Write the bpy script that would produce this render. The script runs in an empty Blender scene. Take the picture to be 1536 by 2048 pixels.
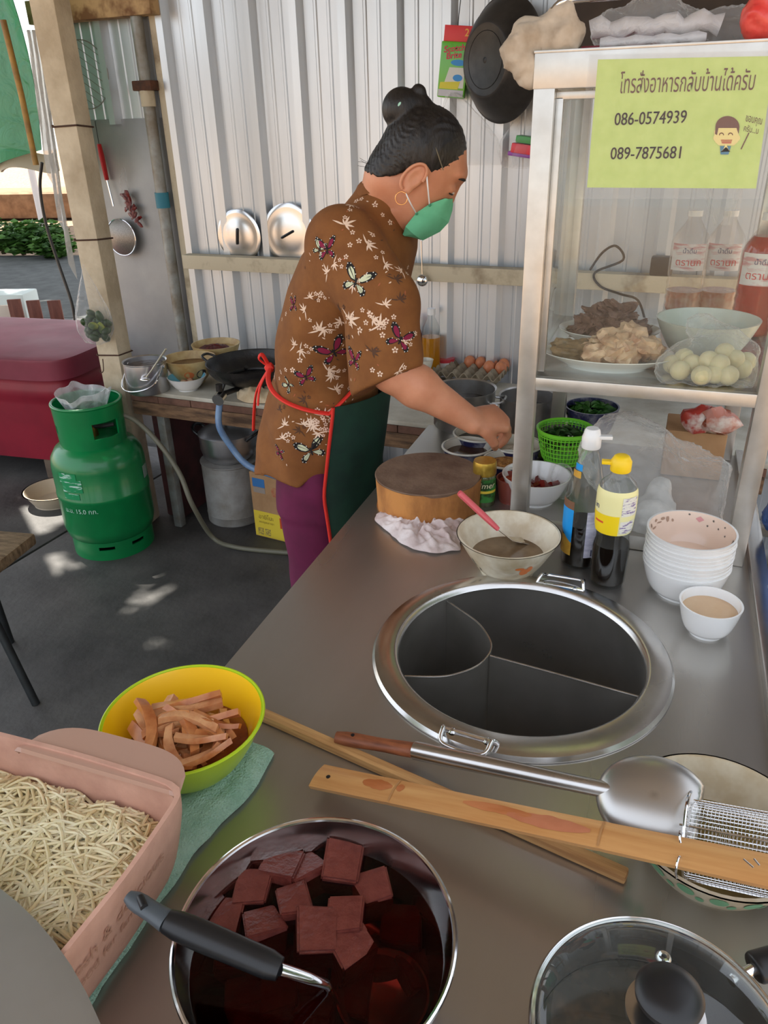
import bpy, bmesh, math, random
import numpy as np
from mathutils import Vector, Matrix, noise
from mathutils.bvhtree import BVHTree
PI = math.pi
R = random.Random(7)
sc = bpy.context.scene
COL = sc.collection

# ------------------------------------------------------------------ camera
FPX, CX, CY = 1540.0, 768.0, 1024.0
_down = np.array([850-CX, -(4060-CY), -FPX]); _up = -_down/np.linalg.norm(_down)
_vy = np.array([1380-CX, -(262-CY), -FPX]); _y = _vy-_up*(_vy@_up); _y /= np.linalg.norm(_y)
_x = np.cross(_y, _up)
CM = np.array([_x, _y, _up])                 # world = CM @ camera-space vector
CAM = np.array([0.0, 0.0, 1.5])
camd = bpy.data.cameras.new('camera'); camd.sensor_fit = 'HORIZONTAL'; camd.sensor_width = 36.0
camd.lens = FPX/1536*36.0; camd.clip_start = 0.02; camd.clip_end = 200
cam = bpy.data.objects.new('camera', camd); COL.objects.link(cam)
cam.matrix_world = Matrix([[*CM[i], CAM[i]] for i in range(3)]+[[0, 0, 0, 1]])
sc.camera = cam
sc.cycles.transparent_max_bounces = 24

# ------------------------------------------------------------------ light
w = bpy.data.worlds.new('world'); sc.world = w; w.use_nodes = True
nt = w.node_tree; nt.nodes.clear()
sky = nt.nodes.new('ShaderNodeTexSky'); sky.sky_type = 'NISHITA'; sky.sun_disc = False
sky.sun_elevation = math.radians(64); sky.sun_rotation = math.radians(294); sky.dust_density = 2.5; sky.air_density = 1.0
hz = nt.nodes.new('ShaderNodeMix'); hz.data_type = 'RGBA'; hz.inputs[0].default_value = 0.55
hz.inputs[7].default_value = (6.0, 6.0, 5.9, 1)     # thin bright cloud over the whole sky
bg = nt.nodes.new('ShaderNodeBackground'); bg.inputs[1].default_value = 0.24
wo = nt.nodes.new('ShaderNodeOutputWorld')
nt.links.new(sky.outputs[0], hz.inputs[6]); nt.links.new(hz.outputs[2], bg.inputs[0]); nt.links.new(bg.outputs[0], wo.inputs[0])
sund = bpy.data.lights.new('sun_offscreen', 'SUN'); sund.energy = 11.0; sund.angle = math.radians(0.6); sund.color = (1, .94, .84)
sun = bpy.data.objects.new('sun_offscreen', sund); COL.objects.link(sun)
SUN_DIR = Vector((-0.40, 0.18, 0.90)).normalized()      # towards the sun
sun.rotation_euler = SUN_DIR.to_track_quat('Z', 'Y').to_euler(); sun.location = (-4, 2, 8)
vs = sc.view_settings; vs.view_transform = 'Standard'; vs.look = 'None'; vs.gamma = 1; vs.use_curve_mapping = False
vs.exposure = 0.6

# ------------------------------------------------------------------ pixel -> world helpers (1536 x 2048 frame)
def ray(px, py): return CM@np.array([px-CX, -(py-CY), -FPX])
def P(px, py, z):
    r = ray(px, py); t = (z-CAM[2])/r[2]; return Vector(CAM+r*t)
def PY(px, py, Y):
    r = ray(px, py); t = Y/r[1]; return Vector(CAM+r*t)
def circ(L, Rr, z):
    a = P(*L, z); b = P(*Rr, z); return (a+b)/2, (a-b).length/2
WA = math.radians(3.2)                                   # the sheet wall runs 3.2 deg off the counter
WO = Vector((-1.95, 3.0, 0)); WU = Vector((math.cos(WA), -math.sin(WA), 0)); WN = Vector((-math.sin(WA), -math.cos(WA), 0))
def WP(px, py, off=0.0):
    r = Vector(ray(px, py)); o = Vector(CAM); q = WO+WN*off
    t = (q-o).dot(WN)/r.dot(WN); return o+r*t

# ------------------------------------------------------------------ materials
MATS = {}
def _new(name):
    m = bpy.data.materials.new(name); m.use_nodes = True; n = m.node_tree.nodes; n.clear()
    return m, n, m.node_tree.links
def c4(c): return (c[0], c[1], c[2], 1)
def srgb(r, g, b):
    f = lambda v: (v/255/12.92 if v/255 <= .04045 else ((v/255+.055)/1.055)**2.4)
    return (f(r), f(g), f(b))
def mat(name, col, rough=.5, metal=0, col2=None, var=1.0, scale=12, detail=4, bump=0, bscale=80, stretch=(1, 1, 1), coat=0, spec=.5, sss=0, lo=.35, hi=.65, wave=0, trans=0, rvar=0, bdist=.01):
    if name in MATS: return MATS[name]
    m, n, l = _new(name); b = n.new('ShaderNodeBsdfPrincipled'); o = n.new('ShaderNodeOutputMaterial'); l.new(b.outputs[0], o.inputs[0])
    b.inputs['Base Color'].default_value = c4(col); b.inputs['Roughness'].default_value = rough; b.inputs['Metallic'].default_value = metal
    b.inputs['Coat Weight'].default_value = coat; b.inputs['Coat Roughness'].default_value = .1; b.inputs['Specular IOR Level'].default_value = spec
    if trans: b.inputs['Transmission Weight'].default_value = trans
    if sss:
        b.inputs['Subsurface Weight'].default_value = sss; b.inputs['Subsurface Radius'].default_value = (.012, .004, .002); b.inputs['Subsurface Scale'].default_value = 1
    tc = n.new('ShaderNodeTexCoord'); mp = n.new('ShaderNodeMapping'); mp.inputs['Scale'].default_value = stretch
    l.new(tc.outputs['Object'], mp.inputs[0])
    if col2 is not None:
        if wave:
            t = n.new('ShaderNodeTexWave'); t.inputs['Scale'].default_value = scale; t.inputs['Distortion'].default_value = wave; t.inputs['Detail'].default_value = 3
        else:
            t = n.new('ShaderNodeTexNoise'); t.inputs['Scale'].default_value = scale; t.inputs['Detail'].default_value = detail; t.inputs['Roughness'].default_value = .6
        l.new(mp.outputs[0], t.inputs['Vector'])
        rp = n.new('ShaderNodeValToRGB'); rp.color_ramp.elements[0].position = lo; rp.color_ramp.elements[1].position = hi
        rp.color_ramp.elements[0].color = c4(col); c2 = [col[i]+(col2[i]-col[i])*var for i in range(3)]; rp.color_ramp.elements[1].color = c4(c2)
        l.new(t.outputs[0], rp.inputs[0]); l.new(rp.outputs[0], b.inputs['Base Color'])
    if rvar:
        t2 = n.new('ShaderNodeTexNoise'); t2.inputs['Scale'].default_value = scale*.7; t2.inputs['Detail'].default_value = 5; l.new(mp.outputs[0], t2.inputs['Vector'])
        mr = n.new('ShaderNodeMapRange'); mr.inputs[1].default_value = .3; mr.inputs[2].default_value = .7; mr.inputs[3].default_value = max(.02, rough-rvar); mr.inputs[4].default_value = rough+rvar
        l.new(t2.outputs[0], mr.inputs[0]); l.new(mr.outputs[0], b.inputs['Roughness'])
    if bump:
        t3 = n.new('ShaderNodeTexNoise'); t3.inputs['Scale'].default_value = bscale; t3.inputs['Detail'].default_value = 3; l.new(mp.outputs[0], t3.inputs['Vector'])
        bp = n.new('ShaderNodeBump'); bp.inputs['Strength'].default_value = bump; bp.inputs['Distance'].default_value = bdist
        l.new(t3.outputs[0], bp.inputs['Height']); l.new(bp.outputs[0], b.inputs['Normal'])
    MATS[name] = m; return m
def film(name, col=(.95, .95, .95), opac=.12, rough=.12, bump=.6, bscale=25, fres=1.5):
    """clear plastic: see-through, with creased highlights"""
    if name in MATS: return MATS[name]
    m, n, l = _new(name); o = n.new('ShaderNodeOutputMaterial'); mx = n.new('ShaderNodeMixShader'); tr = n.new('ShaderNodeBsdfTransparent'); b = n.new('ShaderNodeBsdfPrincipled')
    tr.inputs[0].default_value = (.97, .97, .97, 1); b.inputs['Base Color'].default_value = c4(col); b.inputs['Roughness'].default_value = rough; b.inputs['Specular IOR Level'].default_value = .8
    t = n.new('ShaderNodeTexNoise'); t.inputs['Scale'].default_value = bscale; t.inputs['Detail'].default_value = 4; t.inputs['Distortion'].default_value = 1.2
    tc = n.new('ShaderNodeTexCoord'); l.new(tc.outputs['Object'], t.inputs['Vector'])
    bp = n.new('ShaderNodeBump'); bp.inputs['Strength'].default_value = bump; bp.inputs['Distance'].default_value = .02; l.new(t.outputs[0], bp.inputs['Height']); l.new(bp.outputs[0], b.inputs['Normal'])
    lw = n.new('ShaderNodeLayerWeight'); lw.inputs[0].default_value = .5; l.new(bp.outputs[0], lw.inputs['Normal']); fr = n.new('ShaderNodeMath'); fr.operation = 'POWER'; fr.inputs[1].default_value = 3.2; l.new(lw.outputs['Facing'], fr.inputs[0])
    fm = n.new('ShaderNodeMath'); fm.operation = 'MULTIPLY'; fm.inputs[1].default_value = (fres-1)*1.4; l.new(fr.outputs[0], fm.inputs[0]); fr = fm
    ad = n.new('ShaderNodeMath'); ad.operation = 'ADD'; ad.use_clamp = True; ad.inputs[1].default_value = opac; l.new(fr.outputs[0], ad.inputs[0])
    l.new(ad.outputs[0], mx.inputs[0]); l.new(tr.outputs[0], mx.inputs[1]); l.new(b.outputs[0], mx.inputs[2]); l.new(mx.outputs[0], o.inputs[0])
    MATS[name] = m; return m
def glass(name, tint=(.96, .98, .97), ior=1.45, rough=.01, haze=0.0):
    if name in MATS: return MATS[name]
    m, n, l = _new(name); o = n.new('ShaderNodeOutputMaterial'); mx = n.new('ShaderNodeMixShader'); tr = n.new('ShaderNodeBsdfTransparent'); g = n.new('ShaderNodeBsdfGlossy')
    tr.inputs[0].default_value = c4(tint); g.inputs['Roughness'].default_value = rough
    lw = n.new('ShaderNodeLayerWeight'); lw.inputs[0].default_value = .5; pw_ = n.new('ShaderNodeMath'); pw_.operation = 'POWER'; pw_.inputs[1].default_value = 3.5; l.new(lw.outputs['Facing'], pw_.inputs[0])
    fr = n.new('ShaderNodeMath'); fr.operation = 'MULTIPLY_ADD'; fr.inputs[1].default_value = .75; fr.inputs[2].default_value = ((ior-1)/(ior+1))**2*.9; l.new(pw_.outputs[0], fr.inputs[0])
    l.new(fr.outputs[0], mx.inputs[0]); l.new(tr.outputs[0], mx.inputs[1]); l.new(g.outputs[0], mx.inputs[2])
    out = mx
    if haze:
        d = n.new('ShaderNodeBsdfDiffuse'); d.inputs[0].default_value = (.9, .9, .88, 1); m2 = n.new('ShaderNodeMixShader'); m2.inputs[0].default_value = haze
        l.new(mx.outputs[0], m2.inputs[1]); l.new(d.outputs[0], m2.inputs[2]); out = m2
    l.new(out.outputs[0], o.inputs[0]); MATS[name] = m; return m

# ------------------------------------------------------------------ objects
def finish(me, smooth=True, ang=38):
    if smooth:
        me.shade_smooth(); me.set_sharp_from_angle(angle=math.radians(ang))
def obj(name, me, m=None, parent=None, loc=None, rot=None, smooth=True, ang=38):
    if isinstance(me, MB): me = me.mesh(name)
    if m is not None:
        for x in (m if isinstance(m, (list, tuple)) else [m]): me.materials.append(x)
    finish(me, smooth, ang)
    o = bpy.data.objects.new(name, me); COL.objects.link(o)
    if parent: o.parent = parent
    if loc is not None: o.location = loc
    if rot is not None: o.rotation_euler = rot
    return o
def tag(o, label, cat, group=None):
    o['label'] = label; o['category'] = cat
    if group: o['group'] = group
    return o
def thing(name, label, cat, loc=(0, 0, 0), rot=(0, 0, 0), group=None):
    o = bpy.data.objects.new(name, None); COL.objects.link(o); o.empty_display_size = .05
    o.location = loc; o.rotation_euler = rot; return tag(o, label, cat, group)
def struct(o): o['kind'] = 'structure'; return o
def stuff(o): o['kind'] = 'stuff'; return o
def dup(root, loc, rot=None, label=None, scale=None):
    r = root.copy(); COL.objects.link(r); r.location = loc
    if rot is not None: r.rotation_euler = rot
    if scale is not None: r.scale = scale
    if label: r['label'] = label
    for ch in list(root.children):
        c = ch.copy(); COL.objects.link(c); c.parent = r
        for g in ch.children:
            d = g.copy(); COL.objects.link(d); d.parent = c
    return r

class MB:
    def __init__(s): s.v = []; s.f = []; s.mi = []; s.m = 0
    def add(s, vs, fs):
        k = len(s.v); s.v += [tuple(v) for v in vs]
        for f in fs: s.f.append([i+k for i in f]); s.mi.append(s.m)
        return s
    def mesh(s, name='m'):
        me = bpy.data.meshes.new(name); me.from_pydata(s.v, [], s.f); me.update()
        if any(s.mi): me.polygons.foreach_set('material_index', s.mi)
        return me
    def box(s, c, d, rz=0, bev=0, rx=0, ry=0):
        bm = bmesh.new(); bmesh.ops.create_cube(bm, size=1)
        bmesh.ops.scale(bm, vec=d, verts=bm.verts)
        if bev: bmesh.ops.bevel(bm, geom=bm.edges[:], offset=bev, segments=2, affect='EDGES', profile=.6)
        M = Matrix.Translation(Vector(c))@Matrix.Rotation(rz, 4, 'Z')@Matrix.Rotation(ry, 4, 'Y')@Matrix.Rotation(rx, 4, 'X')
        bm.verts.index_update(); vs = [M@v.co for v in bm.verts]; fs = [[v.index for v in f.verts] for f in bm.faces]; bm.free()
        return s.add(vs, fs)
    def lathe(s, prof, seg=40, c=(0, 0, 0), M=None, a0=0, a1=2*PI):
        full = abs(a1-a0-2*PI) < 1e-6; n = seg if full else seg+1
        vs = []; idx = []
        for (r, z) in prof:
            if r < 1e-6: idx.append([len(vs)]*n); vs.append(Vector((0, 0, z)))
            else:
                idx.append(list(range(len(vs), len(vs)+n)))
                for i in range(n):
                    a = a0+(a1-a0)*i/seg; vs.append(Vector((r*math.cos(a), r*math.sin(a), z)))
        fs = []
        for j in range(len(prof)-1):
            for i in range(seg):
                k = (i+1) % n if full else i+1
                q = [idx[j][i], idx[j][k], idx[j+1][k], idx[j+1][i]]; u = []
                for t in q:
                    if t not in u: u.append(t)
                if len(u) >= 3: fs.append(u)
        T = (M or Matrix.Identity(4)); c = Vector(c)
        return s.add([T@v+c for v in vs], fs)
    def tube(s, pts, r, seg=10, cap=True, flat=1.0):
        pts = [Vector(p) for p in pts]; n = len(pts); rs = r if isinstance(r, (list, tuple)) else [r]*n
        vs = []; fs = []; t0 = None; nrm = None
        for i in range(n):
            t = (pts[min(i+1, n-1)]-pts[max(i-1, 0)]).normalized()
            if nrm is None:
                a = Vector((0, 0, 1)) if abs(t.z) < .9 else Vector((1, 0, 0)); nrm = (a-t*a.dot(t)).normalized()
            else:
                nrm = (nrm-t*nrm.dot(t)).normalized()
            b = t.cross(nrm)
            for k in range(seg):
                an = 2*PI*k/seg; vs.append(pts[i]+nrm*math.cos(an)*rs[i]*flat+b*math.sin(an)*rs[i])
        for i in range(n-1):
            for k in range(seg):
                fs.append([i*seg+k, i*seg+(k+1) % seg, (i+1)*seg+(k+1) % seg, (i+1)*seg+k])
        if cap:
            fs.append(list(range(seg))[::-1]); fs.append([(n-1)*seg+k for k in range(seg)])
        return s.add(vs, fs)
    def grid(s, fn, nu, nv, closeu=False, closev=False):
        vs = [fn(i/(nu if closeu else nu-1), j/(nv if closev else nv-1)) for i in range(nu) for j in range(nv)]; fs = []
        for i in range(nu if closeu else nu-1):
            for j in range(nv if closev else nv-1):
                i2 = (i+1) % nu; j2 = (j+1) % nv
                fs.append([i*nv+j, i2*nv+j, i2*nv+j2, i*nv+j2])
        return s.add(vs, fs)
    def sheet(s, fn, nu, nv, th):
        """two-sided sheet with thickness"""
        g = [[Vector(fn(i/(nu-1), j/(nv-1))) for j in range(nv)] for i in range(nu)]; nn = []
        for i in range(nu):
            for j in range(nv):
                a = g[min(i+1, nu-1)][j]-g[max(i-1, 0)][j]; b = g[i][min(j+1, nv-1)]-g[i][max(j-1, 0)]
                c = a.cross(b); nn.append(c.normalized() if c.length > 1e-12 else Vector((0, 0, 1)))
        top = [g[i][j]+nn[i*nv+j]*th/2 for i in range(nu) for j in range(nv)]; bot = [g[i][j]-nn[i*nv+j]*th/2 for i in range(nu) for j in range(nv)]
        N = nu*nv; fs = []
        for i in range(nu-1):
            for j in range(nv-1):
                q = [i*nv+j, (i+1)*nv+j, (i+1)*nv+j+1, i*nv+j+1]; fs.append(q); fs.append([x+N for x in q[::-1]])
        for i in range(nu-1):
            for j in (0, nv-1):
                q = [i*nv+j, (i+1)*nv+j, (i+1)*nv+j+N, i*nv+j+N]; fs.append(q if j else q[::-1])
        for j in range(nv-1):
            for i in (0, nu-1):
                q = [i*nv+j, i*nv+j+1, i*nv+j+1+N, i*nv+j+N]; fs.append(q[::-1] if i else q)
        return s.add(top+bot, fs)
    def prism(s, poly, z0, z1, M=None):
        n = len(poly); T = M or Matrix.Identity(4)
        vs = [T@Vector((x, y, z0)) for x, y in poly]+[T@Vector((x, y, z1)) for x, y in poly]
        fs = [list(range(n))[::-1], [n+i for i in range(n)]]+[[i, (i+1) % n, n+(i+1) % n, n+i] for i in range(n)]
        return s.add(vs, fs)
    def ico(s, c, r, sub=2, sq=(1, 1, 1), jit=0, seed=0, M=None):
        bm = bmesh.new(); bmesh.ops.create_icosphere(bm, subdivisions=sub, radius=1); bm.verts.index_update()
        vs = []
        for v in bm.verts:
            k = 1+jit*(noise.noise(v.co*2.1+Vector((seed*3.7, seed*1.3, seed*.7)))) if jit else 1
            q = Vector((v.co.x*r*sq[0]*k, v.co.y*r*sq[1]*k, v.co.z*r*sq[2]*k)); vs.append((M@q if M else q)+Vector(c))
        fs = [[v.index for v in f.verts] for f in bm.faces]; bm.free(); return s.add(vs, fs)

def smoothpts(pts, n=8):
    pts = [Vector(p) for p in pts]; out = []
    for i in range(len(pts)-1):
        p0 = pts[max(i-1, 0)]; p1 = pts[i]; p2 = pts[i+1]; p3 = pts[min(i+2, len(pts)-1)]
        for k in range(n):
            t = k/n; out.append(.5*((2*p1)+(p2-p0)*t+(2*p0-5*p1+4*p2-p3)*t*t+(-p0+3*p1-3*p2+p3)*t**3))
    out.append(pts[-1]); return out
def nz(*a): return noise.noise(Vector(a))
def frame(fwd, up=(0, 0, 1)):
    """4x4 rotation: local X = fwd, local Z ~ up"""
    x = Vector(fwd).normalized(); z = Vector(up); z = (z-x*z.dot(x)).normalized(); y = z.cross(x)
    return Matrix(((x.x, y.x, z.x, 0), (x.y, y.y, z.y, 0), (x.z, y.z, z.z, 0), (0, 0, 0, 1)))
def text_mesh(txt, size, bold=0.0, align='CENTER', ext=0.0):
    cu = bpy.data.curves.new('t', 'FONT'); cu.body = txt; cu.size = size; cu.align_x = align; cu.align_y = 'CENTER'; cu.extrude = ext; cu.offset = bold; cu.resolution_u = 3
    o = bpy.data.objects.new('t', cu); COL.objects.link(o); dg = bpy.context.evaluated_depsgraph_get()
    me = bpy.data.meshes.new_from_object(o.evaluated_get(dg)); bpy.data.objects.remove(o); bpy.data.curves.remove(cu); return me

def crumple(me, amp, scale, seed=0):
    me.calc_loop_triangles(); N = [v.normal.copy() for v in me.vertices]
    for v, n_ in zip(me.vertices, N):
        q = v.co*scale+Vector((seed*3.1, seed*1.7, seed)); k = abs(noise.noise(q))+.5*abs(noise.noise(q*2.2+Vector((5, 1, 2))))+.25*abs(noise.noise(q*4.7)); v.co += n_*(amp*(.9-2.2*k))
    me.update(); return me

# ------------------------------------------------------------------ smooth solids from distance fields (surface nets)
class Field:
    def __init__(s, lo, hi, h):
        s.lo = np.array(lo, float); s.h = h; s.n = np.ceil((np.array(hi)-s.lo)/h).astype(int)+1
        s.f = np.full(s.n, 1.0, np.float32)
    def _sl(s, a, b):
        i0 = np.clip(np.floor((np.array(a)-s.lo)/s.h).astype(int), 0, s.n); i1 = np.clip(np.ceil((np.array(b)-s.lo)/s.h).astype(int)+1, 0, s.n)
        sl = tuple(slice(i0[k], i1[k]) for k in range(3))
        if min(i1-i0) <= 0: return sl, None
        ax = [s.lo[k]+np.arange(i0[k], i1[k])*s.h for k in range(3)]
        return sl, np.meshgrid(*[x.astype(np.float32) for x in ax], indexing='ij')
    def put(s, lo, hi, fn, k=0.0, sub=False):
        sl, g = s._sl(np.array(lo)-3*k-.02, np.array(hi)+3*k+.02)
        if g is None: return
        d = fn(*g).astype(np.float32); a = s.f[sl]
        if sub:
            d = -d
            if k:
                hh = np.clip(.5-.5*(a-d)/k, 0, 1); s.f[sl] = a+(d-a)*hh+k*hh*(1-hh)
            else: s.f[sl] = np.maximum(a, d)
        elif k:
            hh = np.clip(.5+.5*(a-d)/k, 0, 1); s.f[sl] = a+(d-a)*hh-k*hh*(1-hh)
        else: s.f[sl] = np.minimum(a, d)
    def cone(s, a, b, ra, rb, k=0.0, sub=False, sq=None):
        a = np.array(a, float); b = np.array(b, float); ab = b-a; L2 = float(ab@ab); r = max(ra, rb)
        def fn(x, y, z):
            t = np.clip(((x-a[0])*ab[0]+(y-a[1])*ab[1]+(z-a[2])*ab[2])/L2, 0, 1)
            dx, dy, dz = x-a[0]-t*ab[0], y-a[1]-t*ab[1], z-a[2]-t*ab[2]
            if sq is not None:                      # sq=(axis, factor): squeezed across that axis
                ax, f = sq; e = dx*ax[0]+dy*ax[1]+dz*ax[2]; q = e*(1/f-1); dx, dy, dz = dx+ax[0]*q, dy+ax[1]*q, dz+ax[2]*q
            return np.sqrt(dx*dx+dy*dy+dz*dz)-(ra+(rb-ra)*t)
        s.put(np.minimum(a, b)-r, np.maximum(a, b)+r, fn, k, sub)
    def chain(s, pts, rs, k=0.0, kk=.004):
        for i in range(len(pts)-1): s.cone(pts[i], pts[i+1], rs[i], rs[i+1], k if i == 0 else kk)
    def ell(s, c, r, M=None, k=0.0, sub=False):
        c = np.array(c, float); Rm = np.array([list(M[i][:3]) for i in range(3)]) if M is not None else np.eye(3); rm = max(r)
        def fn(x, y, z):
            d = [x-c[0], y-c[1], z-c[2]]
            q = [(Rm[0, i]*d[0]+Rm[1, i]*d[1]+Rm[2, i]*d[2])/r[i] for i in range(3)]
            L = np.sqrt(q[0]**2+q[1]**2+q[2]**2); q2 = np.sqrt(sum((q[i]/r[i])**2 for i in range(3)))+1e-9
            return L*(L-1)/q2
        s.put(c-rm, c+rm, fn, k, sub)
    def loft(s, rows, k=0.0, fold=None):
        """rows: (z, cx, cy, rx, ry) stacked"""
        A = np.array(rows); A = A[np.argsort(A[:, 0])]
        lo = [min(A[:, 1]-A[:, 3]), min(A[:, 2]-A[:, 4]), A[0, 0]]; hi = [max(A[:, 1]+A[:, 3]), max(A[:, 2]+A[:, 4]), A[-1, 0]]
        def fn(x, y, z):
            cx = np.interp(z, A[:, 0], A[:, 1]); cy = np.interp(z, A[:, 0], A[:, 2]); rx = np.interp(z, A[:, 0], A[:, 3]); ry = np.interp(z, A[:, 0], A[:, 4])
            u = (x-cx)/rx; v = (y-cy)/ry; L = np.sqrt(u*u+v*v)
            d = (L-1)*np.minimum(rx, ry)
            if fold is not None: d = d+fold(x, y, z, np.arctan2(v, u))
            return np.maximum(d*.9, np.maximum(A[0, 0]-z, z-A[-1, 0]))
        s.put(lo, hi, fn, k)
    def mesh(s, name='m', smooth=1):
        f = s.f; n = f.shape; inside = f < 0
        cnt = np.zeros(tuple(k-1 for k in n), np.int8)
        for i in (0, 1):
            for j in (0, 1):
                for k in (0, 1): cnt += inside[i:n[0]-1+i, j:n[1]-1+j, k:n[2]-1+k]
        act = np.argwhere((cnt > 0) & (cnt < 8)); idx = -np.ones(cnt.shape, np.int32); idx[tuple(act.T)] = np.arange(len(act))
        acc = np.zeros((len(act), 3)); num = np.zeros(len(act))
        cor = [(i, j, k) for i in (0, 1) for j in (0, 1) for k in (0, 1)]
        val = {c: f[act[:, 0]+c[0], act[:, 1]+c[1], act[:, 2]+c[2]] for c in cor}
        for a in cor:
            for ax in range(3):
                if a[ax]: continue
                b = list(a); b[ax] = 1; b = tuple(b); va, vb = val[a], val[b]; m = (va < 0) != (vb < 0)
                t = np.where(m, va/np.where(m, va-vb, 1), 0); p = np.array(a, float)[None]+np.zeros((len(act), 3)); p[:, ax] += t
                acc[m] += p[m]; num[m] += 1
        V = (act+acc/num[:, None])*s.h+s.lo; F = []
        for ax in range(3):
            o1, o2 = (ax+1) % 3, (ax+2) % 3
            sa = [slice(None)]*3; sb = [slice(None)]*3; sa[ax] = slice(0, -1); sb[ax] = slice(1, None)
            A, B = inside[tuple(sa)], inside[tuple(sb)]; e = np.argwhere(A != B)
            e = e[(e[:, o1] > 0) & (e[:, o2] > 0) & (e[:, o1] < n[o1]-1) & (e[:, o2] < n[o2]-1)]
            q = []
            for d1, d2 in ((-1, -1), (0, -1), (0, 0), (-1, 0)):
                c = e.copy(); c[:, o1] += d1; c[:, o2] += d2; q.append(idx[c[:, 0], c[:, 1], c[:, 2]])
            q = np.stack(q, 1); fl = A[tuple(e.T)]; q[~fl] = q[~fl][:, ::-1]; F.append(q)
        F = np.concatenate(F); F = F[(F >= 0).all(1)]
        for _ in range(smooth):
            s1 = np.zeros_like(V); c1 = np.zeros(len(V))
            for i in range(4):
                np.add.at(s1, F[:, i], V[F[:, (i+1) % 4]]); np.add.at(s1, F[:, i], V[F[:, (i-1) % 4]]); np.add.at(c1, F[:, i], 2)
            V = V*.4+.6*s1/np.maximum(c1, 1)[:, None]
        me = bpy.data.meshes.new(name); me.vertices.add(len(V)); me.vertices.foreach_set('co', V.astype(np.float32).ravel())
        me.loops.add(len(F)*4); me.loops.foreach_set('vertex_index', F.astype(np.int32).ravel()); me.polygons.add(len(F)); me.polygons.foreach_set('loop_start', np.arange(len(F), dtype=np.int32)*4)
        me.update(calc_edges=True); return me
# ================================================================== materials in use
ZC = 0.74
M_steel = mat('brushed_steel', (.52, .50, .47), .34, .88, (.44, .42, .38), scale=3.5, detail=6, rvar=.12, bump=.03, bscale=300, stretch=(1, .25, 1), bdist=.002)
M_steel2 = mat('bright_steel', (.62, .61, .60), .22, 1, (.5, .48, .46), scale=9, rvar=.08)
M_chrome = mat('polished_steel', (.75, .75, .76), .10, 1)
M_alu = mat('worn_aluminium', (.60, .60, .60), .36, .9, (.44, .43, .41), scale=14, rvar=.1, bump=.05, bscale=120)
M_blackiron = mat('black_iron', (.012, .012, .013), .38, .3, (.03, .028, .026), scale=18, bump=.15, bscale=90)
M_cement = mat('cement', srgb(206, 192, 166), .85, 0, srgb(178, 162, 136), scale=9, bump=.25, bscale=60)
M_floor = mat('cement_floor', srgb(88, 86, 84), .62, 0, srgb(56, 55, 54), scale=3.2, detail=8, bump=.2, bscale=40, rvar=.12)
M_white = mat('white_glaze', (.80, .80, .79), .15, 0, coat=.5)
M_offwhite = mat('worn_enamel', srgb(226, 218, 196), .28, 0, srgb(190, 172, 140), scale=16, coat=.3)
M_black = mat('black_plastic', (.010, .010, .011), .38)
M_wood = mat('aged_wood', srgb(150, 112, 74), .7, 0, srgb(90, 62, 38), scale=5, stretch=(1.2, 14, 14), bump=.3, bscale=30)
M_galv = mat('galvanised_sheet', (.66, .69, .72), .36, .70, (.57, .60, .63), scale=3, detail=5, stretch=(3, 3, .4), rvar=.06, lo=.3, hi=.7)
M_galv2 = mat('dull_zinc_sheet', (.34, .34, .335), .45, .45, (.26, .26, .26), scale=3, detail=6, rvar=.1)
M_pipe = mat('galvanised_pipe', (.33, .35, .34), .5, .5, (.20, .17, .13), scale=10, bump=.2)
M_cream = mat('cream_paint', srgb(196, 184, 158), .65, 0, srgb(120, 100, 74), scale=9, lo=.5, hi=.78, bump=.1)
M_film = film('clear_film'); M_film2 = film('thick_film', opac=.22, bscale=14); M_glass = glass('window_glass', haze=.008)
M_red = mat('red_cord', srgb(226, 48, 36), .7)

# ================================================================== floor and ground
def slab(x0, x1, y0, y1, z0, z1): return MB().box(((x0+x1)/2, (y0+y1)/2, (z0+z1)/2), (x1-x0, y1-y0, z1-z0), bev=.004)
fl = bpy.data.objects.new('floor', None); COL.objects.link(fl); struct(fl)
# poured in bays: a joint runs from (0,1140) towards (120,1070) in the photograph
ja, jb = P(8, 1137, 0), P(118, 1071, 0); jd = (jb-ja).normalized(); jn = Vector((-jd.y, jd.x, 0)); jrz = math.atan2(jd.y, jd.x)
for side in (0, 1):
    L0, Wd = 7.0, 3.6
    c = ja+jd*.2+(jn if side else -jn)*(Wd/2+.006)
    obj('concrete_bay', MB().box((0, 0, -.06), (L0, Wd, .12), bev=.006), M_floor, fl, loc=(c.x, c.y, -.0002*side), rot=(0, 0, jrz))
M_gravel = mat('yard_gravel', srgb(170, 142, 112), .9, 0, srgb(104, 80, 58), scale=14, detail=8, bump=.4, bscale=60)
M_asph = mat('asphalt', srgb(88, 90, 88), .9, 0, srgb(70, 72, 70), scale=6, bump=.2)
struct(obj('ground_outside', MB().box((0, 0, -.2), (110, 110, .2), bev=0), M_gravel, loc=(0, 10, -.022)))
rd = (P(0, 560, 0)-P(110, 560, 0)).normalized()
o = obj('road_outside', MB().box((0, 0, 0), (14, 3.6, .03), bev=.006), M_asph, loc=P(20, 563, -.01), rot=(0, 0, math.atan2(rd.y, rd.x))); struct(o)

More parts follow.
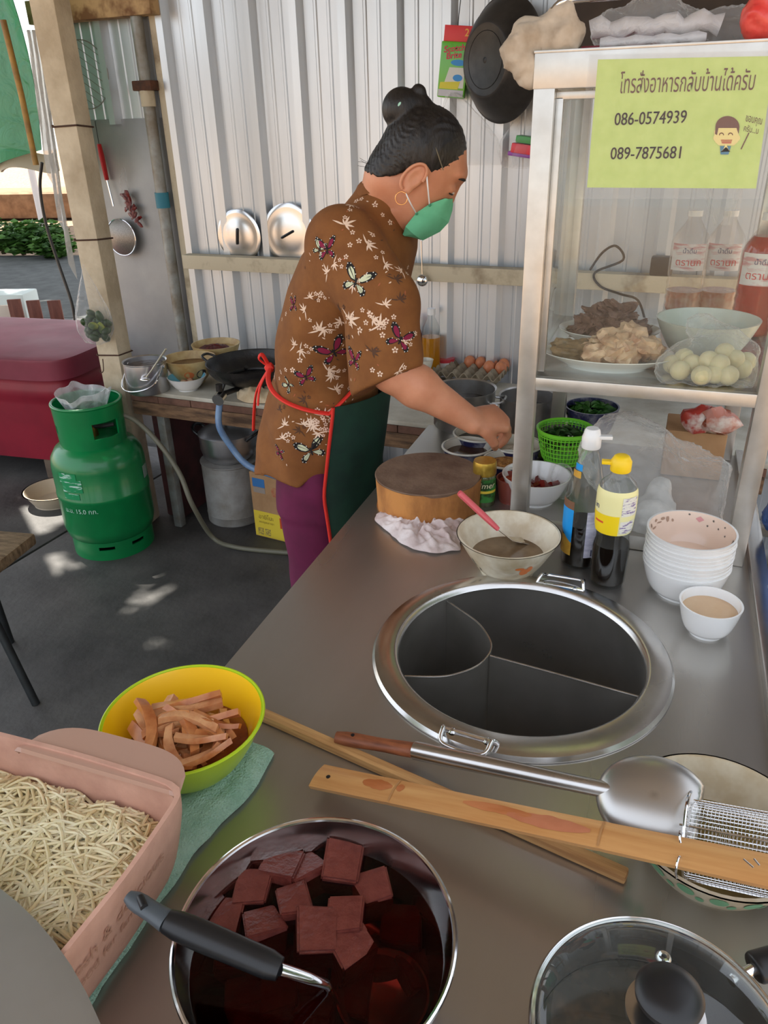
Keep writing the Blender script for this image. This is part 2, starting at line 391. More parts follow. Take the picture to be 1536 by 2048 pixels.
# ================================================================== back wall of ribbed sheet
wall = bpy.data.objects.new('wall_back', None); COL.objects.link(wall); struct(wall)
wall.location = WO; wall.rotation_euler = (0, 0, -WA)
def ribsheet(w, z0, z1, off=0, phase=0):
    pts = []; pitch = .192; x = 0.0
    prof = [(0, 0), (.014, .034), (.044, .034), (.058, 0), (.096, 0), (.100, .004), (.108, .004), (.112, 0), (.148, 0), (.152, .004), (.160, .004), (.164, 0)]
    k = 0
    while True:
        done = False
        for (a, h) in prof:
            xx = k*pitch+a-phase
            if xx < 0: continue
            if xx > w: done = True; break
            pts.append((xx, h))
        if done: break
        k += 1
    pts = [(0, 0)]+pts+[(w, 0)]
    mb = MB()
    for t in (0, -.0012):
        vs = [(x, -h-t-off, z) for z in (z0, z1) for x, h in pts]; n = len(pts)
        fs = [[i, i+1, n+i+1, n+i] if t == 0 else [i, n+i, n+i+1, i+1] for i in range(n-1)]
        mb.add(vs, fs)
    return mb
def wl(px, py, off=0):
    q = WP(px, py, off)-WO; return q.dot(WU), q.z
s0, _ = wl(334, 120)
x = s0-.02; k = 0
while x < 2.6:
    obj('ribbed_sheet', ribsheet(.78, .02, 2.5, off=.001*(k % 2)), M_galv, wall, loc=(x, 0, 0)); x += .768; k += 1
sl, zl = wl(178, 240)
obj('ribbed_sheet', ribsheet(s0-sl+.16, zl-.02, 2.5, off=.004, phase=.1), M_galv, wall, loc=(sl-.16, 0, 0))
obj('flat_sheet', MB().box(((s0+sl-.03)/2, -.010, zl/2+.03), (s0-sl+.03+.02, .004, zl-.06), bev=.001), M_galv2, wall)
# rails, frame strip and pipe fixed to the wall
def wbox(name, sa, sb, za, zb, d0, d1, m, bev=.003):
    return obj(name, MB().box(((sa+sb)/2, -(d0+d1)/2, (za+zb)/2), (sb-sa, d1-d0, zb-za), bev=bev), m, wall)
ra, rz0 = wl(392, 518, .03); rb, rz1 = wl(1040, 550, .03)
_, rt0 = wl(392, 500, .06); railz = (rz0+rz1)/2
wbox('wall_rail', ra-.02, 2.6, railz-.028, railz+.028, .046, .100, M_cream)
bs, bz = wl(235, 18, .05)
wbox('top_beam', sl-.14, s0+.02, bz-.03, bz+.05, .03, .09, mat('tan_timber', srgb(190, 158, 112), .7, 0, srgb(120, 84, 50), scale=8, lo=.5))
wbox('frame_strip', s0-.035, s0-.005, 0, 2.5, .004, .034, M_cream)
wbox('floor_rail', sl, 2.6, .10, .15, .027, .06, M_pipe); wbox('low_rail', sl, 2.6, .33, .37, .027, .06, M_pipe)
pp = [Vector((s0-.075, -.055, z)) for z in np.linspace(0, 2.45, 12)]
obj('water_pipe', MB().tube(pp, .024, 14), M_pipe, wall)
for (py, c) in ((195, M_cream), (400, mat('blue_joint', srgb(40, 120, 140), .5))):
    _, zz = wl(325, py, .05); obj('pipe_clip', MB().tube([(s0-.075, -.055, zz-.03), (s0-.075, -.055, zz+.03)], .029, 14), c, wall)
_, zz = wl(325, 170, .05); obj('pipe_bracket', MB().box((s0-.075, -.05, zz), (.09, .07, .035), bev=.004), mat('rusty_iron', srgb(96, 58, 36), .8, 0, srgb(60, 40, 30), scale=30), wall)

# ================================================================== concrete post at the left
pf = P(296, 1040, 0)
post = thing('concrete_post', 'square weathered concrete post carrying a tied bag of green vegetables', 'post', (pf.x-.012, pf.y, 0), (0, 0, math.radians(5)))
obj('shaft', MB().box((0, 0, 1.26), (.090, .090, 2.52), bev=.006), M_cement, post)
for py in (252, 484, 716):
    zz = PY(150+py*.1, py, pf.y-.07).z; pts = []
    for a in range(5):
        sx, sy = ((-1, -1), (1, -1), (1, 1), (-1, 1), (-1, -1))[a]; pts.append((sx*.0475, sy*.0475, zz+.004*math.sin(a*2)))
    obj('wire_tie', MB().tube(pts, .0028, 6), mat('rust_wire', srgb(70, 44, 30), .8), post)

# ================================================================== roof
roof = bpy.data.objects.new('ceiling', None); COL.objects.link(roof); struct(roof)
M_roof = mat('roof_sheet', srgb(200, 200, 196), .6, .1, srgb(180, 178, 170), scale=6)
ROOFZ = 2.55
def roofsheet(x0, x1, y0, y1):
    mb = MB(); n = int((x1-x0)/.10); pts = [(x0+(x1-x0)*i/(2*n), ROOFZ+(.03 if (i//1) % 2 else 0)) for i in range(2*n+1)]
    for t in (0, .006):
        vs = [(x, y, z+t) for y in (y0, y1) for x, z in pts]; m = len(pts); mb.add(vs, [[i, i+1, m+i+1, m+i] for i in range(m-1)])
    return mb
xx = -2.35
while xx < .6:
    obj('roof_sheet', roofsheet(xx, min(xx+.82, .70), -.2, 3.25), M_roof, roof); xx += .8
for yy in (.1, 1.2, 2.2, 3.1): obj('purlin', MB().box((-.82, yy, ROOFZ-.045), (3.0, .05, .08), bev=.003), M_pipe, roof)
# ================================================================== steel counter
cart = thing('steel_counter', 'long brushed steel noodle counter with a round opening for the soup pot', 'counter', (0, 0, 0))
CX0, CX1, CY0, CY1 = -.58, .235, .06, 1.95
pc, prad = circ((745, 1290), (1342, 1330), ZC); pci, pr_in = circ((790, 1300), (1290, 1340), ZC)
pc = Vector((pc.x+.002, pc.y, ZC)); prad = .233; pr_in = .194; holer = .205
def holed_top():
    mb = MB(); an = sorted([2*PI*i/120 for i in range(120)]+[math.atan2(y-pc.y, x-pc.x) % (2*PI) for x in (CX0, CX1) for y in (CY0, CY1)])
    ou = []; inn = []
    for a in an:
        d = (math.cos(a), math.sin(a)); t = 1e9
        if d[0] > 1e-9: t = min(t, (CX1-pc.x)/d[0])
        if d[0] < -1e-9: t = min(t, (CX0-pc.x)/d[0])
        if d[1] > 1e-9: t = min(t, (CY1-pc.y)/d[1])
        if d[1] < -1e-9: t = min(t, (CY0-pc.y)/d[1])
        ou.append((pc.x+d[0]*t, pc.y+d[1]*t)); inn.append((pc.x+d[0]*holer, pc.y+d[1]*holer))
    n = len(an)
    vs = [(x, y, ZC) for x, y in inn]+[(x, y, ZC) for x, y in ou]+[(x, y, ZC-.04) for x, y in ou]+[(x, y, ZC-.02) for x, y in inn]
    fs = []
    for i in range(n):
        k = (i+1) % n; fs += [[i, k, n+k, n+i][::-1], [n+i, n+k, 2*n+k, 2*n+i][::-1], [i, 3*n+i, 3*n+k, k][::-1]]
    return mb.add(vs, fs)
obj('worktop', holed_top(), M_steel, cart, ang=30)
for x in (CX0+.03, CX1-.03): obj('side_panel', MB().box((x, (CY0+CY1)/2, .42), (.012, CY1-CY0-.08, .56), bev=.002), M_steel, cart)
for y in (CY0+.03, CY1-.03): obj('end_panel', MB().box(((CX0+CX1)/2, y, .42), (CX1-CX0-.08, .012, .56), bev=.002), M_steel, cart)
for x in (CX0+.03, CX1-.03):
    for y in (CY0+.03, CY1-.03): obj('leg', MB().box((x, y, .35), (.035, .035, .70), bev=.003), M_steel2, cart)
# raised edge strip on the right
obj('edge_strip', MB().box((.224, (CY0+CY1)/2, ZC+.006), (.03, CY1-CY0, .022), bev=.003), M_steel2, cart)

# ------------------------------------------------------------------ divided soup pot sunk into the counter
pot = thing('soup_pot', 'wide steel soup pot sunk into the counter, divided into three, with dark broth', 'pot', (pc.x, pc.y, ZC))
obj('rim', MB().lathe([(pr_in-.004, .004), (pr_in, .012), (pr_in+.004, .014), (prad-.004, .008), (prad, .003), (prad, .0006), (holer-.006, .0006)], 120), M_steel2, pot)
M_potin = mat('stained_steel_inside', (.50, .48, .45), .36, .9, (.40, .38, .34), scale=6, rvar=.1)
obj('wall', MB().lathe([(pr_in, .012), (pr_in, -.42), (pr_in*.9, -.45), (0, -.45), (0, -.454), (pr_in*.9+.004, -.454), (pr_in+.004, -.42), (pr_in+.0035, .010)], 100), M_potin, pot)
def loc(px, py, z): return P(px, py, z)-Vector((pc.x, pc.y, ZC))
zt = ZC-.004
arc = smoothpts([loc(880, 1192, zt), loc(912, 1214, zt), loc(955, 1245, zt), loc(979, 1278, zt), loc(981, 1302, zt), loc(960, 1328, zt), loc(925, 1344, zt), loc(880, 1353, zt), loc(800, 1352, zt)], 6)
def clampr(v):
    r = math.hypot(v.x, v.y)
    if r > pr_in-.0015: v = Vector((v.x*(pr_in-.0015)/r, v.y*(pr_in-.0015)/r, v.z))
    return v
arc = [clampr(v) for v in arc]
st = [clampr(v) for v in (loc(980, 1311, zt), loc(1130, 1352, zt), loc(1290, 1397, zt))]
def strip(pts, h, th):
    n = len(pts); return MB().sheet(lambda u, v: pts[min(n-1, int(round(u*(n-1))))]+Vector((0, 0, -h*v)), n, 5, th)
for pth in (arc, st):
    o = obj('divider', strip(pth, .40, .0018), M_potin, pot)
    obj('divider_rim', MB().tube(pth, .0016, 8), M_steel2, o)
obj('broth', MB().lathe([(0, -.285), (pr_in-.004, -.285), (pr_in-.004, -.41), (0, -.41)], 80), mat('soup_broth', srgb(104, 84, 50), .08, 0, srgb(86, 68, 38), scale=8), pot)
def hoop(a, b, out, lift, drop, mt, parent, r=.0032):
    a = Vector(a); b = Vector(b); d = (b-a); o_ = Vector(out)
    pts = smoothpts([a, a+d*.06+o_*.35+Vector((0, 0, lift)), a+d*.16+o_+Vector((0, 0, lift-drop)), b-d*.16+o_+Vector((0, 0, lift-drop)), b-d*.06+o_*.35+Vector((0, 0, lift)), b], 6)
    return obj('handle', MB().tube(pts, r, 10), mt, parent)
for (a, b, od) in (((905, 1462), (975, 1482), -1), ((1090, 1168), (1150, 1178), 1)):
    A, B = loc(*a, ZC+.011), loc(*b, ZC+.011); mid = (A+B)/2; out = Vector((mid.x, mid.y, 0)).normalized()*.030
    d = (B-A); A2, B2 = A-d*.28, B+d*.28
    h = hoop(A2, B2, out, .012, .010, M_chrome, pot)
    for q in (A, B): obj('rivet', MB().lathe([(0, .004), (.004, .003), (.006, 0)], 12, c=q), M_chrome, h)
    obj('bracket', MB().tube([A2, B2], .0036, 8), M_chrome, h)

# ================================================================== glass cabinet on the counter
YF, YB = 1.385, 1.945; XL, XR = -.2415, .2; ZS, ZT = 1.0705, 1.588
cab = thing('glass_cabinet', 'steel framed glass food cabinet with one shelf standing on the counter', 'cabinet', (0, 0, 0))
M_frame = mat('cabinet_steel', (.60, .58, .54), .34, .85, (.52, .50, .46), scale=20, rvar=.06)
pw = .034
for (x, y) in ((XL+pw/2, YF+pw/2), (XR-pw/2, YF+pw/2), (XL+pw/2, YB-pw/2), (XR-pw/2, YB-pw/2)):
    obj('post', MB().box((x, y, (ZC+ZT)/2), (pw, pw, ZT-ZC), bev=.0025), M_frame, cab)
for z, h in ((ZT-.024, .050),):
    for y in (YF+.013, YB-.013): obj('top_rail', MB().box(((XL+XR)/2, y, z), (XR-XL+.002, .028, h), bev=.002), M_frame, cab)
    for x in (XL+.013, XR-.013): obj('top_rail', MB().box((x, (YF+YB)/2, z), (.028, YB-YF-.05, h), bev=.002), M_frame, cab)
obj('roof_panel', MB().box(((XL+XR)/2, (YF+YB)/2, ZT+.002), (XR-XL+.004, YB-YF+.004, .004), bev=.001), M_frame, cab)
obj('shelf', MB().box(((XL+XR)/2, (YF+YB)/2, ZS-.004), (XR-XL-.006, YB-YF-.02, .008), bev=.002), M_steel2, cab)
obj('shelf_lip', MB().box(((XL+XR)/2, YF+.010, ZS-.010), (XR-XL-2*pw+.004, .016, .024), bev=.002), M_frame, cab)
obj('bottom_rail', MB().box(((XL+XR)/2, YF+.018, ZC+.016), (XR-XL-2*pw+.002, .02, .030), bev=.002), M_frame, cab)
def pane(name, c, d): return obj(name, MB().box(c, d, bev=.0006), M_glass, cab)
pane('front_pane', ((XL+XR)/2, YF+.020, (ZS+ZT-.05)/2+.006), (XR-XL-2*pw+.004, .004, ZT-.05-ZS-.012))
for x in (XL+.016, XR-.016): pane('side_pane', (x, (YF+YB)/2, (ZS+ZT-.05)/2), (.004, YB-YF-2*pw+.004, ZT-.05-ZS))
for z in (ZT-.058,): obj('pane_frame', MB().box((XL+pw+.09 if False else (XL+XR)/2, YF+.022, z), (XR-XL-2*pw, .012, .012), bev=.0015), M_frame, cab)
for x in (XL+pw+.006,): obj('pane_frame', MB().box((x, YF+.022, (ZS+ZT-.05)/2), (.012, .012, ZT-.05-ZS-.02), bev=.0015), M_frame, cab)
# pipe guard along the top front
gz = ZT+.004; gp = smoothpts([(XL+.012, YF+.03, gz), (XL+.012, YF+.03, gz+.035), (XL+.022, YF+.03, gz+.058), (XL+.045, YF+.03, gz+.066), (XL+.12, YF+.03, gz+.067), (XR, YF+.03, gz+.070)], 6)
obj('guard_pipe', MB().tube(gp, .0055, 12), M_chrome, cab)

# ------------------------------------------------------------------ phone order sign
YS = YF-.004
def SP(px, py, d=0): return PY(px, py, YS-d)
sgn = thing('paper_sign', 'green paper sign with Thai lettering and two phone numbers in a clear sleeve', 'sign', SP(1355, 250))
so = SP(1355, 250)
TL, TR, BL, BR = SP(1196, 119), SP(1549, 112), SP(1174, 375), SP(1512, 377)
def quad(name, a, b, c, d, th, m, parent, org):
    return obj(name, MB().sheet(lambda u, v: (a+(b-a)*u)*(1-v)+(d+(c-d)*u)*v-org, 8, 6, th), m, parent)
M_paper = mat('lime_paper', srgb(206, 226, 134), .75, 0, srgb(196, 218, 122), scale=40)
quad('paper', TL, TR, BR, BL, .0005, M_paper, sgn, so)
quad('sleeve', SP(1178, 108, .0016), SP(1562, 100, .0016), SP(1524, 398, .0016), SP(1150, 398, .0016), .0004, film('sleeve_film', opac=.05, bump=.15, bscale=12, fres=1.25), sgn, so)
M_ink = mat('brown_ink', srgb(104, 62, 44), .8)
sx = (TR-TL).normalized(); sz = (TL-BL).normalized(); sy = Vector((0, -1, 0))
def sign_text(txt, pa, pb, h, bold, m=M_ink):
    me = text_mesh(txt, 1.0, 0, 'LEFT'); vs = [v.co.copy() for v in me.vertices]; x0 = min(v.x for v in vs); x1 = max(v.x for v in vs)
    y0 = min(v.y for v in vs); y1 = max(v.y for v in vs)
    A, B = SP(*pa, .001), SP(*pb, .001); ax = B-A; L = ax.length; ax.normalize(); up = sz
    hh = h*YS/FPX*.92
    me2 = bpy.data.meshes.new('lettering'); fs = [list(p.vertices) for p in me.polygons]
    def place(b): return [tuple(A+ax*((v.x-x0)/(x1-x0)*L+b)+up*((v.y-y0)/(y1-y0)*hh)-so) for v in vs]
    V = []; F = []
    for b in ((0, .0005) if bold else (0,)):
        k = len(V); V += place(b); F += [[i+k for i in f] for f in fs]
    me2.from_pydata(V, [], F); bpy.data.meshes.remove(me)
    return obj('lettering', me2, m, sgn, smooth=False)
sign_text('โทรสั่งอาหารกลับบ้านได้ครับ', (1238, 187), (1507, 180), 36, False)
sign_text('086-0574939', (1228, 251), (1371, 246), 21, True)
sign_text('089-7875681', (1220, 319), (1360, 317), 21, True)
sign_text('ขอบคุณ', (1490, 248), (1522, 255), 14, False)
sign_text('ครับ...บ', (1487, 262), (1516, 268), 11, False)
# little cheering boy printed on the sheet (flat print)
def blob(name, pts, m, d):
    vs = [SP(x, y, d)-so for x, y in pts]; me = bpy.data.meshes.new(name); me.from_pydata([tuple(v) for v in vs], [], [list(range(len(vs)))]); return obj(name, me, m, sgn, smooth=False)
def ellp(cx, cy, rx, ry, a0=0, a1=360, n=20): return [(cx+rx*math.cos(math.radians(a0+(a1-a0)*i/n)), cy+ry*math.sin(math.radians(a0+(a1-a0)*i/n))) for i in range(n+(0 if a1-a0 == 360 else 1))]
M_face = mat('print_skin', srgb(240, 224, 150), .8); M_hair_p = mat('print_brown', srgb(112, 66, 48), .8); M_blue_p = mat('print_blue', srgb(70, 130, 160), .8); M_pink_p = mat('print_pink', srgb(205, 120, 100), .8)
blob('printed_figure', [(1428, 262), (1438, 252), (1470, 252), (1478, 262), (1476, 284), (1468, 291), (1438, 291), (1430, 284)], M_face, .0011)
blob('printed_figure', ellp(1431, 276, 4.5, 6), M_face, .0012); blob('printed_figure', ellp(1476, 276, 4.5, 6), M_face, .0012)
blob('printed_figure', ellp(1455, 254, 24, 22, 180, 360)+[(1477, 268), (1473, 256), (1437, 256), (1434, 270), (1430, 268)], M_hair_p, .0013)
blob('printed_figure', [(1441, 279), (1465, 279), (1462, 287), (1444, 287)], M_pink_p, .0014)
for ex in (1443, 1461): blob('printed_figure', ellp(ex, 270, 5, 5, 180, 360, 8)+ellp(ex, 271, 3.6, 4, 360, 180, 8), M_hair_p, .0014)
blob('printed_figure', [(1440, 292), (1462, 292), (1457, 309), (1441, 309)], M_blue_p, .0012)
blob('printed_figure', [(1446, 300), (1452, 287), (1457, 300), (1461, 303), (1452, 294), (1441, 304)], M_face, .0015)
blob('printed_figure', [(1497, 265), (1499, 266), (1483, 299), (1481, 298)], M_hair_p, .0012)

# ================================================================== bowls, plates and other round ware
def bowl_prof(r, h, foot, th=.004, lip=.0, curve=2.0, n=10):
    """open bowl standing on z=0: outside then inside"""
    out = [(foot*.86, .0), (foot, 0), (foot, h*.07)]
    for i in range(n+1):
        t = i/n; rr = foot+(r-foot)*(t**(1/curve)); out.append((rr, h*.07+(h*.93)*t))
    if lip: out.append((r+lip, h))
    inn = [(max(r-th, 0), h)]
    for i in range(n, -1, -1):
        t = i/n; rr = foot+(r-foot)*(t**(1/curve)); inn.append((max(rr-th, .001), max(h*.07+(h*.93)*t, h*.07+th)))
    return out+inn+[(0, h*.07+th), ]
def closed_bowl(prof): return [(0, prof[2][1]*.8)]+prof
def bowl(name, label, c, r, h, foot, m, curve=2.0, cat='bowl', group=None, th=.004, fill=None, lip=0, seg=56):
    t = thing(name, label, cat, c, group=group)
    obj('shell', MB().lathe(closed_bowl(bowl_prof(r, h, foot, th, lip, curve)), seg), m, t)
    if fill:
        lv, fm = fill; tt = max(0, (lv-h*.07)/(h*.93)); rr = foot+(r-foot)*(tt**(1/curve))-th*.9
        obj('contents', MB().lathe([(0, lv), (rr*.6, lv+.0003), (rr, lv), (rr*.9, lv-.008), (0, lv-.008)], seg), fm, t)
    return t
def bowl_r_at(r, h, foot, z, curve, th=.004):
    t = max(0, (z-h*.07)/(h*.93)); return foot+(r-foot)*(t**(1/curve))-th

# stack of white bowls
sc_, sr = circ((1290, 1072), (1470, 1084), ZC+.105)
sbase = Vector((sc_.x+.002, sc_.y, ZC)); nst = 9
M_pinkglaze = mat('pale_pink_glaze', srgb(232, 208, 190), .2, 0, coat=.4)
M_bwhite = mat('bowl_white', (.78, .78, .77), .18, 0, coat=.4)
def bowl2(t, r, h, foot, min_, mout, curve):
    pr = bowl_prof(r, h, foot, .0035, 0, curve); k = len(pr)-13
    mb = MB(); mb.lathe([(0, pr[2][1]*.8)]+pr[:k+1], 56); mb.m = 1; mb.lathe(pr[k:], 56)
    return obj('shell', mb, [mout, min_], t)
SR, SH, SF, SCV = sr, .062, .045, 2.2; sdz = .0078
M_bprint = mat('bowl_print', srgb(170, 140, 120), .5); M_bprint2 = mat('bowl_stamp', srgb(214, 150, 150), .5); M_bprint3 = mat('bowl_dark_print', srgb(104, 96, 88), .5)
for i in range(nst):
    lab = 'topmost printed white bowl of the stack beside the cabinet post' if i == nst-1 else ('bottom white bowl of the stack beside the cabinet post' if i == 0 else ('second', 'third', 'fourth', 'fifth', 'sixth', 'seventh', 'eighth')[i-1]+' white bowl from the bottom of the stack beside the cabinet post')
    t = thing('rice_bowl', lab, 'bowl', (sbase.x+R.uniform(-.001, .001), sbase.y+R.uniform(-.001, .001), ZC+i*sdz), (0, 0, R.uniform(0, 6)), 'stacked white bowls')
    bowl2(t, SR, SH, SF, M_pinkglaze, M_bwhite, SCV)
    top = t
top.rotation_euler = (0, 0, 0)
def in_bowl(r, h, foot, cv, ang, t, off=.0006):
    z = h*.07+h*.93*t; rr = foot+(r-foot)*t**(1/cv)-.0035-off; return Vector((rr*math.cos(ang), rr*math.sin(ang), z+.0006))
def bowl_mark(parent, dims, ang, t, da, dt, m, seed=0, n=10, name='printed_mark', rough=.25):
    r, h, foot, cv = dims; rr = random.Random(seed); vs = []
    for i in range(n):
        a = 2*PI*i/n; k = 1+rr.uniform(-rough, rough); vs.append(tuple(in_bowl(r, h, foot, cv, ang+da*k*math.cos(a), min(.98, t+dt*k*math.sin(a)))))
    vs.append(tuple(in_bowl(r, h, foot, cv, ang, t))); me = bpy.data.meshes.new(name); me.from_pydata(vs, [], [[i, (i+1) % n, n] for i in range(n)]); return obj(name, me, m, parent, smooth=False)
DM = (SR, SH, SF, SCV)
for i, (a, t_, da, dt) in enumerate(((2.35, .82, .07, .05), (2.5, .74, .10, .025), (2.2, .78, .04, .10), (2.75, .66, .12, .03), (2.9, .80, .05, .07), (2.62, .84, .05, .04), (2.05, .72, .03, .05))): bowl_mark(top, DM, a, t_, da, dt, M_bprint, i)
bowl_mark(top, DM, 1.35, .80, .11, .09, M_bprint2, 3, 4, rough=.02)
for i, (a, t_) in enumerate(((1.0, .86), (.8, .70), (.62, .84), (1.62, .9), (.5, .62), (1.12, .66))): bowl_mark(top, DM, a, t_, .025, .03, M_bprint3, i+20)
bowl_mark(top, DM, -.08, .72, .10, .13, M_bprint3, 40)

# small bowl of tea
cc, cr = circ((1358, 1200), (1487, 1215), ZC+.055)
M_tea = mat('milky_tea', srgb(206, 176, 140), .12, 0, srgb(196, 162, 126), scale=10)
bowl('tea_bowl', 'small white bowl of pale brown broth in front of the bowl stack', (cc.x, cc.y, ZC), cr, .058, .026, M_white, curve=2.3, fill=(.043, M_tea), th=.003)

# cream bowl with brown sauce and a pink spoon
bc, br = circ((915, 1062), (1122, 1076), ZC+.075)
sb = bowl('sauce_bowl', 'cream flared bowl of brown sauce with orange flower painted outside', (bc.x, bc.y, ZC), br, .078, .050, M_offwhite, curve=1.25, fill=(.034, mat('brown_sauce', srgb(132, 110, 84), .22, 0, srgb(104, 84, 62), scale=14)), lip=.0015)
def out_bowl(r, h, foot, cv, ang, t):
    z = h*.07+h*.93*t; rr = foot+(r-foot)*t**(1/cv)+.0006; return Vector((rr*math.cos(ang), rr*math.sin(ang), z))
def out_mark(parent, dims, ang, t, da, dt, m, tilt=0, n=14):
    vs = []
    for i in range(n):
        a = 2*PI*i/n; x, y = math.cos(a), math.sin(a); x, y = x*math.cos(tilt)-y*math.sin(tilt)*.5, x*math.sin(tilt)*.5+y*math.cos(tilt); vs.append(tuple(out_bowl(*dims, ang+da*x, t+dt*y)))
    me = bpy.data.meshes.new('painted_mark'); me.from_pydata(vs, [], [list(range(n))]); return obj('painted_mark', me, m, parent, smooth=False)
BD = (br, .078, .050, 1.25); M_or = mat('orange_paint', srgb(222, 120, 52), .4); M_gn = mat('slate_paint', srgb(92, 96, 88), .5)
for a, t_, da, dt in ((-.98, .42, .10, .13), (-.85, .50, .08, .12), (-1.10, .56, .11, .05), (-.93, .36, .09, .06)): out_mark(sb, BD, a, t_, da, dt, M_or)
out_mark(sb, BD, -2.35, .42, .035, .16, M_gn, .4); out_mark(sb, BD, -2.2, .26, .03, .06, M_gn, .4)
# spoon: pink handle leaning on the rim
A = P(918, 985, ZC+.155); B = P(996, 1058, ZC+.082); C_ = P(1022, 1078, ZC+.05)
sp = thing('serving_spoon', 'steel spoon with a pink plastic handle leaning in the sauce bowl', 'spoon', tuple(B))
obj('handle', MB().tube([q-B for q in smoothpts([A, A+(B-A)*.15, A+(B-A)*.55, B-(B-A)*.05, B], 5)], [.0065, .0075, .008, .0082]+[.0082]*8+[.0078, .0075, .007, .0066, .006, .006, .006, .0055, .005], 12, flat=.7), mat('pink_plastic', srgb(214, 92, 98), .4), sp)
D_ = P(1052, 1082, ZC+.034)
def spoonhead(u, v):
    p = (B+(C_-B)*min(1, u*1.6) if u < .625 else C_+(D_-C_)*((u-.625)/.375))-B; wdt = .0035+.011*max(0, u-.45)**.8*1.6; return p+Vector((.6, -.8, 0))*(-1+2*v)*wdt+Vector((0, 0, -.002*math.cos((v-.5)*PI)))
obj('bowl_end', MB().sheet(spoonhead, 14, 7, .0012), M_chrome, sp)
# ================================================================== things on the counter near the cabinet
# chopping block
kc, kr = circ((750, 944), (962, 946), ZC+.078)
cb = thing('chopping_block', 'round thick wooden chopping block with dark worn top and orange bark side', 'chopping block', (kc.x, kc.y, ZC))
M_kside = mat('block_side', srgb(196, 134, 70), .75, 0, srgb(120, 70, 34), scale=10, detail=6, stretch=(1, 1, .5), bump=.4, bscale=40, lo=.42, hi=.7)
M_ktop = mat('block_top', srgb(136, 112, 92), .8, 0, srgb(86, 60, 44), scale=9, detail=6, bump=.25, bscale=60, lo=.3, hi=.7)
mb = MB(); n_ = 72
def kblk(u, v):
    a = 2*PI*u; r = kr*(1+.012*math.sin(3*a+1)+.008*math.sin(7*a)); 
    return Vector((r*math.cos(a)*(1-.03*(1-v)), r*math.sin(a)*(1-.03*(1-v)), .002+.074*v))
mb.grid(kblk, n_, 6, closeu=True); obj('bark_side', mb, M_kside, cb)
mb = MB().lathe([(0, .073), (kr*.5, .0735), (kr*.9, .0765), (kr*.985, .078), (kr*1.0, .076), (kr*.985, .070), (0, .068)], n_); obj('cutting_face', mb, M_ktop, cb)
obj('underside', MB().lathe([(0, .0005), (kr*.97, .0005), (kr*.98, .004), (0, .004)], n_), M_kside, cb)

# seasoning jar with gold cap
jb = P(967, 1006, ZC); jr = .0245
jar = thing('seasoning_jar', 'small seasoning jar with gold cap and green label beside the chopping block', 'jar', (jb.x, jb.y, ZC))
obj('glass_body', MB().lathe([(0, .001), (jr*.92, 0), (jr, .004), (jr, .068), (jr*.9, .074), (0, .074)], 32), mat('pepper_glass', srgb(96, 110, 60), .2, 0, srgb(60, 66, 40), scale=60, coat=.6), jar)
obj('cap', MB().lathe([(jr*.98, .072), (jr*1.04, .074), (jr*1.04, .098), (jr*.98, .103), (0, .103), (0, .072)], 32), mat('gold_cap', srgb(206, 172, 74), .35, .7, srgb(170, 134, 50), scale=30), jar)
obj('label', MB().lathe([(jr+.0005, .012), (jr+.0005, .066)], 40, a0=-PI*.95, a1=PI*.15), mat('green_label', srgb(34, 66, 22), .4, 0, srgb(60, 140, 60), scale=26, lo=.45, hi=.55), jar)
def wrap_text(txt, size, r, zc, ang0, m, parent, name='lettering', bold=0, ys=1.0, slant=0):
    me = text_mesh(txt, size, bold)
    for v in me.vertices:
        x, y = v.co.x+v.co.y*slant, v.co.y*ys; a = ang0+x/r; v.co = Vector(((r+.0009)*math.cos(a), (r+.0009)*math.sin(a), zc+y))
    return obj(name, me, m, parent, smooth=False)
def tocam(p): return math.atan2(-p[1], -p[0])
M_yel = mat('label_yellow', srgb(232, 208, 70), .5)
wrap_text('Zimer', .019, jr, .052, tocam(jb)+.1, mat('label_cream', srgb(238, 232, 190), .5), jar, slant=.2)
obj('label_band', MB().lathe([(jr+.0008, .034), (jr+.0008, .040)], 40, a0=-PI*.95, a1=PI*.15), M_yel, jar)

# small red cup of chilli behind the jar
rb = P(1012, 1003, ZC)+Vector((.01, .012, 0))
rc = thing('chilli_cup', 'small red plastic cup of orange chilli powder behind the seasoning jar', 'cup', (rb.x, rb.y, ZC))
obj('shell', MB().lathe(closed_bowl(bowl_prof(.036, .055, .028, .003, 0, 1.2)), 36), mat('red_cup', srgb(134, 66, 56), .35), rc)
obj('contents', MB().lathe([(0, .052), (.02, .050), (.031, .046), (.028, .040), (0, .040)], 30), mat('chilli_powder', srgb(190, 78, 36), .9, 0, srgb(150, 44, 22), scale=80, bump=.8, bscale=200), rc)

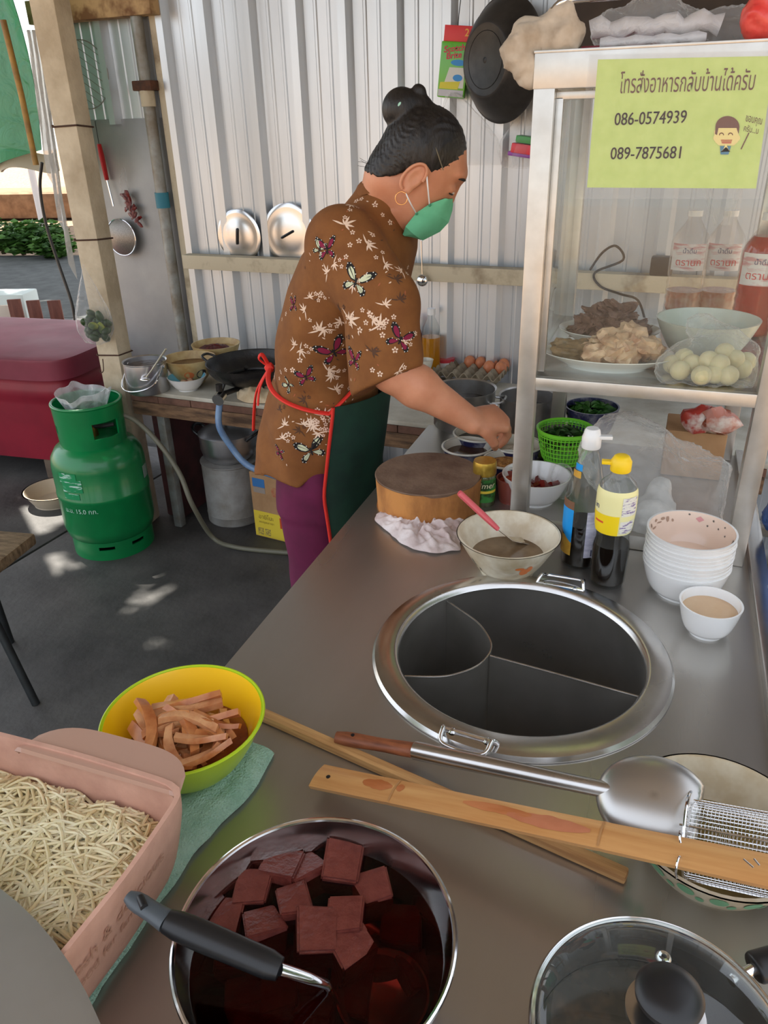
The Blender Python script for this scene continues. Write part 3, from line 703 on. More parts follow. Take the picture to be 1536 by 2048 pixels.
# crumpled white rag
def rag(name, label, outline, zb, h, m, cat='cloth', nr=44, na=170, seed=0, org=None, amp=1.0):
    pts = [P(x, y, zb) for x, y in outline]; c = sum(pts, Vector())/len(pts); ol = pts+[pts[0]]; sm = smoothpts(ol, 12); n = len(sm)-1
    def fn(u, v):
        f = u*n; i = int(f) % n; q = sm[i].lerp(sm[(i+1) % n], f-int(f)); a = 2*PI*u
        wob = 1+.03*math.sin(a*5+seed)+.02*math.sin(a*11+seed*2)
        p = c+(q-c)*v*(wob if v > .5 else 1); d = 1-v**5
        s_ = 26; wx = p.x+.02*nz(p.x*30, p.y*30, seed+2); wy = p.y+.02*nz(p.x*30, p.y*30, seed+6); rg = lambda q: math.exp(-(q/.16)**2); k = .50*rg(nz(wx*s_*.8+seed, wy*s_*1.3, seed))+.34*rg(nz(wx*s_*2.2, wy*s_*1.2+seed, seed+4))+.14*rg(nz(wx*s_*3.0, wy*s_*4.0+seed, seed+9))+.25*nz(wx*s_*.7, wy*s_*.7, seed+20)
        z = zb+.0025+h*d*max(.06, .30+.85*k*amp)+.004*max(0, v-.75)*(1+math.sin(a*13+seed))
        return Vector((p.x+.006*nz(p.x*40, p.y*40, 3+seed), p.y+.006*nz(p.x*40, p.y*40, 7+seed), z))-Vector((c.x, c.y, zb))
    G_ = np.array([[fn(i/na, j/(nr-1)) for j in range(nr)] for i in range(na)])
    for _ in range(3):
        Q = G_.copy(); Q[:, 1:-1] = (G_[:, 1:-1]*2+np.roll(G_, 1, 0)[:, 1:-1]+np.roll(G_, -1, 0)[:, 1:-1]+G_[:, 2:]+G_[:, :-2])/6; Q[:, -1] = (G_[:, -1]*2+np.roll(G_, 1, 0)[:, -1]+np.roll(G_, -1, 0)[:, -1])/4; G_ = Q
    fn = lambda u, v: Vector(G_[int(round(u*na)) % na, int(round(v*(nr-1)))])
    mb = MB(); mb.grid(lambda u, v: fn(u, v), na, nr, closeu=True)
    # turned-under edge
    mb.grid(lambda u, v: (lambda q: Vector((q.x*(1-.12*v), q.y*(1-.12*v), q.z*(1-v)+.0005)))(fn(u, 1.0)), na, 3, closeu=True)
    t = thing(name, label, cat, (c.x, c.y, zb)); o = obj('folded_fabric', mb, m, t, ang=70); return t
M_rag = mat('white_rag', srgb(232, 222, 220), .9, 0, srgb(196, 176, 172), scale=22, bump=.5, bscale=60, bdist=.004)
rag('kitchen_rag', 'crumpled white kitchen rag lying against the chopping block', [(750, 1032), (790, 1015), (850, 1008), (900, 1018), (930, 1040), (926, 1080), (905, 1106), (850, 1108), (800, 1085), (768, 1060)], ZC, .030, M_rag, seed=3)

# soy sauce bottle (glass, white flip cap)
sb0 = P(1158, 1121, ZC); stop = PY(1203, 858, sb0.y); SHT = stop.z-ZC
M_bottleglass = glass('bottle_glass', (.93, .95, .94), 1.5); M_soy = mat('soy_sauce', (.006, .003, .002), .08, coat=.3)
soy = thing('soy_bottle', 'tall clear glass bottle of dark soy sauce with white flip cap', 'bottle', (sb0.x, sb0.y, ZC))
r0 = .0365; hN = SHT-.030
sp_ = [(0, .002), (r0*.9, 0), (r0, .006), (r0, SHT*.50), (r0*.93, SHT*.57), (r0*.66, SHT*.72), (r0*.44, SHT*.83), (.0135, hN-.012), (.0135, hN)]
obj('glass_body', MB().lathe(sp_, 40), M_bottleglass, soy)
obj('sauce', MB().lathe([(0, .004)]+[(r*.95, max(z, .004)) for r, z in sp_[1:3]]+[(r0*.95, SHT*.32), (0, SHT*.32)], 40), M_soy, soy)
cp = obj('cap', MB().lathe([(.0165, hN-.006), (.0175, hN-.003), (.0172, hN+.014), (.0150, hN+.020), (.0135, SHT-.003), (.011, SHT), (0, SHT), (0, hN-.006)], 30), M_white, soy)
a_ = tocam(sb0)+1.45
obj('flip_tab', MB().box((.016*math.cos(a_)+.006, .016*math.sin(a_), hN+.016), (.026, .013, .006), rz=.2, bev=.001), M_white, cp)
def curved_label(r, z0, z1, a0, a1, m, parent, name='label', skew=0):
    mb = MB(); mb.grid(lambda u, v: Vector(((r+.0006)*math.cos(a0+(a1-a0)*u+skew*v), (r+.0006)*math.sin(a0+(a1-a0)*u+skew*v), z0+(z1-z0)*v)), 16, 8); return obj(name, mb, m, parent)
fa = tocam(sb0)
M_blue = mat('label_blue', srgb(24, 150, 226), .4); M_gold = mat('label_gold', srgb(214, 170, 66), .5, 0, srgb(190, 140, 50), scale=60); M_lab = mat('label_white', srgb(214, 212, 226), .5, 0, srgb(180, 178, 200), scale=70, stretch=(1, 1, 3))
obj('label', MB().grid(lambda u, v: Vector(((r0+.0006)*math.cos(fa-1.5+1.0*u), (r0+.0006)*math.sin(fa-1.5+1.0*u), SHT*(.10+.14*v)+.0)), 12, 6), M_gold, soy)
obj('label', MB().grid(lambda u, v: Vector(((r0+.0010)*math.cos(fa-1.5+1.0*u), (r0+.0010)*math.sin(fa-1.5+1.0*u), SHT*(.20+(.09*(1-u)-.0)*1+(.25-.09*(1-u))*v))), 12, 6), M_blue, soy)
obj('label', MB().grid(lambda u, v: Vector(((r0+.0008)*math.cos(fa-1.5+1.0*u), (r0+.0008)*math.sin(fa-1.5+1.0*u), SHT*(.44+.07*v))), 12, 4), mat('label_brown', srgb(120, 84, 62), .5), soy)
curved_label(r0, SHT*.10, SHT*.45, fa+.18, fa+.75, M_lab, soy)
curved_label(r0+.0006, SHT*.11, SHT*.16, fa+.45, fa+.68, mat('barcode', srgb(60, 60, 90), .6, 0, srgb(200, 200, 214), scale=90, stretch=(3, 3, .1), lo=.48, hi=.52), soy, 'bar_code')
for (zz, m_) in ((.745, M_blue), (.70, M_gold)):
    rr = r0*(.66-(zz-.72)*2.0) if zz < .8 else r0*.5
    curved_label(rr+.0006, SHT*(zz-.028), SHT*(zz+.022), fa-1.2, fa-.45, m_, soy, 'neck_label')
# squeeze bottle with yellow cap
qb = P(1213, 1163, ZC); qtop = PY(1240, 910, qb.y); QH = qtop.z-ZC; q0 = .0325
sq_ = thing('squeeze_bottle', 'plastic sauce bottle with yellow cap and yellow label, half full', 'bottle', (qb.x, qb.y, ZC))
hq = QH-.022
qp = [(0, .003), (q0*.6, .001), (q0*.86, 0), (q0*.95, .008), (q0*.98, QH*.12), (q0, QH*.30), (q0*.86, QH*.40), (q0*.98, QH*.48), (q0*1.04, QH*.60), (q0*1.04, QH*.74), (q0*.9, QH*.80), (q0*.55, QH*.845), (.0145, QH*.87), (.0145, hq)]
obj('plastic_body', MB().lathe(qp, 40), M_bottleglass, sq_)
obj('sauce', MB().lathe([(0, .005)]+[(r*.965, max(z, .005)) for r, z in qp[2:6]]+[(q0*.945, QH*.335), (q0*.5, QH*.332), (0, QH*.332)], 40), M_soy, sq_)
qc = obj('cap', MB().lathe([(.0165, hq-.006), (.0175, hq-.004), (.0175, hq+.012), (.015, hq+.016), (.013, QH-.002), (.010, QH), (0, QH), (0, hq-.006)], 30), mat('yellow_cap', srgb(246, 206, 24), .4), sq_)
a_ = tocam(qb)-1.5
obj('flip_tab', MB().box((.017*math.cos(a_)-.004, .017*math.sin(a_), hq+.008), (.022, .012, .006), rz=.1, bev=.001), mat('yellow_cap', srgb(246, 206, 24), .4), qc)
qa = tocam(qb); lr = q0*1.04
def qlab(u, v, a0, a1, z0, z1, off):
    zz = z0+(z1-z0)*v; rr = np.interp(zz/QH, [.40, .48, .60, .74, .80], [.86, .98, 1.04, 1.04, .9])*q0+.0006+off; return Vector((rr*math.cos(a0+(a1-a0)*u), rr*math.sin(a0+(a1-a0)*u), zz))
obj('label', MB().grid(lambda u, v: qlab(u, v, qa-1.7, qa+1.7, QH*.445, QH*.775, 0), 40, 14), mat('label_cream2', srgb(238, 232, 170), .4), sq_)
obj('label', MB().grid(lambda u, v: qlab(u, v, qa-1.7, qa+.25, QH*(.445+.0), QH*.60, .0004), 26, 8), mat('label_yellow2', srgb(246, 214, 30), .4), sq_)
obj('label', MB().grid(lambda u, v: qlab(u, v, qa+.32, qa+1.2, QH*.60, QH*.74, .0005), 16, 8), mat('label_smallprint', srgb(228, 226, 214), .5, 0, srgb(130, 110, 160), scale=110, stretch=(.6, .6, 2.6), lo=.52, hi=.6), sq_)
obj('label', MB().grid(lambda u, v: qlab(u, v, qa+.32, qa+1.2, QH*.46, QH*.56, .0005), 16, 8), mat('label_smallprint', srgb(228, 226, 214), .5), sq_)
for i in range(3): curved_label(lr*.985, QH*(.53+.012*i), QH*(.545+.012*i), qa-1.15+.1*i, qa-.55-.05*i, mat('label_red', srgb(216, 84, 40), .5), sq_, 'printed_fruit')
wrap_text('in', .016, lr+.0003, QH*.65, qa-1.05, mat('navy_ink', srgb(40, 44, 110), .5), sq_, bold=0)

# ------------------------------------------------------------------ condiment bowls with blue band
M_bowlblue = mat('glazed_navy_band', srgb(44, 46, 84), .25, 0, srgb(150, 150, 160), scale=22, lo=.5, hi=.72, coat=.4)
M_glz = mat('grey_glaze', srgb(206, 202, 188), .18, 0, coat=.4)
def cond(label, L, Rr, fillm, h=.058, fl=.040, cat='bowl', name='condiment_bowl', pile=False):
    c, r = circ(L, Rr, ZC+h); t = thing(name, label, cat, (c.x, c.y, ZC), group='condiment bowls beside the chopping block'); ft = r*.62
    bowl2(t, r, h, ft, M_glz, M_bowlblue, 1.9)
    obj('rim', MB().tube([Vector((r*math.cos(2*PI*i/48), r*math.sin(2*PI*i/48), h-.001)) for i in range(49)], .0028, 8, cap=False), M_glz, t)
    rr = bowl_r_at(r, h, ft, fl, 1.9)
    if pile: obj('contents', MB().grid(lambda u, v: Vector((rr*v*math.cos(2*PI*u), rr*v*math.sin(2*PI*u), fl+.012*(1-v*v)+.006*nz(v*math.cos(2*PI*u)*5, v*math.sin(2*PI*u)*5, r*90)*(1-v))), 40, 12, closeu=True), fillm, t)
    else: obj('contents', MB().lathe([(0, fl), (rr, fl), (rr*.9, fl-.006), (0, fl-.006)], 40), fillm, t)
    return t
M_vin = mat('brown_vinegar', srgb(84, 58, 34), .1, 0, srgb(60, 40, 22), scale=20); M_dk = mat('dark_sauce', srgb(40, 28, 18), .1, 0, srgb(64, 48, 30), scale=30)
M_pnut = mat('ground_peanut', srgb(196, 142, 76), .9, 0, srgb(120, 76, 34), scale=70, bump=.9, bscale=160)
cond('condiment bowl of thin brown vinegar behind the chopping block', (885, 890), (984, 893), M_vin)
cond('condiment bowl of dark sauce behind the vinegar bowl', (908, 862), (1008, 868), M_dk)
cond('condiment bowl of ground peanut beside the cabinet post', (967, 916), (1062, 920), M_pnut, pile=True, fl=.044)
cond('shallow condiment bowl under the woman\'s fingers', (984, 884), (1084, 890), mat('white_sugar', srgb(206, 198, 184), .8, 0, srgb(170, 160, 140), scale=60), pile=True, fl=.036)
# white bowl of red chilli
c4_, r4_ = circ((1004, 948), (1142, 950), ZC+.062)
cbw = bowl('chilli_bowl', 'white bowl of dried red chillies behind the cabinet post', (c4_.x, c4_.y, ZC), r4_, .064, r4_*.55, M_white, curve=1.7, th=.0035)
M_dchili = mat('dried_chilli', srgb(128, 28, 24), .35, 0, srgb(88, 14, 14), scale=30)
for i in range(16):
    a = R.uniform(0, 6.28); d = R.uniform(0, .045); rot = Matrix.Rotation(R.uniform(0, 3), 4, 'Z')@Matrix.Rotation(R.uniform(-.5, .5), 4, 'Y')
    o = obj('dried_chilli', MB().ico((0, 0, 0), .013, 2, (1.7, .75, .7), .5, i, rot), M_dchili, loc=(c4_.x+d*math.cos(a), c4_.y+d*math.sin(a), ZC+.030+.010*R.random()))
    tag(o, 'dark red dried chilli in the white bowl', 'chilli', 'dried chillies in the white bowl')

# ------------------------------------------------------------------ green basket, limes, steel pots, herbs
gc, gr = circ((1075, 856), (1187, 860), ZC+.125)
bk = thing('colander_basket', 'small bright green plastic colander basket of herbs beneath the shelf', 'basket', (gc.x, gc.y, ZC+.045))
M_bask = mat('green_plastic', srgb(118, 206, 52), .4)
mb = MB(); hb = .078
for k in range(8):
    t = k/7; rr = gr*(.68+.32*t**.6); mb.tube([Vector((rr*math.cos(2*PI*i/48), rr*math.sin(2*PI*i/48), .004+hb*t)) for i in range(49)], .0013 if k < 7 else .0032, 6, cap=False)
for i in range(44):
    a = 2*PI*i/44; mb.tube([Vector((gr*(.68+.32*(t/6)**.6)*math.cos(a), gr*(.68+.32*(t/6)**.6)*math.sin(a), .004+hb*t/6)) for t in range(7)], .0012, 5)
obj('lattice_wall', mb, M_bask, bk); obj('base', MB().lathe([(0, .003), (gr*.68, .003), (gr*.69, .0055), (0, .0055)], 40), M_bask, bk)
obj('rim', MB().lathe([(gr*.985, hb-.004), (gr*1.03, hb), (gr*1.03, hb+.004), (gr*.99, hb+.004)], 48), M_bask, bk)
M_herb = mat('dark_herbs', srgb(50, 92, 30), .6, 0, srgb(26, 52, 18), scale=40)
def leafheap(r, n, h, sz, seed):
    rr = random.Random(seed); mb = MB()
    for i in range(n):
        a = rr.uniform(0, 6.28); d = r*math.sqrt(rr.random()); z = h*(1-(d/r)**2)*rr.uniform(.4, 1.05); M = Matrix.Translation((d*math.cos(a), d*math.sin(a), z))@Matrix.Rotation(rr.uniform(0, 6.28), 4, 'Z')@Matrix.Rotation(rr.uniform(-.9, .9), 4, 'X')@Matrix.Rotation(rr.uniform(-.6, .6), 4, 'Y')
        L = sz*rr.uniform(.6, 1.3); vs = [M@Vector(p) for p in ((-L, 0, 0), (-L*.3, L*.45, .002), (L*.5, L*.3, .003), (L, 0, -.002), (L*.5, -L*.3, .003), (-L*.3, -L*.45, .002))]; mb.add(vs, [[0, 1, 2, 3], [0, 3, 4, 5]])
    return mb
hs = obj('herb_heap', leafheap(gr*.86, 130, .026, .014, 5), M_herb, loc=(gc.x, gc.y, ZC+.045+hb-.024)); stuff(tag(hs, 'dark green chopped herbs heaped in the green basket', 'herbs'))
M_lime = mat('lime_skin', srgb(150, 160, 62), .35, 0, srgb(92, 120, 40), scale=12, bump=.1, bscale=150)
for i, (x, y) in enumerate(((1100, 905), (1128, 912), (1152, 905), (1118, 893), (1085, 900), (1170, 895))):
    q = P(x, y, ZC+.021); o = obj('lime', MB().ico((0, 0, 0), .0205, 3, (1.08, 1, .98), .06, i), M_lime, loc=q, rot=(0, 0, i)); tag(o, 'yellowish green lime lying beneath the green basket', 'lime', 'limes beneath the basket')
def steelpot(name, label, L, Rr, zb, h, fill, group=None, lev=.6):
    c, r = circ(L, Rr, zb+h); t = thing(name, label, 'pot', (c.x, c.y, zb))
    obj('shell', MB().lathe([(0, 0), (r*.93, 0), (r*.98, .006), (r*.985, h-.004), (r*1.02, h), (r*1.02, h+.0015), (r*.965, h-.002), (r*.96, .008), (0, .008)], 48), M_alu, t)
    obj('contents', MB().lathe([(0, h*lev), (r*.958, h*lev), (r*.955, h*lev-.01), (0, h*lev-.01)], 40), fill, t)
    for s in (-1, 1):
        pts = smoothpts([(s*r*.98, -.03, h*.75), (s*(r+.022), -.028, h*.78), (s*(r+.026), 0, h*.79), (s*(r+.022), .028, h*.78), (s*r*.98, .03, h*.75)], 4); obj('handle', MB().tube(pts, .0035, 8), M_alu, t)
    return t
M_gravy = mat('dark_soup', srgb(62, 48, 30), .12, 0, srgb(40, 30, 18), scale=12)
steelpot('stock_pot', 'aluminium pot of dark stew behind the woman\'s forearm', (868, 772), (992, 780), ZC, .105, M_gravy)
steelpot('stock_pot', 'smaller aluminium pot of brown soup behind the cabinet post', (1000, 786), (1112, 795), ZC, .10, M_gravy)
hb_c, hb_r = circ((1130, 808), (1240, 815), ZC+.085)
bowl('herb_bowl', 'dark blue rimmed bowl of green leaves behind the green basket', (hb_c.x, hb_c.y, ZC), hb_r, .085, hb_r*.6, M_bowlblue, curve=1.8)
hs = obj('leaf_heap', leafheap(hb_r*.86, 110, .025, .016, 9), mat('fresh_leaves', srgb(72, 128, 48), .55, 0, srgb(40, 84, 28), scale=30), loc=(hb_c.x, hb_c.y, ZC+.066)); stuff(tag(hs, 'green leaves heaped in the dark blue rimmed bowl', 'leaves'))

# ------------------------------------------------------------------ plastic bags (closed, creased film)
def bag(name, label, pts, rs, m, cat='plastic bag', seed=0, h=.007, amp=.35, group=None, floor=None, clip=None):
    lo = [min(p[i] for p in pts)-max(rs)-.03 for i in range(3)]; hi = [max(p[i] for p in pts)+max(rs)+.03 for i in range(3)]
    F = Field(lo, hi, h)
    for i, p in enumerate(pts): F.ell(p, (rs[i], rs[i]*.9, rs[i]), k=.03 if i else 0)
    for i in range(len(pts)-1): F.cone(pts[i], pts[i+1], rs[i]*.8, rs[i+1]*.8, k=.03)
    n = F.f.shape; ax = [F.lo[k]+np.arange(n[k])*h for k in range(3)]; g = np.meshgrid(*ax, indexing='ij'); s = 55
    cre = np.abs(np.sin(g[0]*s+3*np.sin(g[2]*s*.55+seed)+seed))*.5+np.abs(np.sin(g[2]*s*.8+2.5*np.sin(g[1]*s*.6+g[0]*22+seed*2)))*.5
    F.f += (cre*.020*amp-.010*amp).astype(np.float32)
    if floor is not None: F.f = np.maximum(F.f, (floor-g[2]).astype(np.float32))
    if clip is not None: F.f = np.maximum(F.f, clip(*g).astype(np.float32))
    me = crumple(F.mesh(name, 1), .010*amp, 34, seed); c = Vector((pts[0][0], pts[0][1], lo[2])); me.transform(Matrix.Translation(-c)); o = obj(name, me, m, loc=c, ang=60); return tag(o, label, cat, group)
M_bag = film('bag_film', opac=.07, rough=.1, bump=.5, bscale=30); M_bagw = film('cloudy_bag_film', (.9, .9, .88), opac=.16, rough=.18, bump=.6, bscale=26)
yb = 1.60
bag('plastic_bag', 'large crumpled clear plastic bag filling the space under the cabinet shelf', [P(1340, 1010, ZC+.10), P(1250, 900, ZC+.16)+Vector((0, -.03, 0)), P(1400, 950, ZC+.17)+Vector((0, -.05, 0)), P(1420, 1010, ZC+.09), P(1290, 960, ZC+.10)], [.095, .085, .085, .085, .07], M_bagw, seed=1, floor=ZC+.001, clip=lambda x, y, z: np.maximum(np.maximum(z-(ZS-.02), (YF+.045)-y), x-.155))
bag('plastic_bag', 'tied white bag of noodles resting against the cabinet bottom rail', [P(1305, 1050, ZC+.05)+Vector((0, .03, 0)), P(1320, 985, ZC+.10)+Vector((0, .02, 0))], [.043, .018], mat('white_noodle_bag', srgb(222, 222, 218), .35, 0, srgb(200, 200, 196), scale=20, trans=.2), seed=4, amp=.25, floor=ZC+.001, h=.005)
bag('plastic_bag', 'small clear bag standing between the chilli bowl and soy bottle', [P(1118, 985, ZC+.03)+Vector((0, .03, 0)), P(1122, 955, ZC+.06)+Vector((0, .03, 0))], [.020, .016], M_bag, seed=6, amp=.3, floor=ZC+.001, h=.004)
M_blu = film('blue_bag_film', srgb(40, 96, 170), opac=.7, rough=.2)
o = obj('laminate_board', MB().box((0, 0, 0), (.012, .62, .50), bev=.003), mat('white_laminate', srgb(232, 232, 226), .4), loc=(.268, .86, .55)); tag(o, 'white laminate panel standing against the counter right edge', 'panel')
obj('foot_rail', MB().box((0, 0, -.40), (.03, .62, .30), bev=.003), M_pipe, o)
bag('plastic_bag', 'dark blue plastic bag hanging beyond the cabinet side', [(.285, 1.50, .80), (.29, 1.52, .92)], [.05, .04], M_blu, seed=8, h=.006)
# ================================================================== foreground of the counter
# green towel under the tubs
edge = smoothpts([P(x, y, ZC) for x, y in ((548, 1512), (505, 1588), (455, 1640), (395, 1700), (348, 1775), (270, 1880), (190, 2005), (140, 2080))], 5)
M_towel = mat('green_terry', srgb(172, 204, 184), .95, 0, srgb(146, 184, 162), scale=30, bump=1.0, bscale=340, bdist=.004)
def towel(u, v):
    q = edge[min(len(edge)-1, int(round(u*(len(edge)-1))))]; d = Vector((-1, .12, 0)); tk = .0155*(1-max(0, 1-v*7)**2)*min(1, (u*14+.25))**.5
    return Vector((q.x+d.x*v*.16+.004*nz(q.y*22, v*4, 2), q.y+d.y*v*.16, ZC+.003+tk*(.72+.28*math.sin(v*26)*.3)+.002*nz(q.y*40, v*14, 5)))
t = thing('hand_towel', 'folded pale green terry towel under the yellow bowl and pink tub', 'towel', (edge[10].x, edge[10].y, ZC))
tv = Vector((edge[10].x, edge[10].y, ZC)); obj('folded_fabric', MB().sheet(lambda u, v: towel(u, v)-tv, len(edge), 30, .005), M_towel, t, ang=80)
TZ = ZC+.017
# yellow and green bowl with pork strips
yc, yr = circ((198, 1468), (526, 1398), TZ+.080)
yb_ = thing('plastic_bowl', 'lime green plastic bowl, yellow inside, holding pork strips', 'bowl', (yc.x, yc.y, TZ))
M_yin = mat('yellow_inside', srgb(250, 196, 10), .35, 0, coat=.2); M_yout = mat('lime_outside', srgb(178, 206, 20), .35, 0, coat=.2)
YD = (yr, .080, yr*.50, 1.75); bowl2(yb_, *YD[:3], M_yin, M_yout, YD[3])
obj('rim', MB().tube([Vector((yr*math.cos(2*PI*i/72), yr*math.sin(2*PI*i/72), .080)) for i in range(73)], .0016, 8, cap=False), M_yout, yb_)
M_pork = mat('stewed_pork', srgb(218, 164, 116), .32, 0, srgb(180, 112, 70), scale=28, sss=.15, bump=.15, bscale=90)
M_pork2 = mat('pork_skin', srgb(208, 140, 84), .3, 0, srgb(164, 92, 48), scale=24, sss=.15)
def strip_mesh(L, wd, th, bend, twist, seed):
    mb = MB()
    def prof(u):
        x = (u-.5)*L; return Vector((x, bend*math.cos(x/L*PI), .3*bend*math.sin(u*5+seed)))
    n = 9; vs = []
    for i in range(n):
        u = i/(n-1); c = prof(u); a = twist*u; wy = wd*(1-.25*abs(u-.5))*(1+.15*nz(u*4, seed, 1)); 
        for (sy, sz_) in ((-1, -1), (1, -1), (1, 1), (-1, 1)):
            y, z = sy*wy/2, sz_*th/2; vs.append(c+Vector((0, y*math.cos(a)-z*math.sin(a), y*math.sin(a)+z*math.cos(a))))
    fs = [[0, 1, 2, 3][::-1], [(n-1)*4+k for k in range(4)]]
    for i in range(n-1):
        for k in range(4): fs.append([i*4+k, i*4+(k+1) % 4, (i+1)*4+(k+1) % 4, (i+1)*4+k])
    return mb.add(vs, fs)
spm = [strip_mesh(R.uniform(.060, .095), R.uniform(.010, .016), R.uniform(.006, .010), R.uniform(-.012, .012), R.uniform(-1.2, 1.2), k).mesh('pork_strip') for k in range(8)]
for k, me in enumerate(spm):
    me.materials.append((M_pork, M_pork2)[k % 2]); finish(me, True, 50)
rr5 = random.Random(21)
n5 = 0; tries = 0
while n5 < 58 and tries < 4000:
    tries += 1; lay = n5/58; z = .030+.056*lay; k5 = n5 % 8; L5 = max(v.co.x for v in spm[k5].vertices)+.004; zw = min(z, .078)
    rmax = bowl_r_at(*YD[:3], zw-.012, YD[3])-.012; d = rmax*math.sqrt(rr5.random()); a = rr5.uniform(0, 6.28); th5 = rr5.choice((.2, .6, -.4, 2.6, 1.2))+rr5.uniform(-.5, .5); ty5 = rr5.uniform(-.25, .25)
    cx5, cy5 = d*math.cos(a)+.006, d*math.sin(a)-.004
    if max(math.hypot(cx5+s5*L5*math.cos(th5), cy5+s5*L5*math.sin(th5)) for s5 in (-1, 1)) > rmax: continue
    o = bpy.data.objects.new('pork_strip', spm[k5]); COL.objects.link(o); o.location = (yc.x+cx5, yc.y+cy5, TZ+z-.012*(d/rmax)); o.rotation_euler = (rr5.uniform(-.5, .5), ty5, th5); n5 += 1
    tag(o, 'strip of stewed pork in the yellow bowl', 'pork strip', 'pork strips in the yellow bowl')
stuff_lv = obj('gravy', MB().lathe([(0, .036), (bowl_r_at(*YD[:3], .036, YD[3])-.0005, .036), (.03, .028), (0, .028)], 48), mat('pork_gravy', srgb(150, 84, 40), .12, 0, srgb(120, 60, 26), scale=30), yb_)

# pink tub of noodles
BZ = .122; bx1 = -.405; bx0 = -.71; by1 = .486; by0 = .262
tub = thing('noodle_tub', 'dusty pink plastic tub with a rounded handle lip, full of noodles', 'tub', ((bx0+bx1)/2, (by0+by1)/2, TZ))
M_tub = mat('pink_plastic_tub', srgb(214, 168, 146), .42, 0, srgb(196, 150, 130), scale=20, bump=.05, bscale=200); tcx, tcy = (bx0+bx1)/2, (by0+by1)/2
hx, hy = (bx1-bx0)/2, (by1-by0)/2
def sqr(a, e=11.0):
    c, s = math.cos(a), math.sin(a); k = (abs(c)**e+abs(s)**e)**(-1/e); return c*k, s*k
def tubw(u, v, off):
    a = 2*PI*u+.001; x, y = sqr(a); bul = 1+.02*math.cos(2*a)**2
    f = .80+.20*min(1, v*1.15)**.55; return Vector((x*(hx*f*bul-off), y*(hy*f*bul-off), .002+BZ*v))
mb = MB(); mb.grid(lambda u, v: tubw(u, v, 0), 96, 12, closeu=True); mb.grid(lambda u, v: tubw(1-u, max(v, .04), .005), 96, 12, closeu=True)
mb.grid(lambda u, v: tubw(u, 1, .005*v), 96, 2, closeu=True)
mb.grid(lambda u, v: tubw(u, .04, .005)*1 if v == 1 else Vector((0, 0, .006)), 96, 2, closeu=True); mb.grid(lambda u, v: tubw(1-u, 0, 0) if v == 1 else Vector((0, 0, .001)), 96, 2, closeu=True)
obj('shell', mb, M_tub, tub, ang=50)
def lip(u, v):
    x = -.105+.21*u; y = hy*1.0-.012+(.056*math.sqrt(max(0, 1-(2*u-1)**4)))*v; return Vector((x+.035, y, BZ-.003-.006*v))
obj('handle_lip', MB().sheet(lip, 30, 8, .006), mat('pink_lip', srgb(190, 150, 130), .45), tub)
# embossed script on the side
for row, (txt, sz_, zz) in enumerate((('fresh & delicious', .022, .088), ('food for family', .017, .064))):
    me = text_mesh(txt, sz_); yy0 = -.02 if row == 0 else -.03
    for v in me.vertices:
        y = yy0-v.co.x*-1.0; z = zz+v.co.y; ff = .80+.20*min(1, max(0, (z-.002)/BZ)*1.15)**.55
        yv = v.co.x+yy0; e = abs(yv/(hy*ff)); xx_ = (1-min(.999, e)**7)**(1/7.0)
        v.co = Vector((xx_*hx*ff*1.02+.0006, yv, z))
    obj('embossed_lettering', me, mat('pink_emboss', srgb(186, 140, 116), .5), tub, smooth=False)
M_noodle = mat('rice_noodle', srgb(240, 224, 184), .4, 0, srgb(222, 200, 150), scale=30, sss=.2)
def noodle_heap(n, hx_, hy_, z0, h, rad, seed, Lr=(.05, .10)):
    rr = random.Random(seed); mb = MB()
    for i in range(n):
        lay = i/n; x = rr.uniform(-hx_, hx_)*.95; y = rr.uniform(-hy_, hy_)*.95; a = rr.gauss(.5, 1.0); L = rr.uniform(*Lr); cur = rr.uniform(-22, 22); pts = []
        for k in range(15):
            dome = 1-.5*((x/hx_)**4+(y/hy_)**4); z = z0+h*dome*(.35+.65*lay)+.010*nz(x*22, y*22, seed)+.004*math.sin(k*.7+i)
            if abs(x) > hx_ or abs(y) > hy_: break
            pts.append(Vector((x, y, z))); x += math.cos(a)*L/14; y += math.sin(a)*L/14; a += cur*L/14+rr.uniform(-.12, .12)
        if len(pts) > 3: mb.tube(pts, rad*rr.uniform(.85, 1.15), 5)
    return mb
o = obj('noodles', noodle_heap(1300, hx*.90, hy*.90, .062, .026, .00175, 4, (.09, .20)), M_noodle, loc=(tcx, tcy, TZ)); stuff(tag(o, 'heap of pale round noodles filling the pink tub', 'noodles'))
obj('water', MB().box((0, 0, .060), (hx*1.74, hy*1.74, .012), bev=.004), mat('noodle_water', srgb(168, 134, 100), .15), tub)

# steel bowl of blood cubes
vc, vr = circ((350, 1878), (909, 1852), ZC+.108)
VD = (vr, .108, vr*.62, 2.0)
vb = thing('steel_bowl', 'wide stainless steel bowl of dark red broth and blood cubes', 'bowl', (vc.x, vc.y, ZC))
obj('shell', MB().lathe(closed_bowl(bowl_prof(*VD[:3], .002, .0, VD[3], 14)), 96), mat('bowl_steel', (.66, .65, .63), .16, 1, (.5, .47, .44), scale=14, rvar=.08), vb)
obj('rim', MB().tube([Vector((vr*math.cos(2*PI*i/96), vr*math.sin(2*PI*i/96), .108)) for i in range(97)], .0026, 8, cap=False), M_chrome, vb)
lv = .074; rl = bowl_r_at(*VD[:3], lv, VD[3], .002)
M_bloodbroth = glass('red_broth', (.34, .085, .065), 1.33, .03)
obj('broth', MB().lathe([(0, lv), (rl*.98, lv), (rl, lv+.001)], 80), M_bloodbroth, vb)
M_blood = mat('blood_cube', srgb(112, 54, 45), .3, 0, srgb(90, 38, 32), scale=40, bump=.2, bscale=200, sss=.1)
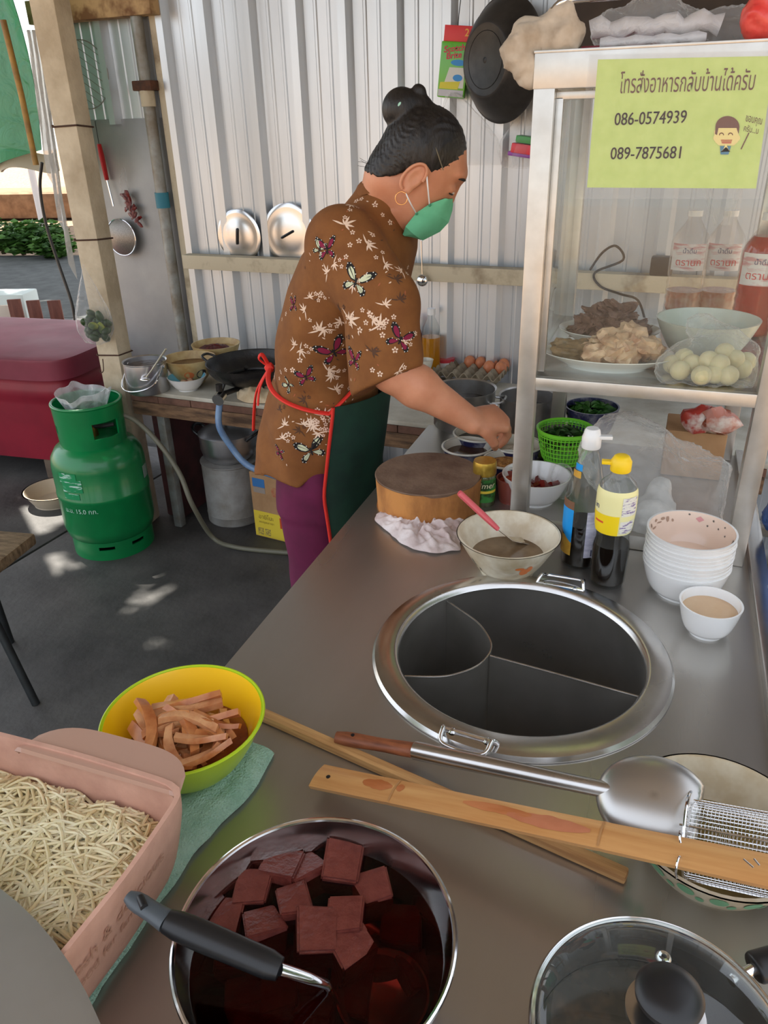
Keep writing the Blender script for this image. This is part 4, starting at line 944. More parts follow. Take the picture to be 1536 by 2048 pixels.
def loosecube(s, seed):
    bm = bmesh.new(); bmesh.ops.create_cube(bm, size=s)
    rr = random.Random(seed)
    for v in bm.verts: v.co += Vector((rr.uniform(-1, 1), rr.uniform(-1, 1), rr.uniform(-1, 1)))*s*.09; v.co.z *= .85
    bmesh.ops.bevel(bm, geom=bm.edges[:], offset=s*.05, segments=2, affect='EDGES'); me = bpy.data.meshes.new('blood_cube'); bm.to_mesh(me); bm.free(); me.materials.append(M_blood); finish(me, True, 50); return me
cms = [loosecube(R.uniform(.034, .042), k) for k in range(6)]
cub = [(505, 1775, .076, .3), (562, 1732, .077, .1), (612, 1738, .074, .9), (685, 1725, .078, .2), (745, 1775, .072, .5), (590, 1800, .080, .6), (690, 1832, .078, .35), (805, 1850, .052, .2), (525, 1850, .074, .7), (635, 1862, .076, .4), (700, 1890, .072, .9), (455, 1830, .072, .2), (560, 1990, .042, .5), (640, 2010, .040, .1), (740, 1700, .058, .6), (470, 1900, .045, .4), (760, 1910, .040, .3), (830, 1940, .040, .8), (540, 1925, .046, .0), (620, 1955, .040, .3), (490, 1990, .038, .6), (700, 1985, .036, .2)]
for i, (x, y, z, a) in enumerate(cub):
    q = P(x, y, ZC+z); o = bpy.data.objects.new('blood_cube', cms[i % 6]); COL.objects.link(o); o.location = (q.x, q.y, ZC+z-.011); o.rotation_euler = (R.uniform(-.2, .2), R.uniform(-.2, .2), a)
    tag(o, 'dark red cube of cooked blood in the steel bowl', 'blood cube', 'blood cubes in the steel bowl')
# ladle with black grip lying across the bowl rim
A = P(256, 1792, ZC+.140); B = P(334, 1842, ZC+.134); C_ = P(560, 1938, ZC+.112); D_ = P(652, 1968, ZC+.078)
ld = thing('soup_ladle', 'ladle with thick black grip resting across the steel bowl rim', 'ladle', tuple(B))
def wgrip(k): return [.006, .0075, .0085][k] if k < 3 else .0125
gp_ = [B.lerp(C_, i/10)-B for i in range(11)]; obj('grip', MB().tube(gp_, [.0105, .0125, .0130, .0132, .0132, .013, .0128, .0126, .0126, .0124, .010], 20, flat=.85), M_black, ld)
gt = [A.lerp(B, i/6)-B for i in range(7)]; obj('grip_end', MB().tube(gt, [.0055, .0085, .0092, .009, .0092, .0098, .0104], 18, flat=.7), mat('grey_rubber', srgb(74, 80, 84), .4), ld)
mid = A.lerp(B, .38)-B; obj('hang_hole', MB().tube([mid+Vector((-.004, .003, .0052)), mid+Vector((.006, -.0045, .0056))], .0036, 10), M_black, ld)
obj('shaft', MB().tube([q-B for q in (C_, C_.lerp(D_, .6), D_, D_+(D_-C_)*.25+Vector((0, 0, -.02)))], [.0062, .0060, .0050, .0040], 12, flat=.7), M_chrome, ld)
scp = P(765, 1985, ZC+.048); obj('scoop', MB().lathe([(.0, -.026), (.018, -.024), (.032, -.016), (.041, -.002), (.043, .0), (.041, .0), (.031, -.014), (.017, -.022), (0, -.024)], 40, c=scp-B), M_steel2, ld)

# long wooden stirring stick
A = P(500, 1418, ZC+.008); B = P(1254, 1753, ZC+.008)
o = thing('stirring_stick', 'long thin squared wooden stirring stick beneath the bamboo strainer', 'stick', tuple((A+B)/2)); m_ = (A+B)/2
Mx = frame(B-A); L = (B-A).length
obj('stick_shaft', MB().add(*(lambda b: (b.v, b.f))((lambda b: b.box((0, 0, 0), (L, .0155, .013), bev=.003))(MB()))), mat('pale_stick', srgb(206, 160, 104), .55, 0, srgb(160, 112, 66), scale=6, stretch=(1, 20, 20)), o, rot=Mx.to_euler())
# bamboo handled strainer
A = P(634, 1553, ZC+.024); B = P(1600, 1757, ZC+.122); d = (B-A).normalized(); L = (B-A).length; Mx = frame(d); side = Mx.to_3x3()@Vector((0, 1, 0))
M_bam = mat('bamboo', srgb(216, 166, 106), .42, 0, srgb(186, 126, 70), scale=5, stretch=(1, 14, 14), coat=.2, lo=.3, hi=.75)
M_bstain = mat('bamboo_stain', srgb(168, 92, 40), .4, 0, srgb(196, 124, 78), scale=8, stretch=(1, 5, 5)); M_bnode = mat('bamboo_node', srgb(176, 128, 80), .5)
bs_ = thing('bamboo_strainer', 'noodle strainer of wire mesh lashed to a flat bamboo handle', 'strainer', tuple(A), tuple(Mx.to_euler()))
wid = .038
def bam(u, v): return Vector((L*u, (-1+2*v)*wid/2*(1-.08*math.sin(u*PI)), .0045*math.cos((v-.5)*2.4)-.002+.0008*math.exp(-((u-.205)/.004)**2)+.0008*math.exp(-((u-.66)/.004)**2)))
obj('handle', MB().sheet(bam, 90, 12, .006), M_bam, bs_)
def onbam(u, v, lift=.0034): q = bam(u, v); return q+Vector((0, 0, lift))
def bampatch(u0, u1, v0, v1, m, name='stain', seed=0):
    mb = MB(); mb.grid(lambda a, b: onbam(u0+(u1-u0)*a, (v0+v1)/2+(v1-v0)/2*(2*b-1)*(math.sin(max(.02, min(.98, a))*PI)**.5)*(1+.3*nz(a*5, b, seed))), 24, 5); obj(name, mb, m, bs_)
bampatch(.125, .200, .35, .80, M_bstain); bampatch(.21, .228, .45, .80, M_bstain, seed=3); bampatch(.37, .52, .40, .78, M_bstain, seed=5); bampatch(.47, .64, .22, .72, mat('bamboo_stain2', srgb(196, 126, 92), .4, 0, srgb(176, 104, 70), scale=14), seed=8)
for u in (.207, .66): obj('node_ring', MB().grid(lambda a, b: onbam(u+.004*(a-.5), .02+.96*b, .0036), 3, 12), M_bnode, bs_)
obj('hang_hole', MB().lathe([(0, .0037), (.0028, .0037), (.0028, .0020)], 12, c=bam(.036, .45)), M_blackiron, bs_)
def tolocal(q): return (Matrix.Translation(A)@Mx).inverted()@q
def loopw(px, py, s):
    q = tolocal(P(px, py, ZC+.10)); u = q.x/L; pts = [(q.x, s*(wid*.5+.003), -.010), (q.x, s*(wid*.5+.005), .0), (q.x+.001, s*(wid*.5+.002), .007), (q.x+.002, s*wid*.34, .0085), (q.x+.003, s*wid*.24, .0045)]; obj('lashing_wire', MB().tube(smoothpts(pts, 5), .0012, 7), M_chrome, bs_)
loopw(1356, 1690, 1); loopw(1356, 1725, -1)
q = tolocal(P(1502, 1742, ZC+.10)); obj('lashing_wire', MB().tube([(q.x-.006, .004, .0048), (q.x+.003, -.004, .0052)], .0012, 7), M_chrome, bs_); obj('lashing_wire', MB().tube([(q.x+.003, .007, .0048), (q.x+.008, .0, .0052)], .0012, 7), M_chrome, bs_)
# deep basket of woven mesh: a cylinder lying along the handle, its mouth hoop standing up at the left
hc = tolocal(P(1378, 1640, ZC+.085)); ax0 = hc.x; br_ = .047; Lb = .16; bz = -.036; by = .056; rv_ = .72
mb = MB(); nseg = 64; nring = 44
for k in range(nring):
    x = ax0+Lb*k/(nring-1); rr = br_*(1 if k < nring*.7 else math.sqrt(max(.05, 1-((k/nring-.7)/.31)**2))); mb.tube([Vector((x+.0006*(i % 2), by+rr*math.cos(2*PI*i/nseg), bz+rv_*rr*math.sin(2*PI*i/nseg))) for i in range(nseg+1)], .00032, 4, cap=False)
for i in range(56):
    a = 2*PI*i/56; pts = []
    for k in range(12):
        t = k/11; rr = br_*(1 if t < .7 else math.sqrt(max(.05, 1-((t-.7)/.31)**2))); pts.append(Vector((ax0+Lb*t, by+rr*math.cos(a), bz+rv_*rr*math.sin(a))))
    mb.tube(pts, .00032, 4)
obj('mesh_basket', mb, M_chrome, bs_)
obj('mouth_hoop', MB().tube([Vector((ax0, by+br_*1.02*math.cos(2*PI*i/48), bz+rv_*br_*1.02*math.sin(2*PI*i/48)*(1.0 if i > 24 else 1.35))) for i in range(49)], .0018, 8, cap=False), M_chrome, bs_)
for a in (1.0, 1.9): obj('rib_wire', MB().tube([Vector((ax0-.006, by+br_*1.03*math.cos(a), bz+rv_*br_*1.03*math.sin(a))), Vector((ax0+Lb*.8, by+br_*1.03*math.cos(a), bz+rv_*br_*1.03*math.sin(a)))], .0011, 7), M_chrome, bs_)
# enamel bowl the strainer rests on
ec, er = circ((1258, 1610), (1640, 1660), ZC+.070)
ec = Vector((ec.x-.004, ec.y-.006, 0))
eb = bowl('enamel_bowl', 'cream enamel bowl with green pattern under the strainer, holding cloudy water', (ec.x, ec.y, ZC), er, .070, er*.55, M_offwhite, curve=1.6, fill=(.026, mat('cloudy_water', srgb(132, 112, 66), .12, 0, srgb(110, 92, 52), scale=16)), lip=.002)
ED = (er, .070, er*.55, 1.6); M_grn = mat('green_pattern', srgb(110, 172, 130), .4)
for a in np.arange(-3.0, -.2, .36): out_mark(eb, ED, a, .72, .10, .16, M_grn); out_mark(eb, ED, a+.16, .55, .06, .12, M_grn, .6)
# steel ladle with wooden grip lying across
A = P(672, 1474, ZC+.020); B = P(830, 1501, ZC+.022); C_ = P(1238, 1585, ZC+.080)
sl_ = thing('steel_ladle', 'large steel ladle with tube handle and short brown wooden grip', 'ladle', tuple(B))
M_grip = mat('dark_wood_grip', srgb(150, 86, 52), .5, 0, srgb(96, 50, 30), scale=8, stretch=(2, 12, 12))
obj('grip', MB().tube([A.lerp(B, i/8)-B for i in range(9)], [.0085, .0105, .0108, .0104, .0100, .0100, .0106, .0112, .0112], 16, flat=.8), M_grip, sl_)
obj('hang_hole', MB().tube([A.lerp(B, .22)-B+Vector((0, 0, .006)), A.lerp(B, .22)-B+Vector((0, 0, .0092))], .0026, 10), M_blackiron, sl_)
obj('tube_handle', MB().tube([B.lerp(C_, i/10)-B for i in range(11)], [.0118, .0120, .0118, .0116, .0113, .011, .0106, .0102, .0098, .0096, .0094], 20), M_steel2, sl_)
dc = P(1308, 1606, ZC+.0755); dv = (C_-A).normalized(); 
Md = frame(Vector((dv.x, dv.y, .05)), (.18, -.45, .9))
def dome_(u, v):
    a = 2*PI*u; t = v*PI/2; x = .062*math.cos(a)*math.cos(t); y = .053*math.sin(a)*math.cos(t); x = min(x, .048-.004*math.sin(t)); return Md.to_3x3()@Vector((x, y, .023*math.sin(t)))+dc-B
obj('scoop', MB().sheet(dome_, 49, 14, .0018), mat('ladle_steel', (.50, .49, .47), .30, .95), sl_, ang=50)
obj('neck_joint', MB().tube([C_-B-(C_-B).normalized()*.004, C_-B+dv*.018+Vector((0, 0, -.004))], [.0095, .012], 14, flat=.5), M_steel2, sl_)

# pan with glass lid
lc, lr_ = circ((1060, 2072), (1580, 2080), ZC+.105)
pan = thing('saucepan', 'steel saucepan with a black side handle under the glass lid', 'saucepan', (lc.x, lc.y, ZC))
obj('shell', MB().lathe([(0, 0), (lr_*.9, 0), (lr_*.95, .006), (lr_*.97, .10), (lr_*.99, .103), (lr_*.955, .103), (lr_*.94, .010), (0, .008)], 72), M_steel2, pan)
obj('contents', MB().lathe([(0, .055), (lr_*.945, .055), (lr_*.94, .045), (0, .045)], 60), mat('dark_stew', srgb(38, 34, 24), .15, 0, srgb(84, 62, 44), scale=26, lo=.5, hi=.7), pan)
lid = thing('glass_pan_cover', 'round glass pan lid with steel rim and black knob', 'lid', (lc.x, lc.y, ZC+.1045))
dome = [(lr_*.985, .003)]+[(lr_*.97*math.cos(t), .004+.030*math.sin(t)) for t in np.linspace(.12, 1.40, 12)]+[(.018, .0345)]
obj('glass_dome', MB().lathe(dome, 80), glass('lid_glass', (.90, .95, .93), 1.7, .01, haze=.02), lid)
obj('steel_rim', MB().lathe([(lr_*.955, .005), (lr_*.985, .0068), (lr_*1.0, .005), (lr_*1.005, .001), (lr_*.985, 0), (lr_*.955, .003)], 96), M_chrome, lid)
kq = Vector((0, 0, .0345)); 
obj('knob_plate', MB().lathe([(0, .0), (.029, 0), (.030, .001), (.012, .003), (0, .003)], 48, c=kq), M_steel2, lid)
obj('knob', MB().lathe([(.009, .002), (.010, .010), (.020, .014), (.0250, .019), (.0255, .024), (.022, .029), (.013, .0318), (0, .0325)], 48, c=kq), M_black, lid)
vq = P(1328, 1912, ZC+.133)-Vector((lc.x, lc.y, ZC+.1045)); obj('vent', MB().lathe([(.0022, .002), (.0045, .0025), (.0062, .001), (.0066, -.001), (.0022, -.002)], 24, c=(vq.x, vq.y, .0265)), M_chrome, lid)
hA = P(1462, 1962, ZC+.092); hB = P(1512, 1935, ZC+.094); hC = P(1620, 1905, ZC+.096); org = Vector((lc.x, lc.y, ZC))
obj('handle_shank', MB().tube([hA-org, hB-org], .0052, 12), M_chrome, pan)
obj('side_handle', MB().tube([q-org for q in smoothpts([hB-(hC-hB)*.06, hB+(hC-hB)*.06, hB.lerp(hC, .4), hC], 4)], [.010, .0125, .0135, .014]+[.014]*9, 16, flat=.75), M_black, pan)
# large aluminium lid nearest the corner
def circle3(a, b, c):
    ax, ay, bx, by, cx, cy = a.x, a.y, b.x, b.y, c.x, c.y; d = 2*(ax*(by-cy)+bx*(cy-ay)+cx*(ay-by))
    ux = ((ax*ax+ay*ay)*(by-cy)+(bx*bx+by*by)*(cy-ay)+(cx*cx+cy*cy)*(ay-by))/d; uy = ((ax*ax+ay*ay)*(cx-bx)+(bx*bx+by*by)*(ax-cx)+(cx*cx+cy*cy)*(bx-ax))/d; return Vector((ux, uy, a.z)), math.hypot(ax-ux, ay-uy)
zl_ = ZC+.145; c3, r3 = circle3(P(0, 1782, zl_), P(100, 1880, zl_), P(192, 2040, zl_))
al = thing('stockpot', 'tall aluminium stockpot with a domed grey lid beside the pink tub', 'pot', (c3.x, c3.y, ZC))
obj('body', MB().lathe([(0, 0), (r3*.80, 0), (r3*.83, .006), (r3*.84, .140), (0, .140)], 72), M_alu, al)
obj('domed_lid', MB().lathe([(r3*.93, .140), (r3, .142), (r3*1.004, .145), (r3*.985, .1475), (r3*.93, .1485), (r3*.85, .156), (r3*.6, .172), (r3*.3, .181), (0, .183), (0, .14)], 96), mat('lid_aluminium', (.60, .62, .61), .34, .85, (.52, .53, .52), scale=5, rvar=.06), al)
obj('lid_knob', MB().lathe([(0, .18), (.010, .182), (.010, .192), (.018, .197), (.018, .204), (0, .206)], 32), M_black, al)
print('stockpot', c3, r3, 'pan', lc, lr_, 'enamel', ec, er, 'steelbowl', vc, vr, 'yellow', yc, yr)
# ================================================================== gas cylinder
gcx = P(208, 1092, 0); G = Vector((-1.985, 2.205, 0))
gas = thing('gas_cylinder', 'bright green steel cooking gas cylinder with open collar standing by the post', 'gas cylinder', tuple(G))
M_gas = mat('green_enamel', srgb(0, 128, 66), .32, 0, srgb(0, 112, 58), scale=6, coat=.3); gR = .172
prof = [(0, .045), (gR*.5, .050), (gR*.80, .060), (gR*.95, .085), (gR, .12), (gR, .245), (gR+.002, .248), (gR+.002, .262), (gR, .265), (gR, .365), (gR*.97, .400), (gR*.86, .430), (gR*.66, .450), (gR*.3, .462), (0, .465)]
obj('body', MB().lathe(prof, 72), M_gas, gas)
def ringwall(r, z0, z1, th, holes, seg=144, flare=0):
    """upright ring with window openings: holes = (a0, a1, za, zb)"""
    zs = sorted(set([z0, z1]+[z for h in holes for z in h[2:]])); mb = MB(); vs = []; idx = {}
    def vid(i, j, o):
        k = (i % seg, j, o)
        if k not in idx:
            a = 2*PI*k[0]/seg; rr = r+flare*(zs[j]-z0)/(z1-z0)+(th/2 if o else -th/2); idx[k] = len(vs); vs.append((rr*math.cos(a), rr*math.sin(a), zs[j]))
        return idx[k]
    solid = lambda i, j: 0 <= j < len(zs)-1 and not any((h[0] <= 2*PI*((i % seg)+.5)/seg <= h[1]) and zs[j] >= h[2]-1e-6 and zs[j+1] <= h[3]+1e-6 for h in holes)
    fs = []
    for i in range(seg):
        for j in range(len(zs)-1):
            if not solid(i, j): continue
            fs.append([vid(i, j, 1), vid(i+1, j, 1), vid(i+1, j+1, 1), vid(i, j+1, 1)]); fs.append([vid(i, j, 0), vid(i, j+1, 0), vid(i+1, j+1, 0), vid(i+1, j, 0)])
            if not solid(i, j-1): fs.append([vid(i, j, 0), vid(i+1, j, 0), vid(i+1, j, 1), vid(i, j, 1)])
            if not solid(i, j+1): fs.append([vid(i, j+1, 1), vid(i+1, j+1, 1), vid(i+1, j+1, 0), vid(i, j+1, 0)])
            if not solid(i-1, j): fs.append([vid(i, j, 0), vid(i, j, 1), vid(i, j+1, 1), vid(i, j+1, 0)])
            if not solid(i+1, j): fs.append([vid(i+1, j, 1), vid(i+1, j, 0), vid(i+1, j+1, 0), vid(i+1, j+1, 1)])
    return mb.add(vs, fs)
ca = tocam(G) % (2*PI)
obj('foot_ring', ringwall(gR*.88, 0, .075, .006, [(ca-.42, ca-.05, .044, .058), (ca+.40, ca+.80, .044, .058), (ca+1.15, ca+1.5, .044, .058)]), M_gas, gas)
cR = .118
obj('collar', ringwall(cR, .425, .602, .006, [(ca+.02, ca+1.15, .485, .545), (ca-1.6, ca-1.25, .500, .530), (ca-1.75, ca-1.5, .55, .575)], flare=.006), M_gas, gas)
obj('collar_bead', MB().tube([Vector(((cR+.006)*math.cos(2*PI*i/72), (cR+.006)*math.sin(2*PI*i/72), .602)) for i in range(73)], .006, 10, cap=False), M_gas, gas)
val = obj('valve', MB().lathe([(0, .46), (.022, .462), (.020, .50), (.012, .505), (.012, .535), (.018, .540), (.018, .550), (0, .552)], 24), mat('brass', srgb(150, 120, 60), .4, .9), gas)
obj('hose_tail', MB().tube(smoothpts([(.012, 0, .50), (.05, .0, .505), (.09, .02, .51)], 5), .008, 10), mat('dark_rubber', (.02, .02, .02), .6), val)
for z0, z1, a0, a1 in ((.30, .35, -.95, -.45), (.27, .295, -.95, -.55), (.335, .375, -1.0, -.55)):
    curved_label(gR+.001, z0, z1, ca+a0, ca+a1, mat('worn_stencil', srgb(20, 140, 84), .5, 0, srgb(190, 220, 206), scale=40, stretch=(.5, .5, 3), lo=.55, hi=.62), gas, 'stencil')
wrap_text('น.น. 15.0 กก.', .026, gR+.002, .222, ca-.62, mat('stencil_white', srgb(176, 214, 196), .6), gas, 'stencil')
curved_label(gR+.001, .29, .34, ca+1.05, ca+1.30, mat('scraped_paint', srgb(140, 160, 150), .6), gas, 'scrape')
# plastic bag with greens stuffed in the collar
def openbag(name, label, c, r, h, m, seed, squash=(1, 1)):
    mb = MB()
    def fn(u, v):
        a = 2*PI*u; rr = r*(.72+.36*v+.07*math.sin(a*5+seed)+.05*math.sin(a*11+seed*2)*v); z = h*v+.012*v*math.sin(a*2+seed)+.006*v*math.sin(a*7+seed); return Vector((rr*math.cos(a)*squash[0], rr*math.sin(a)*squash[1], z))
    mb.grid(fn, 80, 12, closeu=True); mb.grid(lambda u, v: (lambda q: Vector((q.x*(1-.10*v), q.y*(1-.10*v), q.z-.022*v+.008*math.sin(v*PI))))(fn(u, 1)), 80, 5, closeu=True)
    mb.grid(lambda u, v: (lambda q: Vector((q.x*v, q.y*v, q.z)))(fn(u, 0)), 80, 2, closeu=True)
    return tag(obj(name, mb, m, loc=c, ang=80), label, 'plastic bag')
openbag('plastic_bag', 'open clear plastic bag stuffed in the gas cylinder collar', (G.x, G.y, .556), .088, .082, film('white_film', (.92, .92, .95), opac=.28, rough=.2), 2)
o = obj('herb_heap', leafheap(.07, 90, .03, .018, 31), mat('bag_greens', srgb(46, 120, 60), .5), loc=(G.x, G.y, .560)); stuff(tag(o, 'green leaves inside the bag on the gas cylinder', 'leaves'))

# grey gas hose from the cylinder down to the floor
hz_ = [PY(208, 826, G.y+.02), PY(262, 836, 2.28), PY(312, 880, 2.27), PY(358, 945, 2.26), PY(385, 1010, 2.24), P(425, 1074, .02), P(470, 1094, .012), P(560, 1104, .012), P(640, 1108, .012)]
o = obj('gas_hose', MB().tube([q-hz_[5] for q in smoothpts(hz_, 8)], .0095, 10), mat('grey_hose', srgb(110, 108, 92), .5), loc=hz_[5]); tag(o, 'dull grey gas hose drooping from the green cylinder to the floor', 'hose')

# ================================================================== maroon bin with lid at the left
M_bin = mat('maroon_plastic', srgb(138, 24, 44), .42, 0, srgb(120, 18, 38), scale=4); M_binlid = mat('faded_maroon_lid', srgb(132, 48, 66), .5, 0, srgb(112, 34, 52), scale=3, bump=.1, bscale=8, rvar=.08)
b0 = Vector((-2.47, 2.62, 0)); bin_ = thing('storage_bin', 'big maroon plastic bin with a faded hinged lid, raised on blocks', 'bin', tuple(b0), (0, 0, math.radians(4)))
bw, bd = 1.05, .72; zb0, zb1, zl0, zl1 = .10, .52, .52, .635
def binbody(u, v):
    a = 2*PI*u; x, y = sqr(a, 9); f = .90+.10*v+(.025 if .72 < v < .9 else 0); return Vector((-bw/2+x*bw/2*f, bd/2+y*bd/2*f, zb0+(zb1-zb0)*v))
mb = MB(); mb.grid(binbody, 120, 22, closeu=True); mb.grid(lambda u, v: (lambda q: Vector((-bw/2+(q.x+bw/2)*v, bd/2+(q.y-bd/2)*v, q.z)))(binbody(1-u, 0)), 120, 2, closeu=True); obj('body', mb, M_bin, bin_, ang=50)
def binlid(u, v):
    a = 2*PI*u; x, y = sqr(a, 8); f = 1.03 if v < .45 else 1.03-.06*(v-.45)**1.2
    z = zl0-.015+.085*min(1, v/.45)+(.028*(1-((1-(v-.45)/.55))**2) if v > .45 else 0); k = f if v < .55 else f*(1-(v-.55)/.45)
    return Vector((-bw/2+x*bw/2*k, bd/2+y*bd/2*k, z))
mb = MB(); mb.grid(binlid, 120, 26, closeu=True); obj('lid', mb, M_binlid, bin_, ang=40)
obj('lid_latch', MB().box((-bw*.36, -.022, zl0+.035), (.05, .02, .07), bev=.006), M_bin, bin_); obj('lid_handle', MB().box((-bw*.48, -.02, zl0+.04), (.16, .03, .035), bev=.01), M_binlid, bin_)
for x in (-.16, -.86): obj('support_block', MB().box((x-.02, .10, .05), (.11, .12, .10), bev=.006), mat('grey_block', srgb(110, 94, 78), .9, 0, srgb(86, 72, 60), scale=10), bin_)
for x in (-.16, -.86): obj('support_block', MB().box((x, .6, .05), (.11, .12, .10), bev=.006), mat('grey_block', srgb(110, 94, 78), .9), bin_)
# shallow dish on the floor behind the cylinder
q = P(86, 996, .02); t = thing('feeding_dish', 'shallow beige plastic dish on the floor behind the gas cylinder', 'dish', (q.x+.05, q.y+.02, 0))
obj('shell', MB().lathe(closed_bowl(bowl_prof(.125, .065, .09, .004, .006, 1.0)), 48), mat('beige_plastic', srgb(186, 170, 148), .5), t)
# pickets and boards behind the bin
for i, (x0, x1, yt, kind) in enumerate(((17, 37, 598, 0), (55, 75, 600, 0), (97, 117, 600, 0), (-8, 12, 610, 1))):
    a, b = PY(x0, yt, 3.62), PY(x1, yt, 3.62); wd_ = (b-a).length
    o = obj('picket_board', MB().box((0, 0, a.z/2), (wd_, .02, a.z), bev=.003), mat('brown_picket', srgb(128, 78, 62), .7, 0, srgb(104, 60, 48), scale=9, stretch=(8, 8, 1)) if not kind else mat('pale_picket', srgb(214, 202, 186), .8), loc=((a.x+b.x)/2, 3.62, 0), rot=(0, 0, .55))
    tag(o, ('brown wooden picket beside the pale board behind the maroon bin', 'brown wooden picket between the other two brown pickets', 'brown wooden picket closest to the concrete post', 'pale wooden board standing beside the brown pickets')[i], 'board', 'boards behind the maroon bin')
a = PY(-10, 586, 3.75); b = PY(42, 586, 3.75)
o = obj('foam_box', MB().box((0, 0, .05+(a.z-.05)/2), (.34, .2, a.z-.05+.05), bev=.01), mat('white_foam', srgb(212, 222, 218), .7), loc=(b.x-.17, 3.78, -.022), rot=(0, 0, .3)); tag(o, 'white foam box standing behind the pickets', 'box')

# stool at the far left
s1 = P(52, 1082, .42)
stl = thing('wooden_stool', 'old stool with thick plank seat and dark metal legs', 'stool', (s1.x-.20, s1.y-.11, 0), (0, 0, math.radians(8)))
obj('seat', MB().box((0, 0, .402), (.42, .26, .036), bev=.008), mat('grey_plank', srgb(150, 128, 96), .8, 0, srgb(104, 84, 58), scale=8, stretch=(2, 10, 4), bump=.3), stl)
M_dark = mat('dark_leg_steel', srgb(52, 58, 60), .5, .5, srgb(40, 42, 42), scale=12)
fz = P(72, 1408, 0)-Vector((s1.x-.20, s1.y-.11, 0)); fz = Matrix.Rotation(-math.radians(8), 3, 'Z')@fz
for sx_, sy_ in ((1, 1), (1, -1), (-1, 1), (-1, -1)):
    top_ = Vector((sx_*.17, sy_*.10, .386)); bot = Vector((sx_*.19, sy_*.12, .0)) if not (sx_ > 0 and sy_ < 0) else Vector((fz.x, fz.y, 0))
    if sx_ > 0 and sy_ > 0: top_.x = bot.x = .02
    obj('leg', MB().tube([bot, top_], .012, 10), M_dark, stl)

# ================================================================== back cooking table
TH = .60; tA = P(258, 779, TH); tB = P(891, 853, TH); td = (tB-tA).normalized(); ta = math.atan2(td.y, td.x); tn = Vector((-td.y, td.x, 0)); TL_ = 2.25; TD = .52
tab = thing('cooking_table', 'long low cooking table with pale top and grimy wooden edge boards', 'table', (tA.x, tA.y, 0), (0, 0, ta))
obj('top_board', MB().box((TL_/2, TD/2, TH-.008), (TL_, TD, .016), bev=.003), mat('stained_white_board', srgb(196, 194, 182), .45, 0, srgb(150, 142, 124), scale=5, detail=6), tab)
M_plank = mat('grimy_plank', srgb(140, 108, 78), .8, 0, srgb(74, 54, 38), scale=6, detail=6, stretch=(1.5, 10, 8), bump=.3)
xx = 0.0; k = 0
while xx < TL_-.02:
    wdt = min(R.uniform(.10, .16), TL_-xx); obj('edge_block', MB().box((xx+wdt/2, .012+.002*R.random(), TH-.030), (wdt-.002, .024, .026), bev=.002), mat('edge_brick', srgb(122, 88, 72), .85, 0, srgb(84, 58, 46), scale=12), tab); xx += wdt
for j in range(3): obj('edge_board', MB().box((TL_*(j+.5)/3, .020, TH-.072), (TL_/3-.003, .036, .054), bev=.003), M_plank, tab)
for (x, y) in ((.10, .05), (.10, TD-.05), (1.05, TD-.05), (TL_-.1, .05), (TL_-.1, TD-.05)): obj('leg', MB().box((x, y, (TH-.10)/2), (.035, .035, TH-.10), bev=.003), M_pipe, tab)
obj('stretcher', MB().box((1.1, TD-.05, .34), (2.0, .025, .03), bev=.002), M_pipe, tab)
obj('brick_pier', MB().box((.035, .26, .25), (.09, .30, .50), bev=.01), mat('dark_pier', srgb(96, 50, 50), .8, 0, srgb(64, 40, 38), scale=8), tab)
def TB(px, py, dz=0): return P(px, py, TH+dz)
# aluminium pot with spoon
c, r = circ((256, 718), (322, 726), TH+.115)
t = thing('soup_pot_small', 'dented aluminium cooking pot with bail handle beside the post', 'pot', (c.x, c.y, TH))
obj('shell', MB().lathe([(0, 0), (r*.95, 0), (r, .006), (r, .112), (r*1.04, .116), (r*1.04, .118), (r*.97, .114), (r*.965, .008), (0, .008)], 48), mat('pot_aluminium', (.62, .62, .64), .3, .95), t)
obj('contents', MB().lathe([(0, .098), (r*.96, .098), (r*.95, .09), (0, .09)], 40), mat('thick_brown_stew', srgb(92, 72, 54), .4, 0, srgb(60, 44, 32), scale=30, bump=.4), t)
obj('bail_handle', MB().tube(smoothpts([(r*1.02, -.01, .100), (r*.9, -.55*r-.02, .045), (0, -r-.012, .022), (-r*.9, -.55*r-.02, .03), (-r*1.02, 0, .10)], 6), .0028, 8), M_chrome, t)
for s in (-1, 1): obj('bail_lug', MB().ico((s*r*1.03, 0, .10), .008, 1), M_chrome, t)
a = TB(305, 745, .10); b = PY(332, 698, a.y+.02)
o = thing('stew_spoon', 'metal spoon handle sticking out of the aluminium pot', 'spoon', tuple(a)); obj('handle', MB().tube([Vector((-.03, .0, -.02)), Vector((0, 0, .01)), b-a], [.005, .005, .0065], 8, flat=.5), mat('pale_spoon', srgb(206, 200, 178), .3, .3), o)
obj('bowl_end', MB().ico((-.038, 0, -.03), .018, 2, (1.2, .8, .4)), M_chrome, o)
# small white bowl, blue inside
c, r = circ((335, 752), (411, 752), TH+.052)
t = thing('blue_bowl', 'small white bowl with sky blue inside holding shallots on the table edge', 'bowl', (c.x, c.y, TH)); bowl2(t, r, .052, r*.5, mat('sky_glaze', srgb(122, 196, 224), .2), M_white, 1.5)
for i in range(7):
    o = obj('shallot', MB().ico((0, 0, 0), .011, 2, (1.3, 1, .9), .2, i), mat('shallot_skin', srgb(170, 96, 84), .4, 0, srgb(206, 190, 150), scale=30), loc=(c.x+R.uniform(-.02, .02), c.y+R.uniform(-.02, .02), TH+.026+R.uniform(0, .008))); tag(o, 'small pinkish shallot in the blue lined bowl', 'shallot', 'shallots in the blue bowl')
